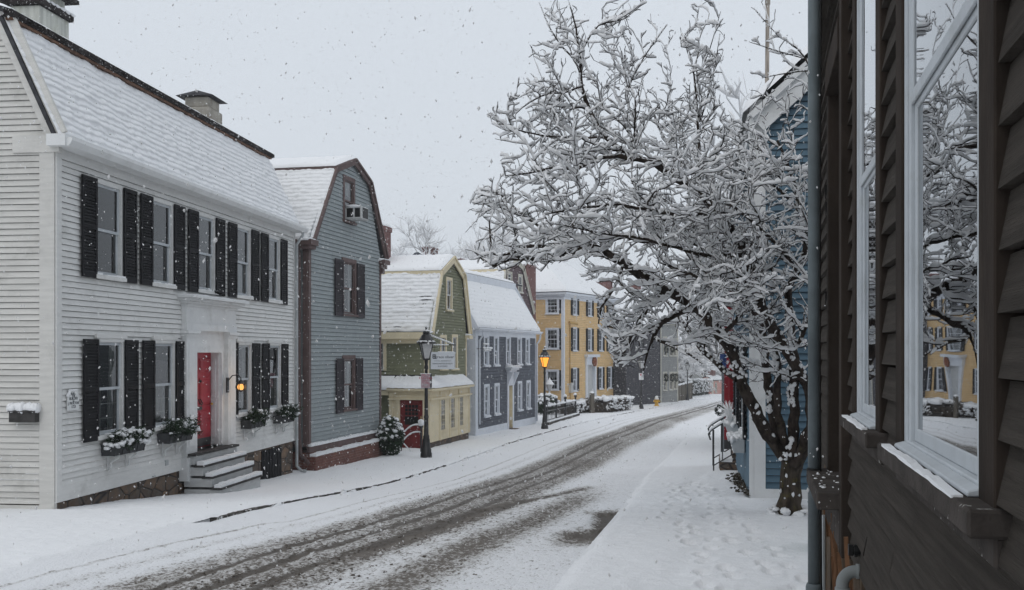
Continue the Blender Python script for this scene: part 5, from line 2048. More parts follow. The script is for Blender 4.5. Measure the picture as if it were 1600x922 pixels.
    w = mb.build('door_ornament', mat('rusty_brown_ornament', (.2, .07, .035), .7, .5, 8), root)
    w.location = (u, -.2, z); w.rotation_euler = (math.pi / 2, 0, 0)
    # security camera / conduit / meter on the front
    mb = MB()
    u, z = fr.at(890, 608)
    mb.box(u - .18, u + .18, -.2, 0, z - .25, z + .3)
    mb.lathe([(.0, -.02), (.15, .0), (.15, .12), (0, .16)], (u, -.16, z + .3), 10)
    mb.build('electric_meter', ac_grey, root)
    mb = MB()
    u2, z2 = fr.at(889.5, 505)
    mb.tube([(u2, -.06, z2), (u2, -.06, z + .3)], .04, 6); mb.tube([(u, -.06, z - .2), (u, -.06, .1)], .05, 6)
    mb.tube([(u2 - .2, -.1, z2 + .05), (u2 + .5, -.4, z2 - .05)], .09, 6)
    mb.build('service_conduit', mat('ochre_conduit', (.5, .33, .14), .6, .1, 3), root)
    return H


build_yellow()


# ================================================================== houses further down the street
def plain_house(name, label, px0, px1, py_b, Z, deg, py_eave, wall_m, trim_m, W, rise, wins=(), exp=.15, win_trim=None, wreaths=False):
    H = House(name, label, px0, py_b, Z, deg)
    fr, root = H.fr, H.root
    L = fr.u(px1); ze = fr.z(px0, py_eave)
    sd = H.side(0)
    cuts = []
    for q in wins:
        r = fr.rect(*q)
        cuts.append(window(H, I4, *r, cas=.12, cm=win_trim or trim_m, sm=win_trim or trim_m, sill=.06, mun=(2, 2), sash=.06))
    mb = MB()
    clap(mb, -.6, ze, exp, lambda z: (.1, L - .1), cuts, .024)
    mb.T = sd.T
    span = outline([(-W, -1), (-W, ze), (-W / 2, ze + rise)], [(0, -1), (0, ze), (-W / 2, ze + rise)])
    clap(mb, -.6, ze + rise - .1, exp, span, [], .024)
    mb.T = None
    mb.box(.1, L - .1, W - .05, W, -.6, ze)
    mb.prism([(L - .06, .02, -.6), (L - .06, W, -.6), (L - .06, W, ze), (L - .06, W / 2, ze + rise), (L - .06, .02, ze)], (.05, 0, 0))
    mb.build('wall', wall_m, root)
    mb = MB()
    mb.box(-.02, .14, -.035, .02, -.3, ze); mb.box(L - .14, L + .02, -.035, .02, -.3, ze); mb.box(-.04, -.001, .02, .15, -.3, ze)
    mb.box(-.15, L + .15, -.2, .02, ze - .12, ze + .04)
    mb.build('corner_trim', trim_m, root)
    mb = MB()
    slab(mb, (-.2, -.25, ze), (L + .4, 0, 0), (0, W / 2 + .25, rise + .1), .08); slab(mb, (-.2, W / 2, ze + rise + .1), (L + .4, 0, 0), (0, W / 2 + .25, -rise - .1), .08)
    r = mb.build('roof', slate, root)
    snow_slope('roof_snow', r, (-.2, -.28, ze + .02), (L + .4, 0, 0), (0, W / 2 + .25, rise + .1), .25, .1, .01, .03, .2, .16, 91)
    snow_slope('roof_snow', r, (-.2, W + .25, ze), (L + .4, 0, 0), (0, -W / 2 - .25, rise + .1), .6, .1, .0, .03, 0, .3, 92)
    simple_chimney(r, L * .5 - .4, L * .5 + .4, W / 2 - .4, W / 2 + .4, ze + rise - .5, ze + rise + 1.1, brick_far)
    return H, L, ze


plain_house('slate_house', 'dark slate-coloured shingle house standing behind the fire hydrant', 978, 1031, 640, 78.0, 30, 506, far_dark, far_dark, 6.5, 2.6,
            [(1000, 1006, 520, 545), (1016, 1021, 522, 545)], .18)
HG, LG, zg = plain_house('grey_house', 'pale grey clapboard house with wreaths hung on its white-framed windows', 1032, 1059, 631, 86.0, 33, 505, far_grey, far_trim, 6.5, 2.6,
                         [(1036.5, 1041, 583, 610), (1046.5, 1050.5, 583, 609), (1053, 1056.5, 583, 608), (1036.5, 1041, 528, 556), (1046.5, 1050.5, 530, 556), (1053, 1056.5, 531, 556)], .16)
k = 0
for (px, py) in ((1038.8, 590), (1048.5, 590), (1054.8, 590), (1038.8, 546), (1048.5, 545)):
    u, z = HG.fr.at(px, py)
    p = HG.fr.world(u, -.1, z)
    lab = ['wreath on the ground-floor window nearest the off-white corner board of the pale grey house', 'wreath on the middle ground-floor window of the pale grey house', 'wreath on the farthest ground-floor window of the pale grey house',
           'wreath on an upper window of the pale grey house, nearest its corner board', 'wreath on the middle upper window of the pale grey house'][k]
    t = thing('wreath', lab, 'wreath', p, HG.root.rotation_euler.z, 'wreaths on the pale grey house')
    mb = MB()
    for i in range(150):
        a = random.uniform(0, 6.283)
        leafy(mb, (.27 * math.cos(a), -.04, .27 * math.sin(a)), .1, .07, .1, 1, .07)
    mb.build('greens', wreath_green, t)
    k += 1
plain_house('olive_house', 'dull olive boarded house end showing between the yellow house and the slate-coloured one', 961, 977, 634, 80.0, 26, 500, olive_wall, olive_wall, 6, 2.4, (), .2)
plain_house('salmon_house', 'salmon-pink low house with white trim at the end of the street', 1114, 1130, 617, 138.0, 38, 594, pink_wall, far_trim, 2.0, .5, [(1117.5, 1119.5, 599, 613)], .2)
plain_house('far_house', 'grey three-storey house with pale window frames seen through far snowy branches', 1098, 1128, 612, 150.0, 36, 548, far_grey, far_trim, 5, 2.0, [(1104, 1107, 564, 578), (1109, 1112, 566, 590), (1116, 1118.5, 560, 578)], .2)
# roof peak just showing behind the green roof
H = House('distant_roof_house', 'distant house whose snowy roof peak and brick chimney just show behind the green house', 640, 660, 75, 20)
mb = MB()
zt = H.fr.z(643, 400); z0 = H.fr.z(643, 404)
mb.prism([(-2.0, 0, 0), (2.4, 0, 0), (2.4, 0, zt - 1.0), (.2, 0, zt - .15), (-2.0, 0, zt - 1.0)], (0, 6, 0))
mb.build('wall', far_dark, H.root)
mb = MB()
slab(mb, (-2.3, -.2, zt - 1.15), (0, 6.4, 0), (2.5, 0, 1.05), .1); slab(mb, (.2, -.2, zt - .1), (0, 6.4, 0), (2.5, 0, -1.05), .1)
rr = mb.build('roof', slate, H.root)
snow_slope('roof_snow', rr, (-2.3, 6.2, zt - 1.15), (0, -6.4, 0), (2.5, 0, 1.05), .6, .08, 0, .03, 0, .2, 93); snow_slope('roof_snow', rr, (.2, -.2, zt - .1), (0, 6.4, 0), (2.5, 0, -1.05), .6, .08, 0, .03, 0, .2, 94)
simple_chimney(rr, H.fr.u(664.5, 3), H.fr.u(677.5, 3), 2.6, 3.3, 2.0, H.fr.z(671, 387, 3), brick_far)
# ================================================================== BLUE HOUSE (right)
def build_blue():
    H = House('blue_house', 'blue clapboard house with white corner boards behind the snow-covered tree', 1175.5, 776, 13.7, 10.6, right=True)
    fr, root = H.fr, H.root
    sd = H.side(0.0)
    ue, ze = sd.at(1173, 186)
    u2, z2 = sd.at(1264.7, 101)
    slope = (z2 - ze) / (u2 - ue)
    Wd = 6.6
    pk = (Wd / 2, ze + slope * (Wd / 2 - ue))
    zs = sd.z(1180, 763)
    zb = sd.z(1180, 776)
    Lb = -10.2
    ev = ze + slope * (0 - ue) - .02
    span = outline([(0, -1), (0, ev), (pk[0], pk[1])], [(Wd, -1), (Wd, ev), (pk[0], pk[1])])
    mb = MB(sd.T)
    wr = sd.rect(1201, 1212, 366, 386)
    clap(mb, zs, pk[1] - .1, .09, lambda z: (max(.10, span(z)[0]), span(z)[1]), [], .024)
    mb.T = None
    wins = [(-2.75, -1.75), (-5.9, -4.9)]
    wz0, wz1 = EYE - 1.22 - fr.Oz, EYE + .18 - fr.Oz
    cuts = []
    for a, b in wins:
        cuts.append(window(H, I4, a, b, wz0, wz1, cas=.09, cm=white_trim, sm=white_trim, mun=(3, 2), sill=.06))
        for x in (a - .55, b + .09):
            shutter(H, I4, x, wz0 - .05, .46, wz1 - wz0 + .1, black_shutter, -.07)
    dz0 = .55
    cuts.append((-9.4, -8.5, dz0, dz0 + 2.1))
    clap(mb, zs - .35, ev + .1, .09, lambda z: (Lb, -.1), cuts, .024)
    mb.box(Lb, 0, Wd - .05, Wd, -.2, ev)
    mb.prism([(Lb + .02, .02, -.3), (Lb + .02, Wd, -.3), (Lb + .02, Wd, ev), (Lb + .02, Wd / 2, pk[1]), (Lb + .02, .02, ev)], (.02, 0, 0))
    mb.build('wall', blue_paint, root)
    mb = MB()
    mb.box(-.12, .03, -.035, .02, zb - .1, ev + .3); mb.box(-.0, .036, .021, .17, zb - .1, ev + .25)
    mb.T = sd.T
    mb.box(.17, Wd, -.045, .02, zb - .2, zs)
    mb.T = None
    mb.build('corner_board', white_trim, root)
    mb = MB()
    A = Vector((0.06, 0, 0))
    # rake boards on the gable
    a = Vector((.09, ue, ze)); b = Vector((.09, pk[0], ze + slope * (pk[0] - ue)))
    c2 = Vector((.09, Wd - ue, ze))
    nrm = Vector((0, -slope, 1)).normalized()
    mb.beam(a - nrm * .12, b - nrm * .12, .06, .26, nrm); mb.beam(a + Vector((.06, 0, 0)), b + Vector((.06, 0, 0)), .1, .07, nrm)
    nr2 = Vector((0, slope, 1)).normalized()
    mb.beam(c2 - nr2 * .12, b - nr2 * .121, .06, .26, nr2)
    mb.box(Lb, .12, ue - .02, .02, ze - .2, ze - .02)
    mb.build('rake_board', white_trim, root)
    mb = MB()
    slab(mb, (.12, ue - .05, ze + .03), (Lb - .32, 0, 0), (0, pk[0] - ue + .05, slope * (pk[0] - ue + .05)), .03)
    slab(mb, (.2, Wd - ue + .05, ze + .03), (Lb - .4, 0, 0), (0, -(Wd / 2 - ue + .05), slope * (Wd / 2 - ue + .05)), .06)
    r = mb.build('roof', white_trim, root)
    snow_slope('roof_snow', r, (.16, ue - .10, ze + .04), (Lb - .36, 0, 0), (0, pk[0] - ue + .05, slope * (pk[0] - ue + .05)), .3, .10, .01, .03, 0, .12, 101)
    snow_slope('roof_snow', r, (Lb - .2, Wd - ue + .05, ze + .04), (-Lb + .4, 0, 0), (0, -(Wd / 2 - ue + .05), slope * (Wd / 2 - ue + .05)), .6, .1, .0, .03, 0, .3, 102)
    mb = MB()
    mb.box(Lb, -.02, .02, Wd, -.8, zb)
    mb.build('foundation', stone, root)
    # door with red frame
    mb = MB()
    mb.box(-9.55, -9.4, -.09, .1, dz0, dz0 + 2.2); mb.box(-8.5, -8.35, -.09, .1, dz0, dz0 + 2.2); mb.box(-9.6, -8.3, -.12, .1, dz0 + 2.1, dz0 + 2.35)
    dd = mb.build('door_frame', red_post_m, root)
    mb = MB(); mb.box(-9.4, -8.5, .05, .09, dz0, dz0 + 2.1); mb.box(-9.25, -8.65, .04, .05, dz0 + .2, dz0 + .9); mb.box(-9.25, -8.65, .04, .05, dz0 + 1.05, dz0 + 1.9)
    mb.build('door', red_post_m, root)
    # window boxes, their own things
    for i, (a, b) in enumerate(wins):
        p = fr.world((a + b) / 2, -.03, wz0 - .30)
        t = thing('window_box', ['white window box piled with snow under the nearer black-shuttered window of the blue house', 'pale window box with bare snowy stems under the farther shuttered window of the blue house'][i],
                  'window box', p, root.rotation_euler.z, 'window boxes on the blue house')
        w = .5
        mb = MB()
        mb.add([(-w + .06, -.16, 0), (w - .06, -.16, 0), (w - .06, 0, 0), (-w + .06, 0, 0), (-w, -.235, .22), (w, -.235, .22), (w, 0, .22), (-w, 0, .22)],
               [(0, 3, 2, 1), (4, 5, 6, 7), (0, 1, 5, 4), (1, 2, 6, 5), (2, 3, 7, 6), (3, 0, 4, 7)])
        mb.box(-w - .02, w + .02, -.25, -.23, .18, .235)
        mb.build('trough', planter_white, t, bevel=.006)
        mb = MB()
        for k_ in range(16):
            mb.blob((random.uniform(-w, w), random.uniform(-.2, -.04), .21), random.uniform(.06, .1), random.uniform(.04, .07), .05, 7, 5, 0, .25)
        if i == 1:
            for k_ in range(60):
                x0 = random.uniform(-w, w)
                d = Vector((random.uniform(-.3, .3), random.uniform(-.22, .05), random.uniform(.12, .42)))
                q = Vector((x0, -.12, .2))
                mb.tube([q, q + d * .5 + Vector((0, 0, .1)), q + d], [.005, .008, .004], 5)
        mb.build('snow_cap', snow, t, True)
    return H, Lb


BH, BLb = build_blue()

# bare leaf-strewn strip along the blue wall
mb = MB()
n = 26
for i in range(n):
    u = -4.6 + 4.4 * i / (n - 1)
    w = (.10 + .06 * math.sin(i * 1.7) + random.uniform(-.05, .05)) * (1 - .5 * abs(i / n - .4)) + (.10 if 8 < i < 13 else 0)
    p0 = BH.fr.world(u, -.02, 0); p1 = BH.fr.world(u, -max(.08, w), 0); p2 = BH.fr.world(u + .26, -max(.06, w * random.uniform(.5, 1)), 0); p3 = BH.fr.world(u + .26, -.02, 0)
    mb.poly([(p.x, p.y, GH(p.x, p.y) + .034) for p in (p0, p1, p2, p3)])
    for _ in range(7):
        q = BH.fr.world(u + random.uniform(-.1, .3), -random.uniform(.0, w + .1), 0)
        a = Vector((random.gauss(0, 1), random.gauss(0, 1), random.gauss(0, .35))).normalized() * .03
        b = a.orthogonal().normalized() * .018
        c = Vector((q.x, q.y, GH(q.x, q.y) + .05))
        mb.poly([c - a, c + b, c + a, c - b])
o = mb.build('dead_leaves', mat('dead_leaf_litter', (.05, .042, .03), .9, .6, 12, spots=((.7, .7, .7), 14, .62)))
tag(o, 'dark wet leaf litter along the foot of the blue wall', kind='stuff')

# stoop with iron railings by the blue house
A = on_ground(1115, 735)
t = thing('stoop', 'snow-covered stone stoop with black iron railings at the blue house door', 'steps', A, BH.root.rotation_euler.z)
fr = Frame((A.x, A.y), A.z, (BH.fr.a.x, BH.fr.a.y))
uD = -1.3
mb = MB(); ms = MB()
gap = .62
for i in range(3):
    mb.box(uD, .0, .12 + i * .24, 1.0, -.4 if i == 0 else .17 * i, .17 * (i + 1) - .001)
    for k_ in range(8):
        a = uD + (-uD) * k_ / 8
        ms.box(a, a + (-uD) / 8, .13 + i * .24 + random.uniform(0, .02), .36 + i * .24 if i < 2 else .98, .17 * (i + 1) - .003, .17 * (i + 1) + random.uniform(.05, .075))
mb.build('stone_steps', stone, t)
ms.build('snow_cap', snow, t)
for u in (.03, uD - .03):
    mb = MB(); ms = MB()
    top = [(u, -.06, .60), (u, -.10, .72), (u, -.04, .80), (u, .50, 1.14), (u, .62, 1.18)]
    mb.tube(top, .017, 7)
    ms.tube([(u, y_, z_ + .03) for _, y_, z_ in top[1:]], [.016, .025, .027, .022], 7)
    mb.tube([(u, 0, .10), (u, .55, .44)], .013, 6); 
    for y_, a, b in ((0, -.05, .80), (.17, .2, .92), (.34, .3, 1.03), (.52, .4, 1.14)):
        mb.tube([(u, y_, a), (u, y_, b)], .014 if y_ in (0, .52) else .010, 6)
    rl = mb.build('railing', black_metal, t)
    ms.build('rail_snow', snow, rl, True)

# ================================================================== RED-CORNERED HOUSE further along on the right
H = House('red_cornered_house', 'grey clapboard house with a crimson corner post, past the blue house', 1133.5, 699, 33.0, 15, right=True)
sd = H.side(0)
zt = sd.z(1138, 440)
mb = MB(sd.T)
clap(mb, -.3, zt + .2, .12, lambda z: (.2, 5.5), [], .024)
mb.T = None
clap(mb, -.3, zt + .2, .12, lambda z: (-7, -.1), [], .024)
mb.build('wall', mat('slate_blue_grey_clapboard', (.13, .155, .17), .7, .08, 2), H.root)
mb = MB()
mb.box(-.22, .05, -.04, .0, .25, zt); mb.box(-.01, .055, -.0, .24, .25, zt)
mb.box(-.3, .12, -.1, .3, zt, zt + .2)
mb.build('corner_post', red_post_m, H.root)
mb = MB(); mb.box(-.26, .08, -.06, .28, -.4, .25); mb.build('post_base', black_metal, H.root)
mb = MB()
slab(mb, (.25, -.3, zt + .2), (-7.6, 0, 0), (0, 3.0, 2.0), .1); slab(mb, (.25, 5.7, zt + .2), (-7.6, 0, 0), (0, -3.0, 2.0), .1)
rr = mb.build('roof', slate, H.root)
snow_slope('roof_snow', rr, (.25, -.32, zt + .22), (-7.6, 0, 0), (0, 3.0, 2.0), .4, .1, .0, .03, 0, .2, 111); snow_slope('roof_snow', rr, (-7.3, 5.7, zt + .22), (7.6, 0, 0), (0, -3.0, 2.0), .4, .1, .0, .03, 0, .3, 112)
mb = MB(sd.T)
zc = sd.z(1147, 598)
mb.box(.25, 1.5, -.7, .0, zc - .12, zc)
cn = mb.build('door_canopy', white_trim, H.root)
mb = MB(sd.T)
for i in range(9): mb.blob((.3 + .14 * i, -.4, zc), .12, .35, .08, 6, 4, 0, .2)
mb.build('snow_cap', snow, cn, True)

# sign post with a small wreath beside the red corner
A = on_ground(1129.5, 707)
t = thing('sign_post', 'thin grey sign post with a small blue sign on top, beside the crimson corner post', 'sign post', A, .2)
k = A.y / FL
h = (707 - 553) * k
mb = MB(); mb.box(-.03, .03, -.03, .03, -.1, h); mb.build('post', mat('galvanised_steel', (.14, .15, .16), .5, .15, 5), t)
mb = MB(); mb.box(-.05, .035, -.2, .14, h - .46, h - .0); mb.build('sign_plate', mat('blue_sign', (.02, .05, .16), .5, .1, 5), t, bevel=.01)
B = Vector((A.x - 5 * k, A.y - .06, A.z + (707 - 641) * k))
t = thing('wreath', 'small dark wreath tied to the thin grey sign post near the iron railings', 'wreath', B)
mb = MB()
for i in range(170):
    a = random.uniform(0, 6.283)
    leafy(mb, (.12 * math.cos(a), -.04, .12 * math.sin(a)), .06, .05, .06, 1, .045)
mb.build('greens', wreath_green, t)


# ================================================================== BROWN HOUSE (close, right)
def build_brown():
    Z0 = 7.52
    g = GH(2.28, Z0)
    H = House('brown_house', 'dark brown clapboard house wall with white-framed windows, close on the right', 1284, 551 + (EYE - g) * FL / Z0, Z0, 13.5, right=True)
    fr, root = H.fr, H.root
    U1 = 14.5
    e = EYE - fr.Oz               # eye height in house coordinates
    zb = e - .98; zt = e + 4.4
    cuts = []
    # two bright-framed windows
    for i, (pl, pr, py) in enumerate(((1414, 1537, 681), (1339.5, 1372, 637))):
        u0, u1 = fr.u(pl, -.02), fr.u(pr, -.02)
        z0 = e - .285; z1 = z0 + 2.12
        a, b = u0 + .085, u1 - .085
        mb = MB()
        c = .14
        mb.box(u0 - c, u0, -.03, .1, z0 - .04, z1 + .16); mb.box(u1, u1 + c, -.03, .1, z0 - .04, z1 + .16)
        mb.box(u0, u1, -.029, .1, z1, z1 + .16)
        w = mb.build('window', brown_dark, root, bevel=.004)
        # white frame
        mb = MB()
        for (p, q, y) in ((u0, u0 + .05, -.022), (u0 + .0501, a, -.016), (u1 - .05, u1, -.022), (b, u1 - .0501, -.016)):
            mb.box(p, q, y, .1, z0, z1)
        mb.box(u0 + .05, u1 - .05, -.021, .1, z0, z0 + .022); mb.box(a, b, -.0155, .1, z1 - .07, z1)
        fm = mb.build('frame', vinyl, w, bevel=.003)
        zm = z0 + 1.02
        mb = MB()
        for (p, q, y) in ((zm - .0, z1 - .07, -.0145), (z0 + .022, zm + .03, -.004)):
            mb.box(a, a + .045, y, y + .01, p, q); mb.box(b - .045, b, y, y + .01, p, q)
            mb.box(a + .045, b - .045, y + .0005, y + .0095, p, p + .04); mb.box(a + .045, b - .045, y + .0005, y + .0095, q - .05, q)
        mb.build('sash', vinyl, w, bevel=.003)
        mb = MB()
        mb.poly([(a + .03, -.0095, zm + .02), (b - .03, -.0095, zm + .02), (b - .03, -.0095, z1 - .08), (a + .03, -.0095, z1 - .08)])
        mb.poly([(a + .03, .001, z0 + .04), (b - .03, .001, z0 + .04), (b - .03, .001, zm + .01), (a + .03, .001, zm + .01)])
        mb.build('pane', glass_near, w)
        mb = MB()
        mb.box(u0 - c - .03, u1 + c + .03, -.082, .02, z0 - .058, z0 - .004)
        mb.box(u0 - c, u1 + c, -.03, .02, z0 - .12, z0 - .0581)
        s_ = mb.build('sill', sill_wood, w, bevel=.006)
        mb = MB()
        mb.prism([(u0 + .0, -.021, z0 + .016), (u0 + .0, -.05, z0 + .008), (u0 + .0, -.052, z0 - .003), (u0 + .0, -.0, z0 - .003)], (u1 - u0, 0, 0))
        mb.build('sill_nosing', vinyl, fm, bevel=.003)
        mb = MB()
        n = 60
        for k_ in range(n):
            x = u0 - .05 + (u1 - u0 + .05) * k_ / n; dx = (u1 - u0 + .05) / n
            d0 = -.078 - .006 * float(vnoise(x * 9, i, 3)); hh = .003 + .008 * float(vnoise(x * 14, i, 8))
            mb.box(x, x + dx, d0, -.058, z0 - .006, z0 - .004 + hh)
        mb.build('sill_snow', snow, s_)
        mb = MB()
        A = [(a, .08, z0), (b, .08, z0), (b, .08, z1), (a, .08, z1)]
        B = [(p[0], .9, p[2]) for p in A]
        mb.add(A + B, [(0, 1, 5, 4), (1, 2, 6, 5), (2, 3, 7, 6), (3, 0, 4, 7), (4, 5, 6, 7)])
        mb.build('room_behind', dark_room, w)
        cuts.append((u0 - .05, u1 + .05, z0 - .1, z1 + .1))
    # boarded recess near the far corner
    u0, u1 = fr.u(1305), fr.u(1327)
    z0, z1 = e - .72, e + 1.56
    c = .15
    mb = MB()
    mb.box(u0 - c, u0, -.04, .3, z0 - .1, z1 + .17); mb.box(u1, u1 + .05, -.04, .3, z0 - .05, z1 + .17); mb.box(u0, u1, -.059, .3, z1, z1 + .17)
    w = mb.build('boarded_window', brown_dark, root, bevel=.004)
    mb = MB()
    for i in range(6):
        x = u0 + (u1 - u0) * i / 6
        mb.box(x + .004, x + (u1 - u0) / 6 - .004, .2, .23, z0, z1)
    mb.box(u0, u1, .231, .25, z0, z1)
    bd = mb.build('boards', brown_dark, w)
    mb = MB()
    mb.lathe([(.0, 0), (.035, .01), (.035, .03), (0, .04)], (0, 0, 0), 8)
    kn = mb.build('round_fitting', dark_plastic, w); kn.location = ((u0 + u1) / 2 + .2, .2, e + .36); kn.rotation_euler = (math.pi / 2, 0, 0)
    mb = MB()
    mb.box(u0 - c - .03, u1 + .02, -.16, .22, z0 - .09, z0 - .002)
    mb.box(u0 - c, u1, -.05, .02, z0 - .3, z0 - .0901)
    s_ = mb.build('sill', sill_wood, w, bevel=.006)
    mb = MB()
    for _ in range(40):
        mb.blob((random.uniform(u0 - c, u1), random.uniform(-.15, .15), z0 - .0), random.uniform(.006, .026), random.uniform(.005, .014), random.uniform(.002, .005), 7, 4, 0, .45)
    tag(mb.build('sill_snow', snow, s_, True), kind='stuff')
    cuts.append((u0 - .05, u1 + .03, z0 - .05, z1 + .1))
    # clapboards
    mb = MB()
    clap(mb, zb, zt, .117, lambda z: (.02, U1), cuts, .024, jitter=.004)
    for _ in range(26):      # butt joints between boards
        i = random.randrange(0, 45); z = zb + i * .1171; x = random.uniform(.3, U1)
        if any(c_[0] - .2 < x < c_[1] + .2 and c_[2] - .2 < z < c_[3] + .2 for c_ in cuts): continue
        mb.box(x - .0015, x + .0015, -.025, -.01, z + .004, z + .095, 1)
    mb.build('wall', [brown_house_m, dark_plastic], root)
    mb = MB()
    mb.T = H.side(0.02, -1).T
    clap(mb, zb, zt, .117, lambda z: (-7, 0), [], .02)
    mb.T = None
    mb.box(.05, U1, 6.9, 7, -.5, zt)
    mb.box(U1 - .05, U1, .05, 7, -.5, zt)
    mb.build('rear_wall', brown_house_m, root)
    # trim board beside the recess, running below the clapboards
    mb = MB()
    mb.box(u1 + .052, u1 + .2, -.055, .03, e - 1.02, zt)
    mb.build('trim_board', brown_dark, root, bevel=.004)
    mb = MB()
    mb.box(.0, .11, -.04, .03, zb, zt)
    mb.build('corner_board', brown_dark, root, bevel=.004)
    # exposed weathered sheathing below
    mb = MB()
    x = .0
    while x < 6.2:
        w_ = random.uniform(.12, .3)
        mb.box(x, x + w_ - .006, random.uniform(-.02, .005), .06, -.45, zb + random.uniform(-.02, .05) + (.18 if x < .5 else 0))
        x += w_
    mb.box(0, U1, .061, .4, -.6, zb + .02)
    fd = mb.build('exposed_sheathing', raw_wood, root, bevel=.006)
    mb = MB()
    for _ in range(24):
        x = random.uniform(.0, 3); z = random.uniform(-.1, .65)
        mb.beam((x, -.03, z), (x + random.uniform(-.05, .05), -.045, z + random.uniform(.12, .35)), .012, .02, (0, 1, 0))
    o = mb.build('splintered_wood', mat('orange_splintered_wood', (.17, .09, .05), .95, .4, 8, (5, 5, .6)), fd); tag(o, kind='stuff')
    mb = MB(); x = fr.u(1300)
    mb.tube([(x, -.05, -.3), (x, -.05, zb - .05)], .012, 6)
    mb.build('service_tube', grey_pipe, root)
    # roof overhang
    mb = MB()
    slab(mb, (-.2, -.35, zt - .05), (U1 + .2, 0, 0), (0, 3.9, 2.6), .1); slab(mb, (-.2, 7.35, zt - .05), (U1 + .2, 0, 0), (0, -3.9, 2.6), .1)
    r = mb.build('roof', slate, root)
    snow_slope('roof_snow', r, (-.2, -.35, zt - .04), (U1 + .2, 0, 0), (0, 3.9, 2.6), .5, .1, 0, .03, 0, .3, 121)
    mb = MB(); mb.box(-.15, U1, -.3, .0, zt - .2, zt - .06); mb.build('soffit', brown_dark, root)
    # downpipe at the far corner
    mb = MB()
    xp = fr.u(1272, -.12)
    mb.tube([(xp, -.12, .28), (xp, -.12, zt - .1)], .037, 12)
    mb.lathe([(.046, 0), (.05, .02), (.05, .19), (.044, .21)], (xp, -.12, .10), 12)
    dp = mb.build('downpipe', mat('blue_grey_downpipe', (.14, .165, .175), .45, .18, 4, dirt=(.08, .09, .09), dirt_amt=.5), root, True)
    mb = MB()
    for z in (e + 2.45, e - .75):
        mb.lathe([(.042, 0), (.044, .005), (.044, .035), (.042, .04)], (xp, -.12, z), 12)
    mb.lathe([(.03, -.14), (.052, -.13), (.055, -.02), (.03, 0)], (xp, -.12, .12), 10)
    mb.tube([(xp - .02, -.19, .04), (xp + .05, -.17, .05), (xp + .09, -.10, .04)], .03, 7)
    mb.tube([(xp + .07, -.08, .1), (xp + .06, -.09, e), (xp + .065, -.08, zt - .2)], .006, 5)
    mb.build('pipe_bracket', dark_plastic, dp, True)
    # black vent cap and grey pipe elbow low on the wall
    u, z = fr.at(1347, 861)
    mb = MB()
    mb.tube([(u, .02, z), (u, -.045, z)], .022, 10); mb.tube([(u, -.02, z), (u, -.035, z)], .028, 10); mb.box(u - .012, u + .02, -.06, -.04, z - .02, z + .028)
    mb.build('vent_cap', dark_plastic, root)
    u, z = fr.at(1342, 893, -.02)
    mb = MB()
    pts = []
    for i in range(9):
        q = i / 8 * math.pi / 2
        pts.append((u, -.03 - .06 * math.sin(q), z - .06 * (1 - math.cos(q))))
    mb.tube([(u, .05, z)] + pts + [(u, -.09, z - .2)], .028, 12)
    mb.tube([(u, -.015, z), (u, -.032, z)], .034, 12); mb.tube([(u, -.09, z - .075), (u, -.09, z - .12)], .033, 12)
    mb.build('pipe_elbow', pvc, root, True)
    return H


build_brown()
# teal bin beyond the corner
A = Vector((3.03, 9.3, GH(3.03, 9.3)))
t = thing('wheelie_bin', 'teal plastic bin of which a sliver shows between the downpipe and the brown house', 'bin', A, .1)
mb = MB()
mb.add([(-.18, -.2, .05), (.18, -.2, .05), (.18, .2, .05), (-.18, .2, .05), (-.22, -.25, .36), (.22, -.25, .36), (.22, .25, .36), (-.22, .25, .36)],
       [(0, 3, 2, 1), (4, 5, 6, 7), (0, 1, 5, 4), (1, 2, 6, 5), (2, 3, 7, 6), (3, 0, 4, 7)])
mb.box(-.24, .24, -.27, -.24, .32, .37)
mb.build('tub', teal, t, bevel=.01)
mb = MB(); mb.box(-.25, .25, -.28, .28, .37, .40); mb.build('lid', teal, t, bevel=.01)
for s in (-.17, .17):
    mb = MB(); mb.tube([(s - .02, .24, .06), (s + .02, .24, .06)], .06, 12); mb.build('wheel', dark_plastic, t)


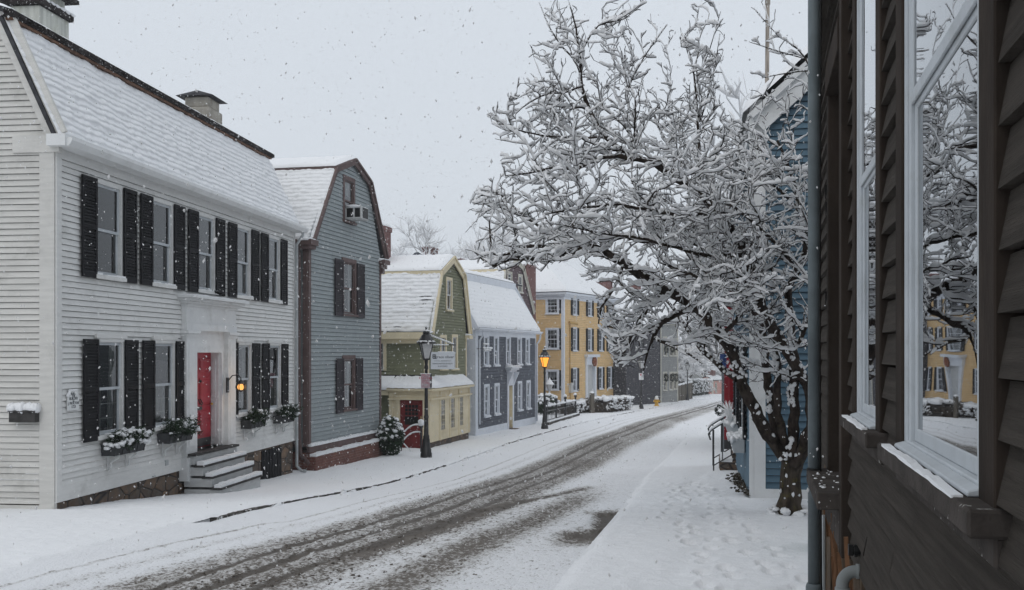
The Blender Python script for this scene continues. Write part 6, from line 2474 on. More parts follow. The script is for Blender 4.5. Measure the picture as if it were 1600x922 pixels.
# ================================================================== STREET FURNITURE
def street_lamp(px, pyb, pyt, label, lit=False, arm=False):
    A = on_ground(px, pyb)
    k = A.y / FL
    h = (pyb - pyt) * k
    t = thing('street_lamp', label, 'street lamp', A, .3, 'gas-style street lamps along the left pavement')
    s = h / 3.7
    mb = MB()
    mb.lathe([(.17, -.1), (.17, .10), (.15, .13), (.15, .22), (.12, .26), (.105, .50), (.09, .54), (.095, .60), (.07, .64), (.06, 1.1), (.074, 1.13), (.074, 1.16), (.056, 1.2), (.045, 2.5), (.062, 2.52), (.062, 2.58), (.045, 2.64), (.06, 2.76), (.03, 2.80)], (0, 0, 0), 10)
    mb.build('post', black_metal, t, True)
    zl = 2.8
    mb = MB()
    # tapering four-sided cage
    for k_ in range(4):
        a = k_ * math.pi / 2 + math.pi / 4
        mb.tube([(.10 * math.cos(a), .10 * math.sin(a), zl), (.235 * math.cos(a), .235 * math.sin(a), zl + .44)], .014, 5)
    mb.lathe([(.11, -.03), (.12, 0), (.11, .02)], (0, 0, zl), 4, 0, math.pi / 4)
    mb.lathe([(.25, .0), (.285, .015), (.27, .05), (.235, .07), (.13, .25), (.10, .27), (.10, .33), (.12, .34), (.05, .39), (.025, .44), (.03, .47), (.0, .50)], (0, 0, zl + .44), 8, 0, math.pi / 8)
    mb.build('lantern_cage', black_metal, t)
    mb = MB()
    mb.lathe([(.095, .01), (.222, .44)], (0, 0, zl), 4, 0, math.pi / 4)
    mb.build('lantern_glass', lamp_glow if lit else lamp_glass, t)
    mb = MB()
    for i in range(10):
        a = i * .628
        mb.blob((.2 * math.cos(a), .2 * math.sin(a), zl + .5), .07, .07, .035, 6, 4, 0, .3)
    mb.blob((0, 0, zl + .80), .1, .1, .05, 7, 4); mb.blob((.02, 0, zl + .93), .05, .05, .04, 6, 4)
    mb.build('snow_cap', snow, t, True)
    if lit:
        l = bpy.data.lights.new('gas_light', 'POINT'); l.energy = 12; l.color = (1, .5, .16); l.shadow_soft_size = .15
        lo_ = bpy.data.objects.new('gas_light', l); COL.objects.link(lo_); lo_.parent = t; lo_.location = (0, 0, zl + .2)
        for a in range(4):
            pass
    for ch in t.children:
        ch.scale = (1, 1, 1)
    t.scale = (s, s, s)
    return t, A, k, s


L1, A1, k1, s1 = street_lamp(666, 714, 512, 'unlit black street lamp carrying a red-lettered parking sign, nearest the camera')
street_lamp(851, 670, 543, 'black street lamp glowing orange in front of the yellow house', True)
street_lamp(1002, 639, 556, 'unlit street lamp with a small white sign in front of the slate-coloured house')
street_lamp(1074, 625.5, 563, 'farthest street lamp, thin and unlit, in front of the long clipped hedge')


def pole_sign(name, label, px0, px1, py0, py1, A, lines, sizes, rt=.0):
    k = A.y / FL
    w = (px1 - px0) * k; h = (py1 - py0) * k
    p = Vector((((px0 + px1) / 2 - CX) * k, A.y - .09, EYE - (py1 - CY) * k))
    t = thing(name, label, 'sign', p, rt)
    mb = MB(); mb.box(-w / 2, w / 2, -.012, .012, 0, h)
    pl = mb.build('plate', mat('weathered_sign_plate', (.42, .42, .45), .5, .08, 6, dirt=(.5, .2, .25), dirt_amt=.3), t)
    mb = MB()
    for (a, b, c, d) in ((-w / 2 + .02, w / 2 - .02, .018, .028), (-w / 2 + .02, w / 2 - .02, h - .028, h - .018), (-w / 2 + .02, -w / 2 + .03, .028, h - .028), (w / 2 - .03, w / 2 - .02, .028, h - .028)):
        mb.box(a, b, -.0135, -.012, c, d)
    mb.build('border', ink_red, pl)
    n = len(lines)
    for i, s_ in enumerate(lines):
        txt('lettering', s_, sizes[i], (0, -.014, h * (1 - (i + .5) / n * .9 - .05)), (math.pi / 2, 0, 0), ink_red, pl)
    mb = MB()
    mb.box(-.05, .05, .012, .14, h * .25, h * .29); mb.box(-.05, .05, .012, .14, h * .72, h * .76)
    mb.box(w / 2 - .005, w / 2 + .045, -.0, .10, 0, h)
    mb.build('pole_clamp', tread_dark, t)
    mb = MB()
    for i in range(5): mb.blob((-w / 2 + w * i / 4, 0, h), w * .14, .03, .015, 6, 4)
    mb.build('snow_cap', snow, t, True)


pole_sign('parking_sign', 'small white parking sign with red lettering fixed to the nearest street lamp', 658.3, 672.5, 584, 606, A1, ['NO', 'PARKING', 'ANY', 'TIME', '<--->'], [.12, .098, .098, .098, .09])
A3 = on_ground(1002, 639)
k3 = A3.y / FL
t = thing('lamp_sign', 'tiny white sign with a red mark on the third street lamp, by the slate-coloured house', 'sign', Vector((A3.x - .02, A3.y - .12, EYE - (593.5 - CY) * k3)), 0)
mb = MB(); mb.box(-.16, .16, -.012, .012, 0, .46); mb.build('plate', white_trim, t)
mb = MB(); mb.lathe([(.055, 0), (.075, 0), (.075, .003), (.055, .003)], (0, 0, 0), 14); o = mb.build('red_ring', ink_red, t); o.location = (0, -.0125, .35); o.rotation_euler = (math.pi / 2, 0, 0)

# hydrant
A = on_ground(1026, 634.5); k = A.y / FL; h = (634.5 - 619.5) * k
t = thing('fire_hydrant', 'yellow fire hydrant with a white snow-dusted bonnet at the kerb', 'hydrant', A)
mb = MB()
mb.lathe([(.19, -.1), (.19, .05), (.14, .06), (.13, h * .62), (.18, h * .63), (.18, h * .69)], (0, 0, 0), 12)
for s in (-1, 1): mb.tube([(s * .1, 0, h * .5), (s * .24, 0, h * .5)], .07, 10)
mb.tube([(0, -.1, h * .45), (0, -.25, h * .45)], .09, 10)
mb.build('barrel', hyd_yellow, t, True)
mb = MB(); mb.lathe([(.17, h * .69), (.15, h * .82), (.09, h * .92), (.05, h * .94), (.05, h), (0, h)], (0, 0, 0), 12); mb.build('bonnet', white_trim, t, True)
mb = MB(); mb.blob((0, 0, h * .97), .12, .12, .07, 8, 5); mb.build('snow_cap', snow, t, True)

# iron fence in front of the yellow house
A = on_ground(853, 663.5); B = on_ground(900, 649.5)
A.z = GH(A.x, A.y); d = (B - A); d.z = 0; LL = d.length; rz = math.atan2(d.y, d.x)
t = thing('iron_fence', 'low black iron fence with snowy rails and ball finials, in front of the yellow house', 'fence', A, rz)
k = (A.y + B.y) / 2 / FL
slope = (B.z - A.z) / LL
mb = MB(); ms = MB(); mk = MB(); mlo = MB()
for i in range(26):
    x = LL * i / 25
    mb.tube([(x, .0, slope * x + .1), (x, .0, slope * x + .9)], .014, 5)
for x0, x1 in ((0, LL),):
    for zz in (.18, .62, .84):
        mb.beam((x0, 0, zz), (x1, 0, zz + slope * LL), .035, .04)
for i in range(40):
    x = LL * i / 39
    ms.blob((x, 0, .88 + slope * x), LL / 60, .05, .05, 6, 4, 0, .2)
    mlo.blob((x, -.1, .14 + slope * x), LL / 60, .09, .05, 6, 4, 0, .2)
mk.beam((-.3, -.12, .02), (LL + .2, -.12, .02 + slope * LL), .14, .18)
mb.build('rails', black_metal, t); mk.build('granite_plinth', granite, t)
ms.build('rail_snow', snow, t, True); mlo.build('plinth_snow', snow, t, True)
for f in (.02, .30, .60, .98):
    mp = MB(); x = f * LL
    mp.box(x - .045, x + .045, -.045, .045, -.1 + slope * x, 1.0 + slope * x)
    mp.lathe([(.03, 1.0), (.07, 1.05), (.09, 1.12), (.06, 1.19), (0, 1.24)], (x, 0, slope * x), 8)
    o = mp.build('post', black_metal, t)
    mp = MB(); mp.blob((x, 0, 1.22 + slope * x), .09, .09, .09, 7, 5, 0, .15)
    mp.build('snow_cap', snow, o, True)

# old wooden post
A = on_ground(925, 645.5); k = A.y / FL; h = (645.5 - 614) * k
t = thing('wooden_post', 'squat weathered wooden post with a flat snow cap, in front of the clipped hedge', 'post', A, .4)
mb = MB(); w = 3.4 * k
mb.add([(-w, -w, -.2), (w, -w, -.2), (w, w, -.2), (-w, w, -.2), (-w * .88, -w * .88, h), (w * .88, -w * .88, h), (w * .88, w * .88, h), (-w * .88, w * .88, h)],
       [(0, 3, 2, 1), (4, 5, 6, 7), (0, 1, 5, 4), (1, 2, 6, 5), (2, 3, 7, 6), (3, 0, 4, 7)])
mb.build('shaft', post_wood, t, bevel=.02)
mb = MB(); mb.blob((0, 0, h), w * 1.1, w * 1.1, .1, 9, 5, 0, .1, flat=-.2); mb.build('snow_cap', snow, t, True)

# lantern post in the yellow house's garden
A = on_ground(858, 650); A = Vector(((858.5 - CX) / FL * 64, 64, 0)); A.z = GH(A.x, 64); k = 64 / FL
zt = EYE - (592 - CY) * k - A.z
t = thing('garden_lantern', 'white garden lantern on a thin post with a pointed snow-covered top, before the yellow house', 'lantern', A)
mb = MB(); mb.tube([(0, 0, -.1), (0, 0, zt - .75)], .05, 8); mb.build('post', navy_trim, t)
mb = MB(); mb.lathe([(.08, 0), (.10, .02), (.22, .38), (.22, .40)], (0, 0, zt - .75), 6); mb.build('lantern_glass', lamp_glass, t)
mb = MB(); mb.lathe([(.30, .40), (.30, .43), (.06, .72), (.03, .80), (0, .84)], (0, 0, zt - .75), 8); mb.build('lantern_roof', snow, t)

# hedges and shrubs by the yellow house
def hedge(px0, py0, px1, py1, hpx, wid, label, lm, n=2600, group=None, zfix=None):
    A = on_ground(px0, py0); B = on_ground(px1, py1)
    d = B - A; sl = d.z; d.z = 0; L = d.length
    t = thing('hedge', label, 'hedge', A, math.atan2(d.y, d.x), group)
    h = hpx * A.y / FL
    sl /= L
    mb = MB()
    for _ in range(n):
        x = random.uniform(-.1, L + .1); y = random.uniform(-.05, wid); z = h * random.random() ** .8
        edge = .12 * (vnoise(x * 1.5, z * 2.0, 4) - .5)
        p = Vector((x, y + float(edge), z * (.93 + .1 * float(vnoise(x * .8, 3, 7))) + sl * x))
        a = Vector((random.gauss(0, 1), random.gauss(0, 1), random.gauss(0, 1))).normalized() * random.uniform(.06, .14); b = a.orthogonal().normalized() * random.uniform(.02, .05)
        mb.add([p - a, p + b, p + a, p - b], [(0, 1, 2, 3)])
    mb.build('foliage', lm, t)
    mb = MB(); mb.box(0, L, wid * .25, wid * .75, -.2 + min(0, sl * L), h * .8 + min(0, sl * L)); mb.build('stems', lm, t)
    mb = MB()
    for _ in range(int(L * 9)):
        x = random.uniform(-.1, L + .1)
        mb.blob((x, random.uniform(0, wid), h * .97 + sl * x), random.uniform(.15, .4), random.uniform(.12, .3), random.uniform(.08, .16), 7, 4, 0, .25)
    for _ in range(int(L * 14)):
        x = random.uniform(0, L)
        mb.blob((x, random.uniform(-.1, .1), random.uniform(.2, .95) * h + sl * x), random.uniform(.04, .13), random.uniform(.05, .1), random.uniform(.03, .07), 6, 4, 0, .3)
    tag(mb.build('snow_cap', snow, t, True), kind='stuff')


hedge(900, 647, 952, 641, 18, 1.3, 'clipped twiggy hedge with snow on top, behind the wooden post', leaf_brown, 4200)
hedge(953, 645, 988, 640, 22, 1.6, 'taller rounded end of hedge with thick snow beside the slate-coloured house', leaf_brown, 3600)
hedge(1070, 622, 1113, 616, 30, 2.0, 'long dark clipped hedge with a snow top, beyond the farthest street lamp', leaf_hedge, 5200)
add_shrub(833, 872, 623, 655, 'low dark garden shrub mounded with snow behind the lit street lamp', 60, 1.3, None, 1400, .09)
# far plank fence
A = on_ground(1059, 627); B = on_ground(1081, 623)
d = B - A; d.z = 0
t = thing('plank_fence', 'grey plank fence with snow-topped panels between the pale grey house and the long hedge', 'fence', A, math.atan2(d.y, d.x))
LL = d.length; h = 26 * A.y / FL
mb = MB(); ms = MB()
for i in range(int(LL / .2)):
    mb.box(i * .2, i * .2 + .185, 0, .04, -.3, h * (.92 + .03 * random.random()))
for x in np.linspace(0, LL, 5): mb.box(x - .07, x + .07, -.06, .08, -.3, h)
mb.build('planks', post_wood, t)
for i in range(24): ms.blob((LL * i / 23, .02, h * .97), LL / 40, .09, .10, 6, 4, 0, .25)
ms.build('snow_cap', snow, t, True)
# mast behind the blue house
Zm = 27.0
A = Vector(((1194.5 - CX) / FL * Zm, Zm, GH(7, Zm)))
t = thing('mast', 'tall pale rusty mast rising above the blue house roof into the sky', 'mast', A)
mb = MB(); mb.tube([(0, 0, -.2), (.06, 0, 9), (.13, 0, 17)], [.065, .058, .04], 9); mb.build('pole', rust_pole, t, True)
mb = MB(); mb.tube([(.06, 0, 9.0), (.06, 0, 9.12)], .075, 9); mb.tube([(.085, 0, 12.0), (.085, 0, 12.12)], .07, 9); mb.build('collar', rust_pole, t)
# ================================================================== TREES
class Tubes:
    """many tapering tubes gathered into one mesh"""
    def __init__(s): s.v, s.q, s.n = [], [], 0

    def add(s, pts, rad, sides):
        pts = np.asarray(pts, float); k = len(pts)
        rad = np.asarray(rad, float)
        t = np.empty_like(pts); t[1:-1] = pts[2:] - pts[:-2]; t[0] = pts[1] - pts[0]; t[-1] = pts[-1] - pts[-2]
        t /= np.maximum(np.linalg.norm(t, axis=1), 1e-9)[:, None]
        ref = np.array([.31, .17, .93]) if abs(t[:, 2].mean()) < .8 else np.array([1., .1, 0])
        x = np.cross(t, ref); x /= np.maximum(np.linalg.norm(x, axis=1), 1e-9)[:, None]
        y = np.cross(t, x)
        a = np.arange(sides) * 2 * np.pi / sides
        if rad.ndim == 1: rad = rad[:, None]
        ring = pts[:, None, :] + (x[:, None, :] * np.cos(a)[None, :, None] + y[:, None, :] * np.sin(a)[None, :, None]) * rad[:, :, None]
        s.v.append(ring.reshape(-1, 3))
        i = np.arange(k - 1)[:, None] * sides + np.arange(sides)[None, :]
        j = np.arange(k - 1)[:, None] * sides + (np.arange(sides)[None, :] + 1) % sides
        s.q.append((np.stack([i, j, j + sides, i + sides], -1).reshape(-1, 4)) + s.n)
        s.n += k * sides

    def build(s, name, m, parent):
        return raw_mesh(name, np.concatenate(s.v), np.concatenate(s.q), m, parent)


def inside(poly, x, y):
    c = False; n = len(poly); j = n - 1
    for i in range(n):
        xi, yi = poly[i]; xj, yj = poly[j]
        if (yi > y) != (yj > y) and x < (xj - xi) * (y - yi) / (yj - yi) + xi: c = not c
        j = i
    return c


def resample(pts, step):
    """Catmull-Rom through (pos, r) control points"""
    out = []
    n = len(pts)
    for i in range(n - 1):
        p0 = pts[max(i - 1, 0)]; p1 = pts[i]; p2 = pts[i + 1]; p3 = pts[min(i + 2, n - 1)]
        L = (p2[0] - p1[0]).length
        m = max(1, int(L / step))
        for k in range(m):
            t = k / m
            q = .5 * ((2 * p1[0]) + (p2[0] - p0[0]) * t + (2 * p0[0] - 5 * p1[0] + 4 * p2[0] - p3[0]) * t * t + (3 * p1[0] - p0[0] - 3 * p2[0] + p3[0]) * t ** 3)
            out.append((q, p1[1] * (1 - t) + p2[1] * t))
    out.append(pts[-1])
    return out


def snow_on(S, pts, rad, thick, sides=6, gap=.12):
    """a lumpy ridge of snow along the upper side of a twig, in runs with small gaps"""
    pts = np.asarray(pts, float); k = len(pts)
    if k < 2: return
    t = np.diff(pts, axis=0); t = np.vstack([t, t[-1:]]); L = np.linalg.norm(t, axis=1); t = t / np.maximum(L, 1e-9)[:, None]
    flat = 1 - t[:, 2] ** 2
    w = thick * (.25 + .75 * flat) * RNG.uniform(.45, 1.5, k)
    rad = np.asarray(rad, float)
    w = np.minimum(w, thick * 1.35)
    w[0] *= .55; w[-1] *= .5
    off = np.zeros_like(pts); off[:, 2] = rad * .6 + w * .9
    off[:, :2] += RNG.uniform(-.25, .25, (k, 2)) * w[:, None]
    # lumpy cross-sections
    rr = w[:, None] * (1 + RNG.uniform(-.16, .16, (k, sides)))
    S.add(pts + off, rr, sides)


def make_crabapple():
    root_p = P(1234, 803, 11.9)
    root_p.z = GH(root_p.x, root_p.y)
    T0 = thing('crabapple_tree', 'spreading crabapple tree with every branch loaded with fresh snow, in front of the blue house', 'tree', root_p)
    O = Vector(root_p)
    trunk, limbs, twigs, sn = Tubes(), Tubes(), Tubes(), Tubes()
    lsn = MB()

    def w(px, py, Z): return P(px, py, Z) - O
    CR = [(722, 400), (724, 345), (742, 295), (785, 262), (772, 225), (760, 178), (785, 140), (792, 120), (812, 78), (848, 55), (848, -40), (1010, -40), (1012, 20), (1060, 28), (1052, 70), (1052, 130), (1062, 150), (1062, 30),
          (1105, -30), (1140, -10), (1132, 70), (1128, 150), (1150, 185), (1168, 190), (1172, 70), (1170, -20), (1300, -40), (1300, 560), (1285, 640), (1180, 610), (1140, 575), (1100, 555), (1060, 560), (1010, 575), (962, 575), (938, 520), (930, 470), (895, 450), (860, 425), (820, 425), (790, 428), (760, 420)]

    def ok(p, level):
        q = p + O
        if q.y < 8.9 or q.y > 15.2: return False
        if q.y < 8.6 and q.x > .47 + .24 * q.y - .12: return False
        if q.y > 13.1 and q.x > 2.85 + .19 * (q.y - 13.1) : return False
        if q.z < GH(q.x, q.y) + 1.0: return False
        px = CX + FL * q.x / q.y; py = CY - FL * (q.z - EYE) / q.y
        return inside(CR, px, py)
    main = []

    def limb(pix, n=None):
        pts = [(w(a, b, z), r) for a, b, z, r in pix]
        rs = resample(pts, .10)
        # bark wobble
        out = []
        for i, (p, r) in enumerate(rs):
            j = Vector((random.gauss(0, 1), random.gauss(0, 1), random.gauss(0, 1))) * min(.012, r * .22)
            out.append((p + j, r * random.uniform(.93, 1.07)))
        main.append(out)
        return out
    # trunk
    tp = [(w(1233, 812, 11.9), .20), (w(1232, 800, 11.9), .165), (w(1233, 785, 11.9), .128), (w(1234, 765, 11.9), .118), (w(1235, 740, 11.9), .116), (w(1237, 722, 11.9), .125), (w(1238, 705, 11.9), .10), (w(1238, 690, 11.9), .06)]
    rs = resample(tp, .05)
    trunk.add([p + Vector((random.gauss(0, .004), random.gauss(0, .004), 0)) for p, r in rs], np.array([[r * (1 + .10 * math.sin(3 * a + i * .07) + random.uniform(-.04, .04)) for a in np.arange(14) * 2 * np.pi / 14] for i, (p, r) in enumerate(rs)]), 14)
    # the guided limbs: (pixel x, pixel y, depth, radius)
    limb([(1234, 725, 11.9, .085), (1214, 696, 11.85, .078), (1191, 665, 11.8, .072), (1166, 612, 11.7, .066), (1148, 562, 11.6, .062), (1126, 525, 11.5, .06), (1099, 492, 11.4, .058), (1070, 468, 11.3, .056), (1040, 455, 11.2, .053),
          (1005, 437, 11.1, .05), (975, 411, 11.0, .046), (945, 393, 10.9, .042), (916, 385, 10.85, .038), (893, 397, 10.8, .034), (868, 399, 10.75, .03), (837, 404, 10.7, .026), (800, 404, 10.65, .022), (770, 415, 10.6, .018), (755, 406, 10.6, .014), (738, 390, 10.6, .008)])
    limb([(878, 398, 10.75, .02), (850, 385, 10.6, .02), (825, 384, 10.5, .019), (800, 395, 10.45, .017), (768, 397, 10.4, .013), (766, 370, 10.4, .010), (764, 345, 10.4, .007)])
    limb([(1083, 482, 11.35, .035), (1058, 492, 11.2, .032), (1034, 504, 11.05, .028), (1021, 528, 10.95, .022), (1011, 552, 10.9, .012), (1005, 585, 10.9, .006)])
    limb([(1040, 455, 11.2, .034), (1016, 479, 11.3, .03), (999, 503, 11.35, .026), (984, 534, 11.4, .02), (963, 568, 11.4, .011)])
    limb([(1152, 592, 11.6, .042), (1130, 575, 11.8, .036), (1101, 550, 12.0, .03), (1073, 512, 12.3, .025), (1050, 480, 12.5, .02), (1020, 450, 12.7, .014)])
    limb([(1022, 528, 10.95, .016), (1045, 540, 10.8, .014), (1075, 552, 10.7, .012), (1100, 570, 10.6, .008)])
    limb([(1235, 722, 11.95, .06), (1213, 678, 12.05, .054), (1203, 620, 12.1, .05), (1196, 560, 12.2, .046), (1188, 510, 12.3, .04), (1170, 470, 12.4, .034), (1150, 430, 12.6, .028), (1120, 400, 12.7, .022), (1080, 380, 12.8, .015)])
    limb([(1238, 722, 11.85, .055), (1222, 680, 11.8, .05), (1214, 630, 11.75, .046), (1216, 580, 11.75, .04), (1208, 540, 11.8, .03), (1200, 500, 11.9, .02)])
    limb([(1242, 725, 11.8, .078), (1262, 682, 11.7, .07), (1269, 640, 11.65, .066), (1259, 597, 11.6, .064), (1236, 558, 11.55, .062), (1216, 524, 11.5, .06), (1199, 494, 11.4, .058), (1186, 465, 11.3, .054), (1162, 396, 11.2, .046), (1126, 333, 11.1, .04),
          (1085, 298, 11.1, .036), (1020, 255, 11.1, .034), (985, 243, 11.1, .031), (945, 214, 11.1, .026), (922, 175, 11.1, .022), (909, 135, 11.1, .018), (906, 85, 11.1, .014), (900, 45, 11.1, .010), (890, 5, 11.1, .006)])
    limb([(1239, 715, 11.8, .066), (1240, 660, 11.75, .06), (1240, 610, 11.7, .056), (1239, 560, 11.65, .052), (1235, 500, 11.6, .046), (1231, 450, 11.55, .04), (1248, 426, 11.5, .036), (1259, 380, 11.4, .03), (1250, 330, 11.3, .025), (1235, 270, 11.2, .02), (1215, 220, 11.2, .014)])
    limb([(1232, 455, 11.55, .024), (1205, 420, 11.7, .022), (1170, 400, 11.9, .018), (1130, 395, 12.1, .012)])
    limb([(1020, 255, 11.1, .024), (970, 244, 10.9, .022), (930, 250, 10.7, .019), (900, 264, 10.5, .016), (865, 262, 10.4, .013), (830, 270, 10.3, .010), (790, 275, 10.2, .006)])
    limb([(985, 243, 11.1, .018), (995, 205, 11.2, .015), (980, 150, 11.3, .012), (1000, 100, 11.4, .009), (1040, 42, 11.5, .005)])
    limb([(909, 135, 11.1, .013), (880, 145, 10.9, .011), (845, 150, 10.7, .009), (800, 180, 10.6, .005)])
    limb([(906, 85, 11.1, .010), (935, 40, 11.1, .008), (975, 30, 11.2, .006), (1000, 8, 11.2, .004)])
    limb([(907, 100, 11.1, .010), (880, 75, 11.0, .008), (860, 45, 11.0, .006), (846, 12, 11.0, .004)])
    limb([(1095, 300, 11.1, .022), (1093, 240, 11.3, .017), (1085, 120, 11.4, .010), (1070, 55, 11.5, .004)])
    limb([(1086, 130, 11.4, .008), (1108, 80, 11.4, .006), (1126, 18, 11.4, .003)])
    limb([(1093, 190, 11.35, .010), (1112, 130, 11.3, .007), (1124, 60, 11.2, .003)])
    limb([(1126, 333, 11.1, .024), (1075, 335, 10.8, .021), (1020, 330, 10.5, .018), (965, 320, 10.2, .015), (905, 325, 10.0, .011), (850, 335, 9.9, .007)])
    limb([(1162, 396, 11.2, .026), (1110, 400, 10.8, .022), (1050, 385, 10.4, .018), (1000, 372, 10.1, .014), (940, 365, 9.9, .010), (880, 352, 9.8, .006)])
    limb([(1186, 465, 11.3, .026), (1150, 445, 10.9, .022), (1110, 440, 10.5, .018), (1070, 425, 10.2, .013), (1030, 410, 10.0, .007)])
    limb([(1150, 430, 12.6, .022), (1110, 360, 13.1, .018), (1050, 320, 13.5, .013), (1000, 300, 13.8, .007)])
    limb([(1085, 298, 11.1, .022), (1050, 240, 11.8, .018), (1030, 200, 12.3, .012), (1015, 160, 12.6, .006)])
    limb([(945, 214, 11.1, .016), (900, 215, 11.0, .013), (850, 212, 10.9, .010), (800, 200, 10.8, .007), (768, 185, 10.8, .004)])
    limb([(893, 397, 10.8, .018), (850, 360, 10.8, .015), (810, 330, 10.7, .011), (770, 300, 10.7, .007), (745, 345, 10.7, .004)])
    limb([(1248, 426, 11.5, .024), (1220, 390, 11.1, .02), (1180, 350, 10.7, .016), (1140, 320, 10.4, .011), (1100, 300, 10.2, .006)])
    limb([(1259, 380, 11.4, .022), (1275, 330, 11.0, .018), (1290, 260, 10.7, .014), (1300, 190, 10.4, .012), (1268, 110, 10.3, .009), (1246, 76, 10.3, .007), (1215, 55, 10.3, .005), (1182, 18, 10.3, .003)])
    limb([(1268, 110, 10.3, .008), (1232, 114, 10.3, .006), (1195, 121, 10.3, .004)])
    limb([(1258, 92, 10.3, .006), (1210, 78, 10.35, .005), (1172, 66, 10.4, .003)])
    limb([(1250, 330, 11.3, .018), (1210, 290, 11.2, .015), (1170, 270, 11.1, .011), (1130, 260, 11.1, .006)])
    limb([(975, 411, 11.0, .02), (960, 450, 10.8, .016), (940, 480, 10.7, .012), (935, 510, 10.7, .006)])
    limb([(1126, 525, 11.5, .03), (1150, 500, 11.2, .024), (1165, 455, 11.0, .02), (1150, 410, 10.8, .014), (1120, 370, 10.7, .007)])
    limb([(1236, 558, 11.55, .03), (1255, 520, 11.2, .025), (1270, 470, 10.9, .02), (1280, 400, 10.7, .014), (1262, 350, 10.6, .009), (1240, 300, 10.6, .005)])
    for L in main:
        pts = [p for p, r in L]; rad = [r for p, r in L]
        big = rad[0] > .03
        limbs.add(pts, np.array([[r * (1 + random.uniform(-.09, .09)) for _ in range(9 if big else 6)] for r in rad]), 9 if big else 6)
        if True:
            # snow lies on the limbs where they are not steep
            P_ = np.array([list(p) for p in pts]); R_ = np.array(rad)
            t = np.gradient(P_, axis=0); t /= np.linalg.norm(t, axis=1)[:, None]
            fl = np.sqrt(np.clip(1 - t[:, 2] ** 2, 0, 1))
            run = vnoise(np.arange(len(R_)) * .45, 0 * R_, len(main) * 3 + int(R_[0] * 1e4))
            D_ = np.gradient(P_, axis=0)
            for p_, r_, f_, n_, d_ in list(zip(P_, R_, fl, run, D_))[2 if R_[0] > .05 else 0:]:
                e = math.sqrt(max(0, 1 - f_ * f_))
                nb = 7 if f_ > .62 else (12 if n_ > .56 else (3 if n_ > .50 else 0))
                for _ in range(nb):
                    q = p_ + d_ * random.uniform(-.5, .5)
                    sd = random.gauss(0, .42) * r_
                    q = q + np.array([-.66 * r_ * e + sd * (f_ + .4 * e), -.66 * r_ * e - sd * e, r_ * .84 * f_])
                    k_ = min(.020, r_ * random.uniform(.18, .40) + random.uniform(.003, .008))
                    lsn.blob(q, k_ * 1.1, k_ * 1.1, k_ * (.8 + .5 * e), 6, 4, 0, .25)
    # secondary growth
    up = Vector((0, 0, 1))
    cnt = [0, 0, 0]

    def grow(p0, d0, L, r0, level, wander=.22):
        n = max(3, int(L / (.06 if level < 3 else .04)))
        pts = [p0]; d = d0.normalized()
        for i in range(n):
            d = (d + Vector((random.gauss(0, 1), random.gauss(0, 1), random.gauss(0, 1))) * wander + up * (.045 if level < 3 else .02)).normalized()
            q = pts[-1] + d * (L / n)
            if not ok(q, level): break
            pts.append(q)
        if len(pts) < 3: return None
        rr = np.linspace(r0, max(.0034, r0 * .35), len(pts))
        cnt[level - 1] += 1
        return pts, rr

    def top_thin(p):
        q = p + O
        py = CY - FL * (q.z - EYE) / q.y
        px = CX + FL * q.x / q.y
        k = .12 + .55 * min(1, max(0, (py - 100) / 190)) if px > 1050 else .2 + .47 * min(1, max(0, (py - 60) / 170))
        return k * (.28 if px < 810 and py > 250 else .55 if px < 800 else (.75 if px < 900 else 1.0)) * (.65 if px > 1205 and py < 300 else 1.0)

    def side_dir(t, spread):
        a = t.orthogonal().normalized(); b = t.cross(a)
        th = random.uniform(0, 2 * math.pi)
        s = a * math.cos(th) + b * math.sin(th)
        s = (s * .8 + Vector((s.x, s.y, s.z * .45))).normalized()
        an = math.radians(random.uniform(*spread))
        return (t * math.cos(an) + s * math.sin(an)).normalized()
    lev1 = []
    for L in main:
        n = len(L)
        for i in range(2, n):
            p, r = L[i]
            if r > .056: continue
            if (p + O).z - GH((p + O).x, (p + O).y) < 1.5: continue
            k = (.92 if r < .03 else .75) * top_thin(p)
            if random.random() > k: continue
            t = (L[i][0] - L[i - 1][0]).normalized()
            g = grow(p, side_dir(t, (30, 75)), random.uniform(.45, 1.3) * (1 if r > .01 else .5), min(r * .6, random.uniform(.008, .014)), 1, .17)
            if g: lev1.append(g)
    lev2 = []
    for pts, rr in lev1 + [([p for p, r in L], [r for p, r in L]) for L in main if L[0][1] < .03]:
        n = len(pts)
        for i in range(1, n):
            for _ in range(1 if random.random() < .95 else 2):
                if random.random() > .66: continue
                t = (pts[i] - pts[i - 1]).normalized()
                g = grow(pts[i], side_dir(t, (30, 65)), random.uniform(.15, .48), min(rr[i] * .75, .007), 2, .2)
                if g: lev2.append(g)
    lev3 = []
    for pts, rr in lev2 + lev1:
        n = len(pts)
        for i in range(1, n):
            if random.random() > .5: continue
            t = (pts[i] - pts[i - 1]).normalized()
            g = grow(pts[i], side_dir(t, (35, 80)), random.uniform(.05, .14), .0044, 3, .25)
            if g: lev3.append(g)
    print('crabapple twigs', cnt)
    for lev, thick, sides in ((lev1, .0215, 4), (lev2, .0170, 3), (lev3, .0130, 3)):
        for pts, rr in lev:
            twigs.add([list(p) for p in pts], rr, sides)
            if random.random() < (.97 if lev is not lev3 else .72):
                P_ = np.array([list(p) for p in pts])
                # thicken samples for lumps
                if lev is lev2 and len(P_) > 4: P_, rr = P_[:-1], rr[:-1]
                if lev is not lev3:
                    m = np.empty((2 * len(P_) - 1, 3)); m[::2] = P_; m[1::2] = (P_[1:] + P_[:-1]) / 2
                    r2 = np.interp(np.arange(len(m)), np.arange(0, len(m), 2), rr)
                else:
                    m, r2 = P_, rr
                snow_on(sn, m, r2, thick * random.uniform(.7, 1.25), 6 if lev is not lev3 else 5)
    trunk_o = trunk.build('trunk', bark_trunk, T0)
    limbs.build('limbs', bark, T0)
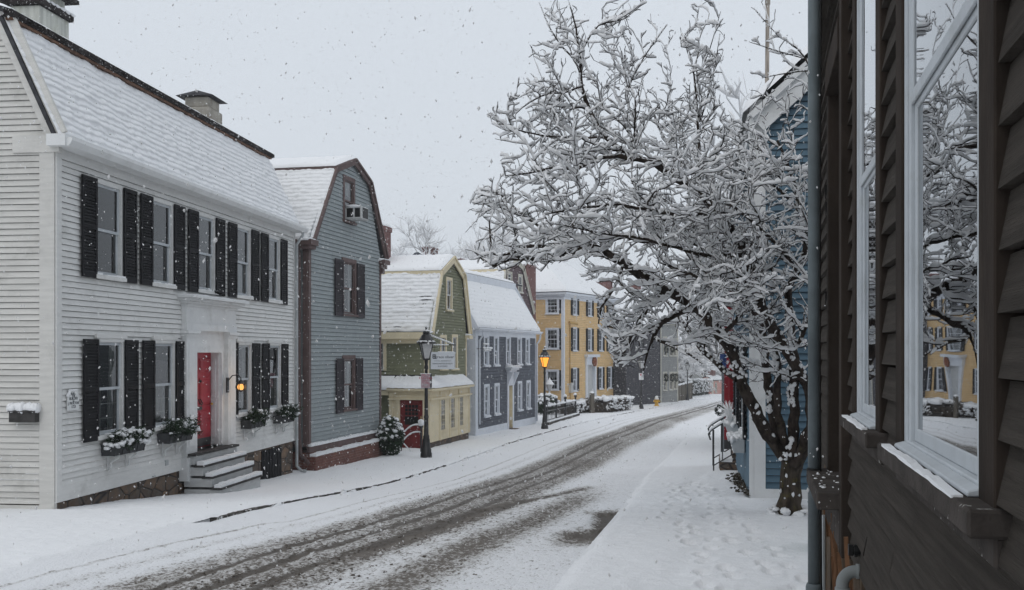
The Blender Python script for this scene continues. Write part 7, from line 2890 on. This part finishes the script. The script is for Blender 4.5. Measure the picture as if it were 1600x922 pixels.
    c = twigs.build('crown', bark, T0)
    sn.build('twig_snow', snow_fine, c)
    lsn.build('limb_snow', snow_fine, T0, True)
    mb = MB()
    for _ in range(16):
        a = random.uniform(0, 6.28); z = random.uniform(.0, .9); r = .125 + .05 * max(0, .25 - z)
        if random.random() < .5: a = random.uniform(3.6, 5.6)
        mb.blob((r * math.cos(a) - .0, r * math.sin(a), z), random.uniform(.008, .022), random.uniform(.008, .02), random.uniform(.008, .028), 6, 4, 0, .35)
    for _ in range(26):
        a = random.uniform(0, 6.28)
        mb.blob((.2 * math.cos(a), .2 * math.sin(a), random.uniform(-.03, .07)), random.uniform(.03, .08), random.uniform(.03, .07), random.uniform(.02, .04), 7, 4, 0, .3)
    f = w(1238, 716, 11.78)
    for _ in range(12):
        mb.blob((f.x + random.uniform(-.16, .05), f.y + random.uniform(-.1, .05), f.z + random.uniform(-.02, .08)), random.uniform(.012, .03), random.uniform(.012, .03), random.uniform(.012, .025), 6, 4, 0, .3)
    tag(mb.build('trunk_snow', snow, trunk_o, True), kind='stuff')


make_crabapple()


def bare_tree_mesh(seed, H, spread, snow_amt, up_bias=.12, r0=.16, levels=4, density=1.0):
    """returns (trunk mesh obj data...) a winter tree of height H built at the origin"""
    rnd = random.Random(seed)
    T1, T2, S = Tubes(), Tubes(), Tubes()

    def seg(p, d, L, r, lev):
        n = max(3, int(L / (H * .035)))
        pts = [p]; d = d.normalized()
        for i in range(n):
            d = (d + Vector((rnd.gauss(0, 1), rnd.gauss(0, 1), rnd.gauss(0, 1))) * (.045 if lev == 0 else .10 + .03 * lev) + Vector((0, 0, 1)) * (.3 if lev == 0 else up_bias)).normalized()
            pts.append(pts[-1] + d * (L / n))
        rr = np.linspace(r, r * (.45 if lev < levels - 1 else .4), len(pts))
        (T1 if lev < 2 else T2).add([list(q) for q in pts], rr, 7 if lev < 2 else 3)
        if snow_amt and lev >= 1:
            snow_on(S, [list(q) for q in pts], rr, snow_amt * (1.2 if lev < 3 else .9), 5)
        if lev >= levels: return
        kids = int((4 + lev) * density) if lev else int(9 * density)
        for k in range(kids):
            f = rnd.uniform(.35, 1.0) if lev else rnd.uniform(.25, 1.0)
            i = min(len(pts) - 1, max(1, int(f * n)))
            t = (pts[i] - pts[i - 1]).normalized()
            a = t.orthogonal().normalized(); b = t.cross(a); th = rnd.uniform(0, 6.283)
            an = math.radians(rnd.uniform(25, 60)) * spread
            dd = t * math.cos(an) + (a * math.cos(th) + b * math.sin(th)) * math.sin(an)
            seg(pts[i], dd, L * rnd.uniform(.42, .68) * (1 if lev else .85), float(rr[i]) * .6, lev + 1)
    seg(Vector((0, 0, -.3)), Vector((0, 0, 1)), H * .55, r0, 0)
    return T1, T2, S


TREES = {}


def place_tree(kind, px, pyb, pyt, Z, label, rot=0.0):
    """kind: cached variant; copies share meshes"""
    conf = {'tall': (3, 14, .8, .035, .16, .2, 4, 1.0), 'snowy': (8, 11, 1.0, .085, .08, .2, 4, 1.05), 'round': (5, 10.5, 1.0, .05, .10, .075, 4, 1.0)}[kind]
    seed, Ht, spr, sa, ub, r0, lv, dn = conf
    x = (px - CX) / FL * Z
    g = GH(x, Z)
    base = Vector((x, Z, g))
    if kind not in TREES:
        T1, T2, S = bare_tree_mesh(seed, Ht, spr, sa, ub, r0, lv, dn)
        t = thing('bare_tree', label, 'tree', base, rot, 'bare snowy trees behind the houses')
        T1.build('trunk', bark_far, t); c = T2.build('crown', bark_far, t)
        S.build('crown_snow', snow_fine, c)
        zmax = max(v.co.z for v in c.data.vertices)
        TREES[kind] = (t, zmax)
    else:
        t0, zmax = TREES[kind]
        t = copy_tree(t0)
        t.location = base; t.rotation_euler = (0, 0, rot)
        t['label'] = label
    zmax = TREES[kind][1]
    s = (EYE + (CY - pyt) / FL * Z - g) / zmax
    t.scale = (s, s, s)


place_tree('tall', 692, 0, 336, 85, 'tall bare tree with upright branches rising behind the green house chimney', .4)
place_tree('tall', 727, 0, 345, 92, 'slender bare tree between the upright tall one and the tip of the crabapple branch', 2.2)
place_tree('snowy', 618, 0, 374, 66, 'bare snowy tree half hidden by the brick chimney of the blue-grey house', 1.0)
place_tree('snowy', 770, 0, 352, 96, 'snowy tree behind the plum house, seen through the crabapple tips', 3.4)
place_tree('round', 1180, 0, 118, 30, 'round-crowned bare tree dusted with snow to the left of the mast', .0)
place_tree('snowy', 1022, 0, 470, 108, 'snowy tree behind the pale grey house with wreaths', 2.0)
place_tree('snowy', 1068, 0, 470, 112, 'snow-white tree above the plank fence at the bend of the street', 4.0)
place_tree('snowy', 1100, 0, 480, 140, 'snow-white tree above the long clipped hedge at the end of the street', 5.2)
place_tree('round', 1135, 0, 440, 75, 'snowy tree standing behind the crimson corner post', 1.3)
place_tree('round', 985, 0, 455, 112, 'snowy tree above the roof of the slate-coloured house', 3.0)
place_tree('round', 1065, 0, 520, 99, 'smaller snow-covered tree leaning over the plank fence', 4.6)

# ================================================================== FALLING SNOW
def flake_mat():
    m, nd, ln = new_mat('snowflake')
    out = nd.new('ShaderNodeOutputMaterial')
    d = nd.new('ShaderNodeBsdfDiffuse'); d.inputs[0].default_value = (.95, .95, .95, 1)
    t = nd.new('ShaderNodeBsdfTranslucent'); t.inputs[0].default_value = (.95, .95, .95, 1)
    p = nd.new('ShaderNodeBsdfTransparent')
    a = nd.new('ShaderNodeMixShader'); b = nd.new('ShaderNodeMixShader')
    a.inputs[0].default_value = .55; b.inputs[0].default_value = .22
    ln.new(d.outputs[0], a.inputs[1]); ln.new(t.outputs[0], a.inputs[2])
    ln.new(a.outputs[0], b.inputs[1]); ln.new(p.outputs[0], b.inputs[2]); ln.new(b.outputs[0], out.inputs[0])
    return m


def falling_snow(n=42000):
    V, F = [], []
    rng = np.random.default_rng(5)
    Z = 2.6 + (38 - 2.6) * rng.random(n) ** .5
    k = 0
    for z in Z:
        x = (rng.uniform(-60, 1660) - CX) / FL * z; y = EYE - (rng.uniform(-60, 900) - CY) / FL * z
        if x > .47 + .24 * z - .15 and z < 8: continue
        if y < GH(x, z) + .05: continue
        r = rng.uniform(.0022, .0062) * (1 + .02 * z) * (1.5 if rng.random() < .06 else 1)
        s = rng.uniform(1.0, 1.9); ang = rng.uniform(-.35, .35)
        a = np.array([[1, 0, 0], [0, 1, 0], [-1, 0, 0], [0, -1, 0], [0, 0, s], [0, 0, -s]]) * r * rng.uniform(.75, 1.2, (6, 1))
        a[:, 0] += a[:, 2] * math.tan(ang)
        V.append(a + np.array([x, z, y]))
        for f in ((0, 1, 4), (1, 2, 4), (2, 3, 4), (3, 0, 4), (1, 0, 5), (2, 1, 5), (3, 2, 5), (0, 3, 5)):
            F.append(tuple(i + k for i in f))
        k += 6
    me = bpy.data.meshes.new('falling_snow')
    me.from_pydata([tuple(p) for p in np.concatenate(V)], [], F)
    me.update()
    o = link_mesh('falling_snow', me, flake_mat(), None, True)
    tag(o, 'fine snowflakes drifting down through the whole street', kind='stuff')


falling_snow()

# ================================================================== AIR, SKY, SUN, CAMERA
mb = MB()
mb.box(-75, 125, -8, 180, -12, 18)
m, nd, ln = new_mat('snowy_air')
out = nd.new('ShaderNodeOutputMaterial'); v = nd.new('ShaderNodeVolumePrincipled')
v.inputs['Color'].default_value = (.93, .95, .98, 1); v.inputs['Density'].default_value = .0013
ln.new(v.outputs[0], out.inputs['Volume'])
HAZE = True
if HAZE:
    o = mb.build('haze', m)
    tag(o, 'thin snowy haze along the street', kind='stuff')

world = bpy.data.worlds.new('World'); scene.world = world
world.use_nodes = True
nt = world.node_tree; nt.nodes.clear()
wo = nt.nodes.new('ShaderNodeOutputWorld'); bg = nt.nodes.new('ShaderNodeBackground')
sky = nt.nodes.new('ShaderNodeTexSky'); sky.sky_type = 'NISHITA'; sky.sun_disc = False
EL, RO = 52.0, 205.0
sky.sun_elevation = math.radians(EL); sky.sun_rotation = math.radians(RO)
sky.air_density = 1.0; sky.dust_density = 6.0; sky.ozone_density = 1.0
STR = .10
mx = nt.nodes.new('ShaderNodeMix'); mx.data_type = 'RGBA'
mx.inputs[0].default_value = .93                       # a closed cloud deck hides nearly all of the clear sky
tcw = nt.nodes.new('ShaderNodeTexCoord')
nz = nt.nodes.new('ShaderNodeTexNoise'); nz.inputs['Scale'].default_value = 1.6; nz.inputs['Detail'].default_value = 4
nt.links.new(tcw.outputs['Generated'], nz.inputs['Vector'])
cm = nt.nodes.new('ShaderNodeMix'); cm.data_type = 'RGBA'
cm.inputs[6].default_value = (5.95, 6.4, 6.95, 1); cm.inputs[7].default_value = (6.45, 6.9, 7.45, 1)
nt.links.new(nz.outputs['Fac'], cm.inputs[0])
nt.links.new(sky.outputs[0], mx.inputs[6]); nt.links.new(cm.outputs[2], mx.inputs[7])
nt.links.new(mx.outputs[2], bg.inputs[0]); bg.inputs[1].default_value = STR
nt.links.new(bg.outputs[0], wo.inputs[0])

sl = bpy.data.lights.new('overcast_sun', 'SUN'); sl.energy = .5; sl.angle = math.radians(60); sl.color = (1, .97, .93)
so = bpy.data.objects.new('overcast_sun', sl); COL.objects.link(so)
az = math.radians(RO)
sdir = Vector((math.sin(az) * math.cos(math.radians(EL)), math.cos(az) * math.cos(math.radians(EL)), math.sin(math.radians(EL))))
so.rotation_euler = (-sdir).to_track_quat('-Z', 'Y').to_euler()

cam = bpy.data.cameras.new('Camera'); co = bpy.data.objects.new('Camera', cam); COL.objects.link(co)
co.location = (0, 0, EYE); co.rotation_euler = (math.pi / 2, 0, 0)
cam.sensor_width = 36; cam.lens = 36; cam.shift_y = (CY - 461) / 1600.0
cam.clip_start = .05; cam.clip_end = 2000
scene.camera = co
vs = scene.view_settings
scene.display_settings.display_device = 'sRGB'
vs.view_transform = 'Standard'; vs.look = 'None'; vs.exposure = 0.22; vs.gamma = 1.0; vs.use_curve_mapping = False
scene.render.engine = 'CYCLES'
cy = scene.cycles
cy.max_bounces = 8; cy.diffuse_bounces = 4; cy.glossy_bounces = 3; cy.transmission_bounces = 3; cy.transparent_max_bounces = 8; cy.volume_bounces = 0
cy.use_denoising = True
cy.caustics_reflective = False; cy.caustics_refractive = False
scene.render.film_transparent = False
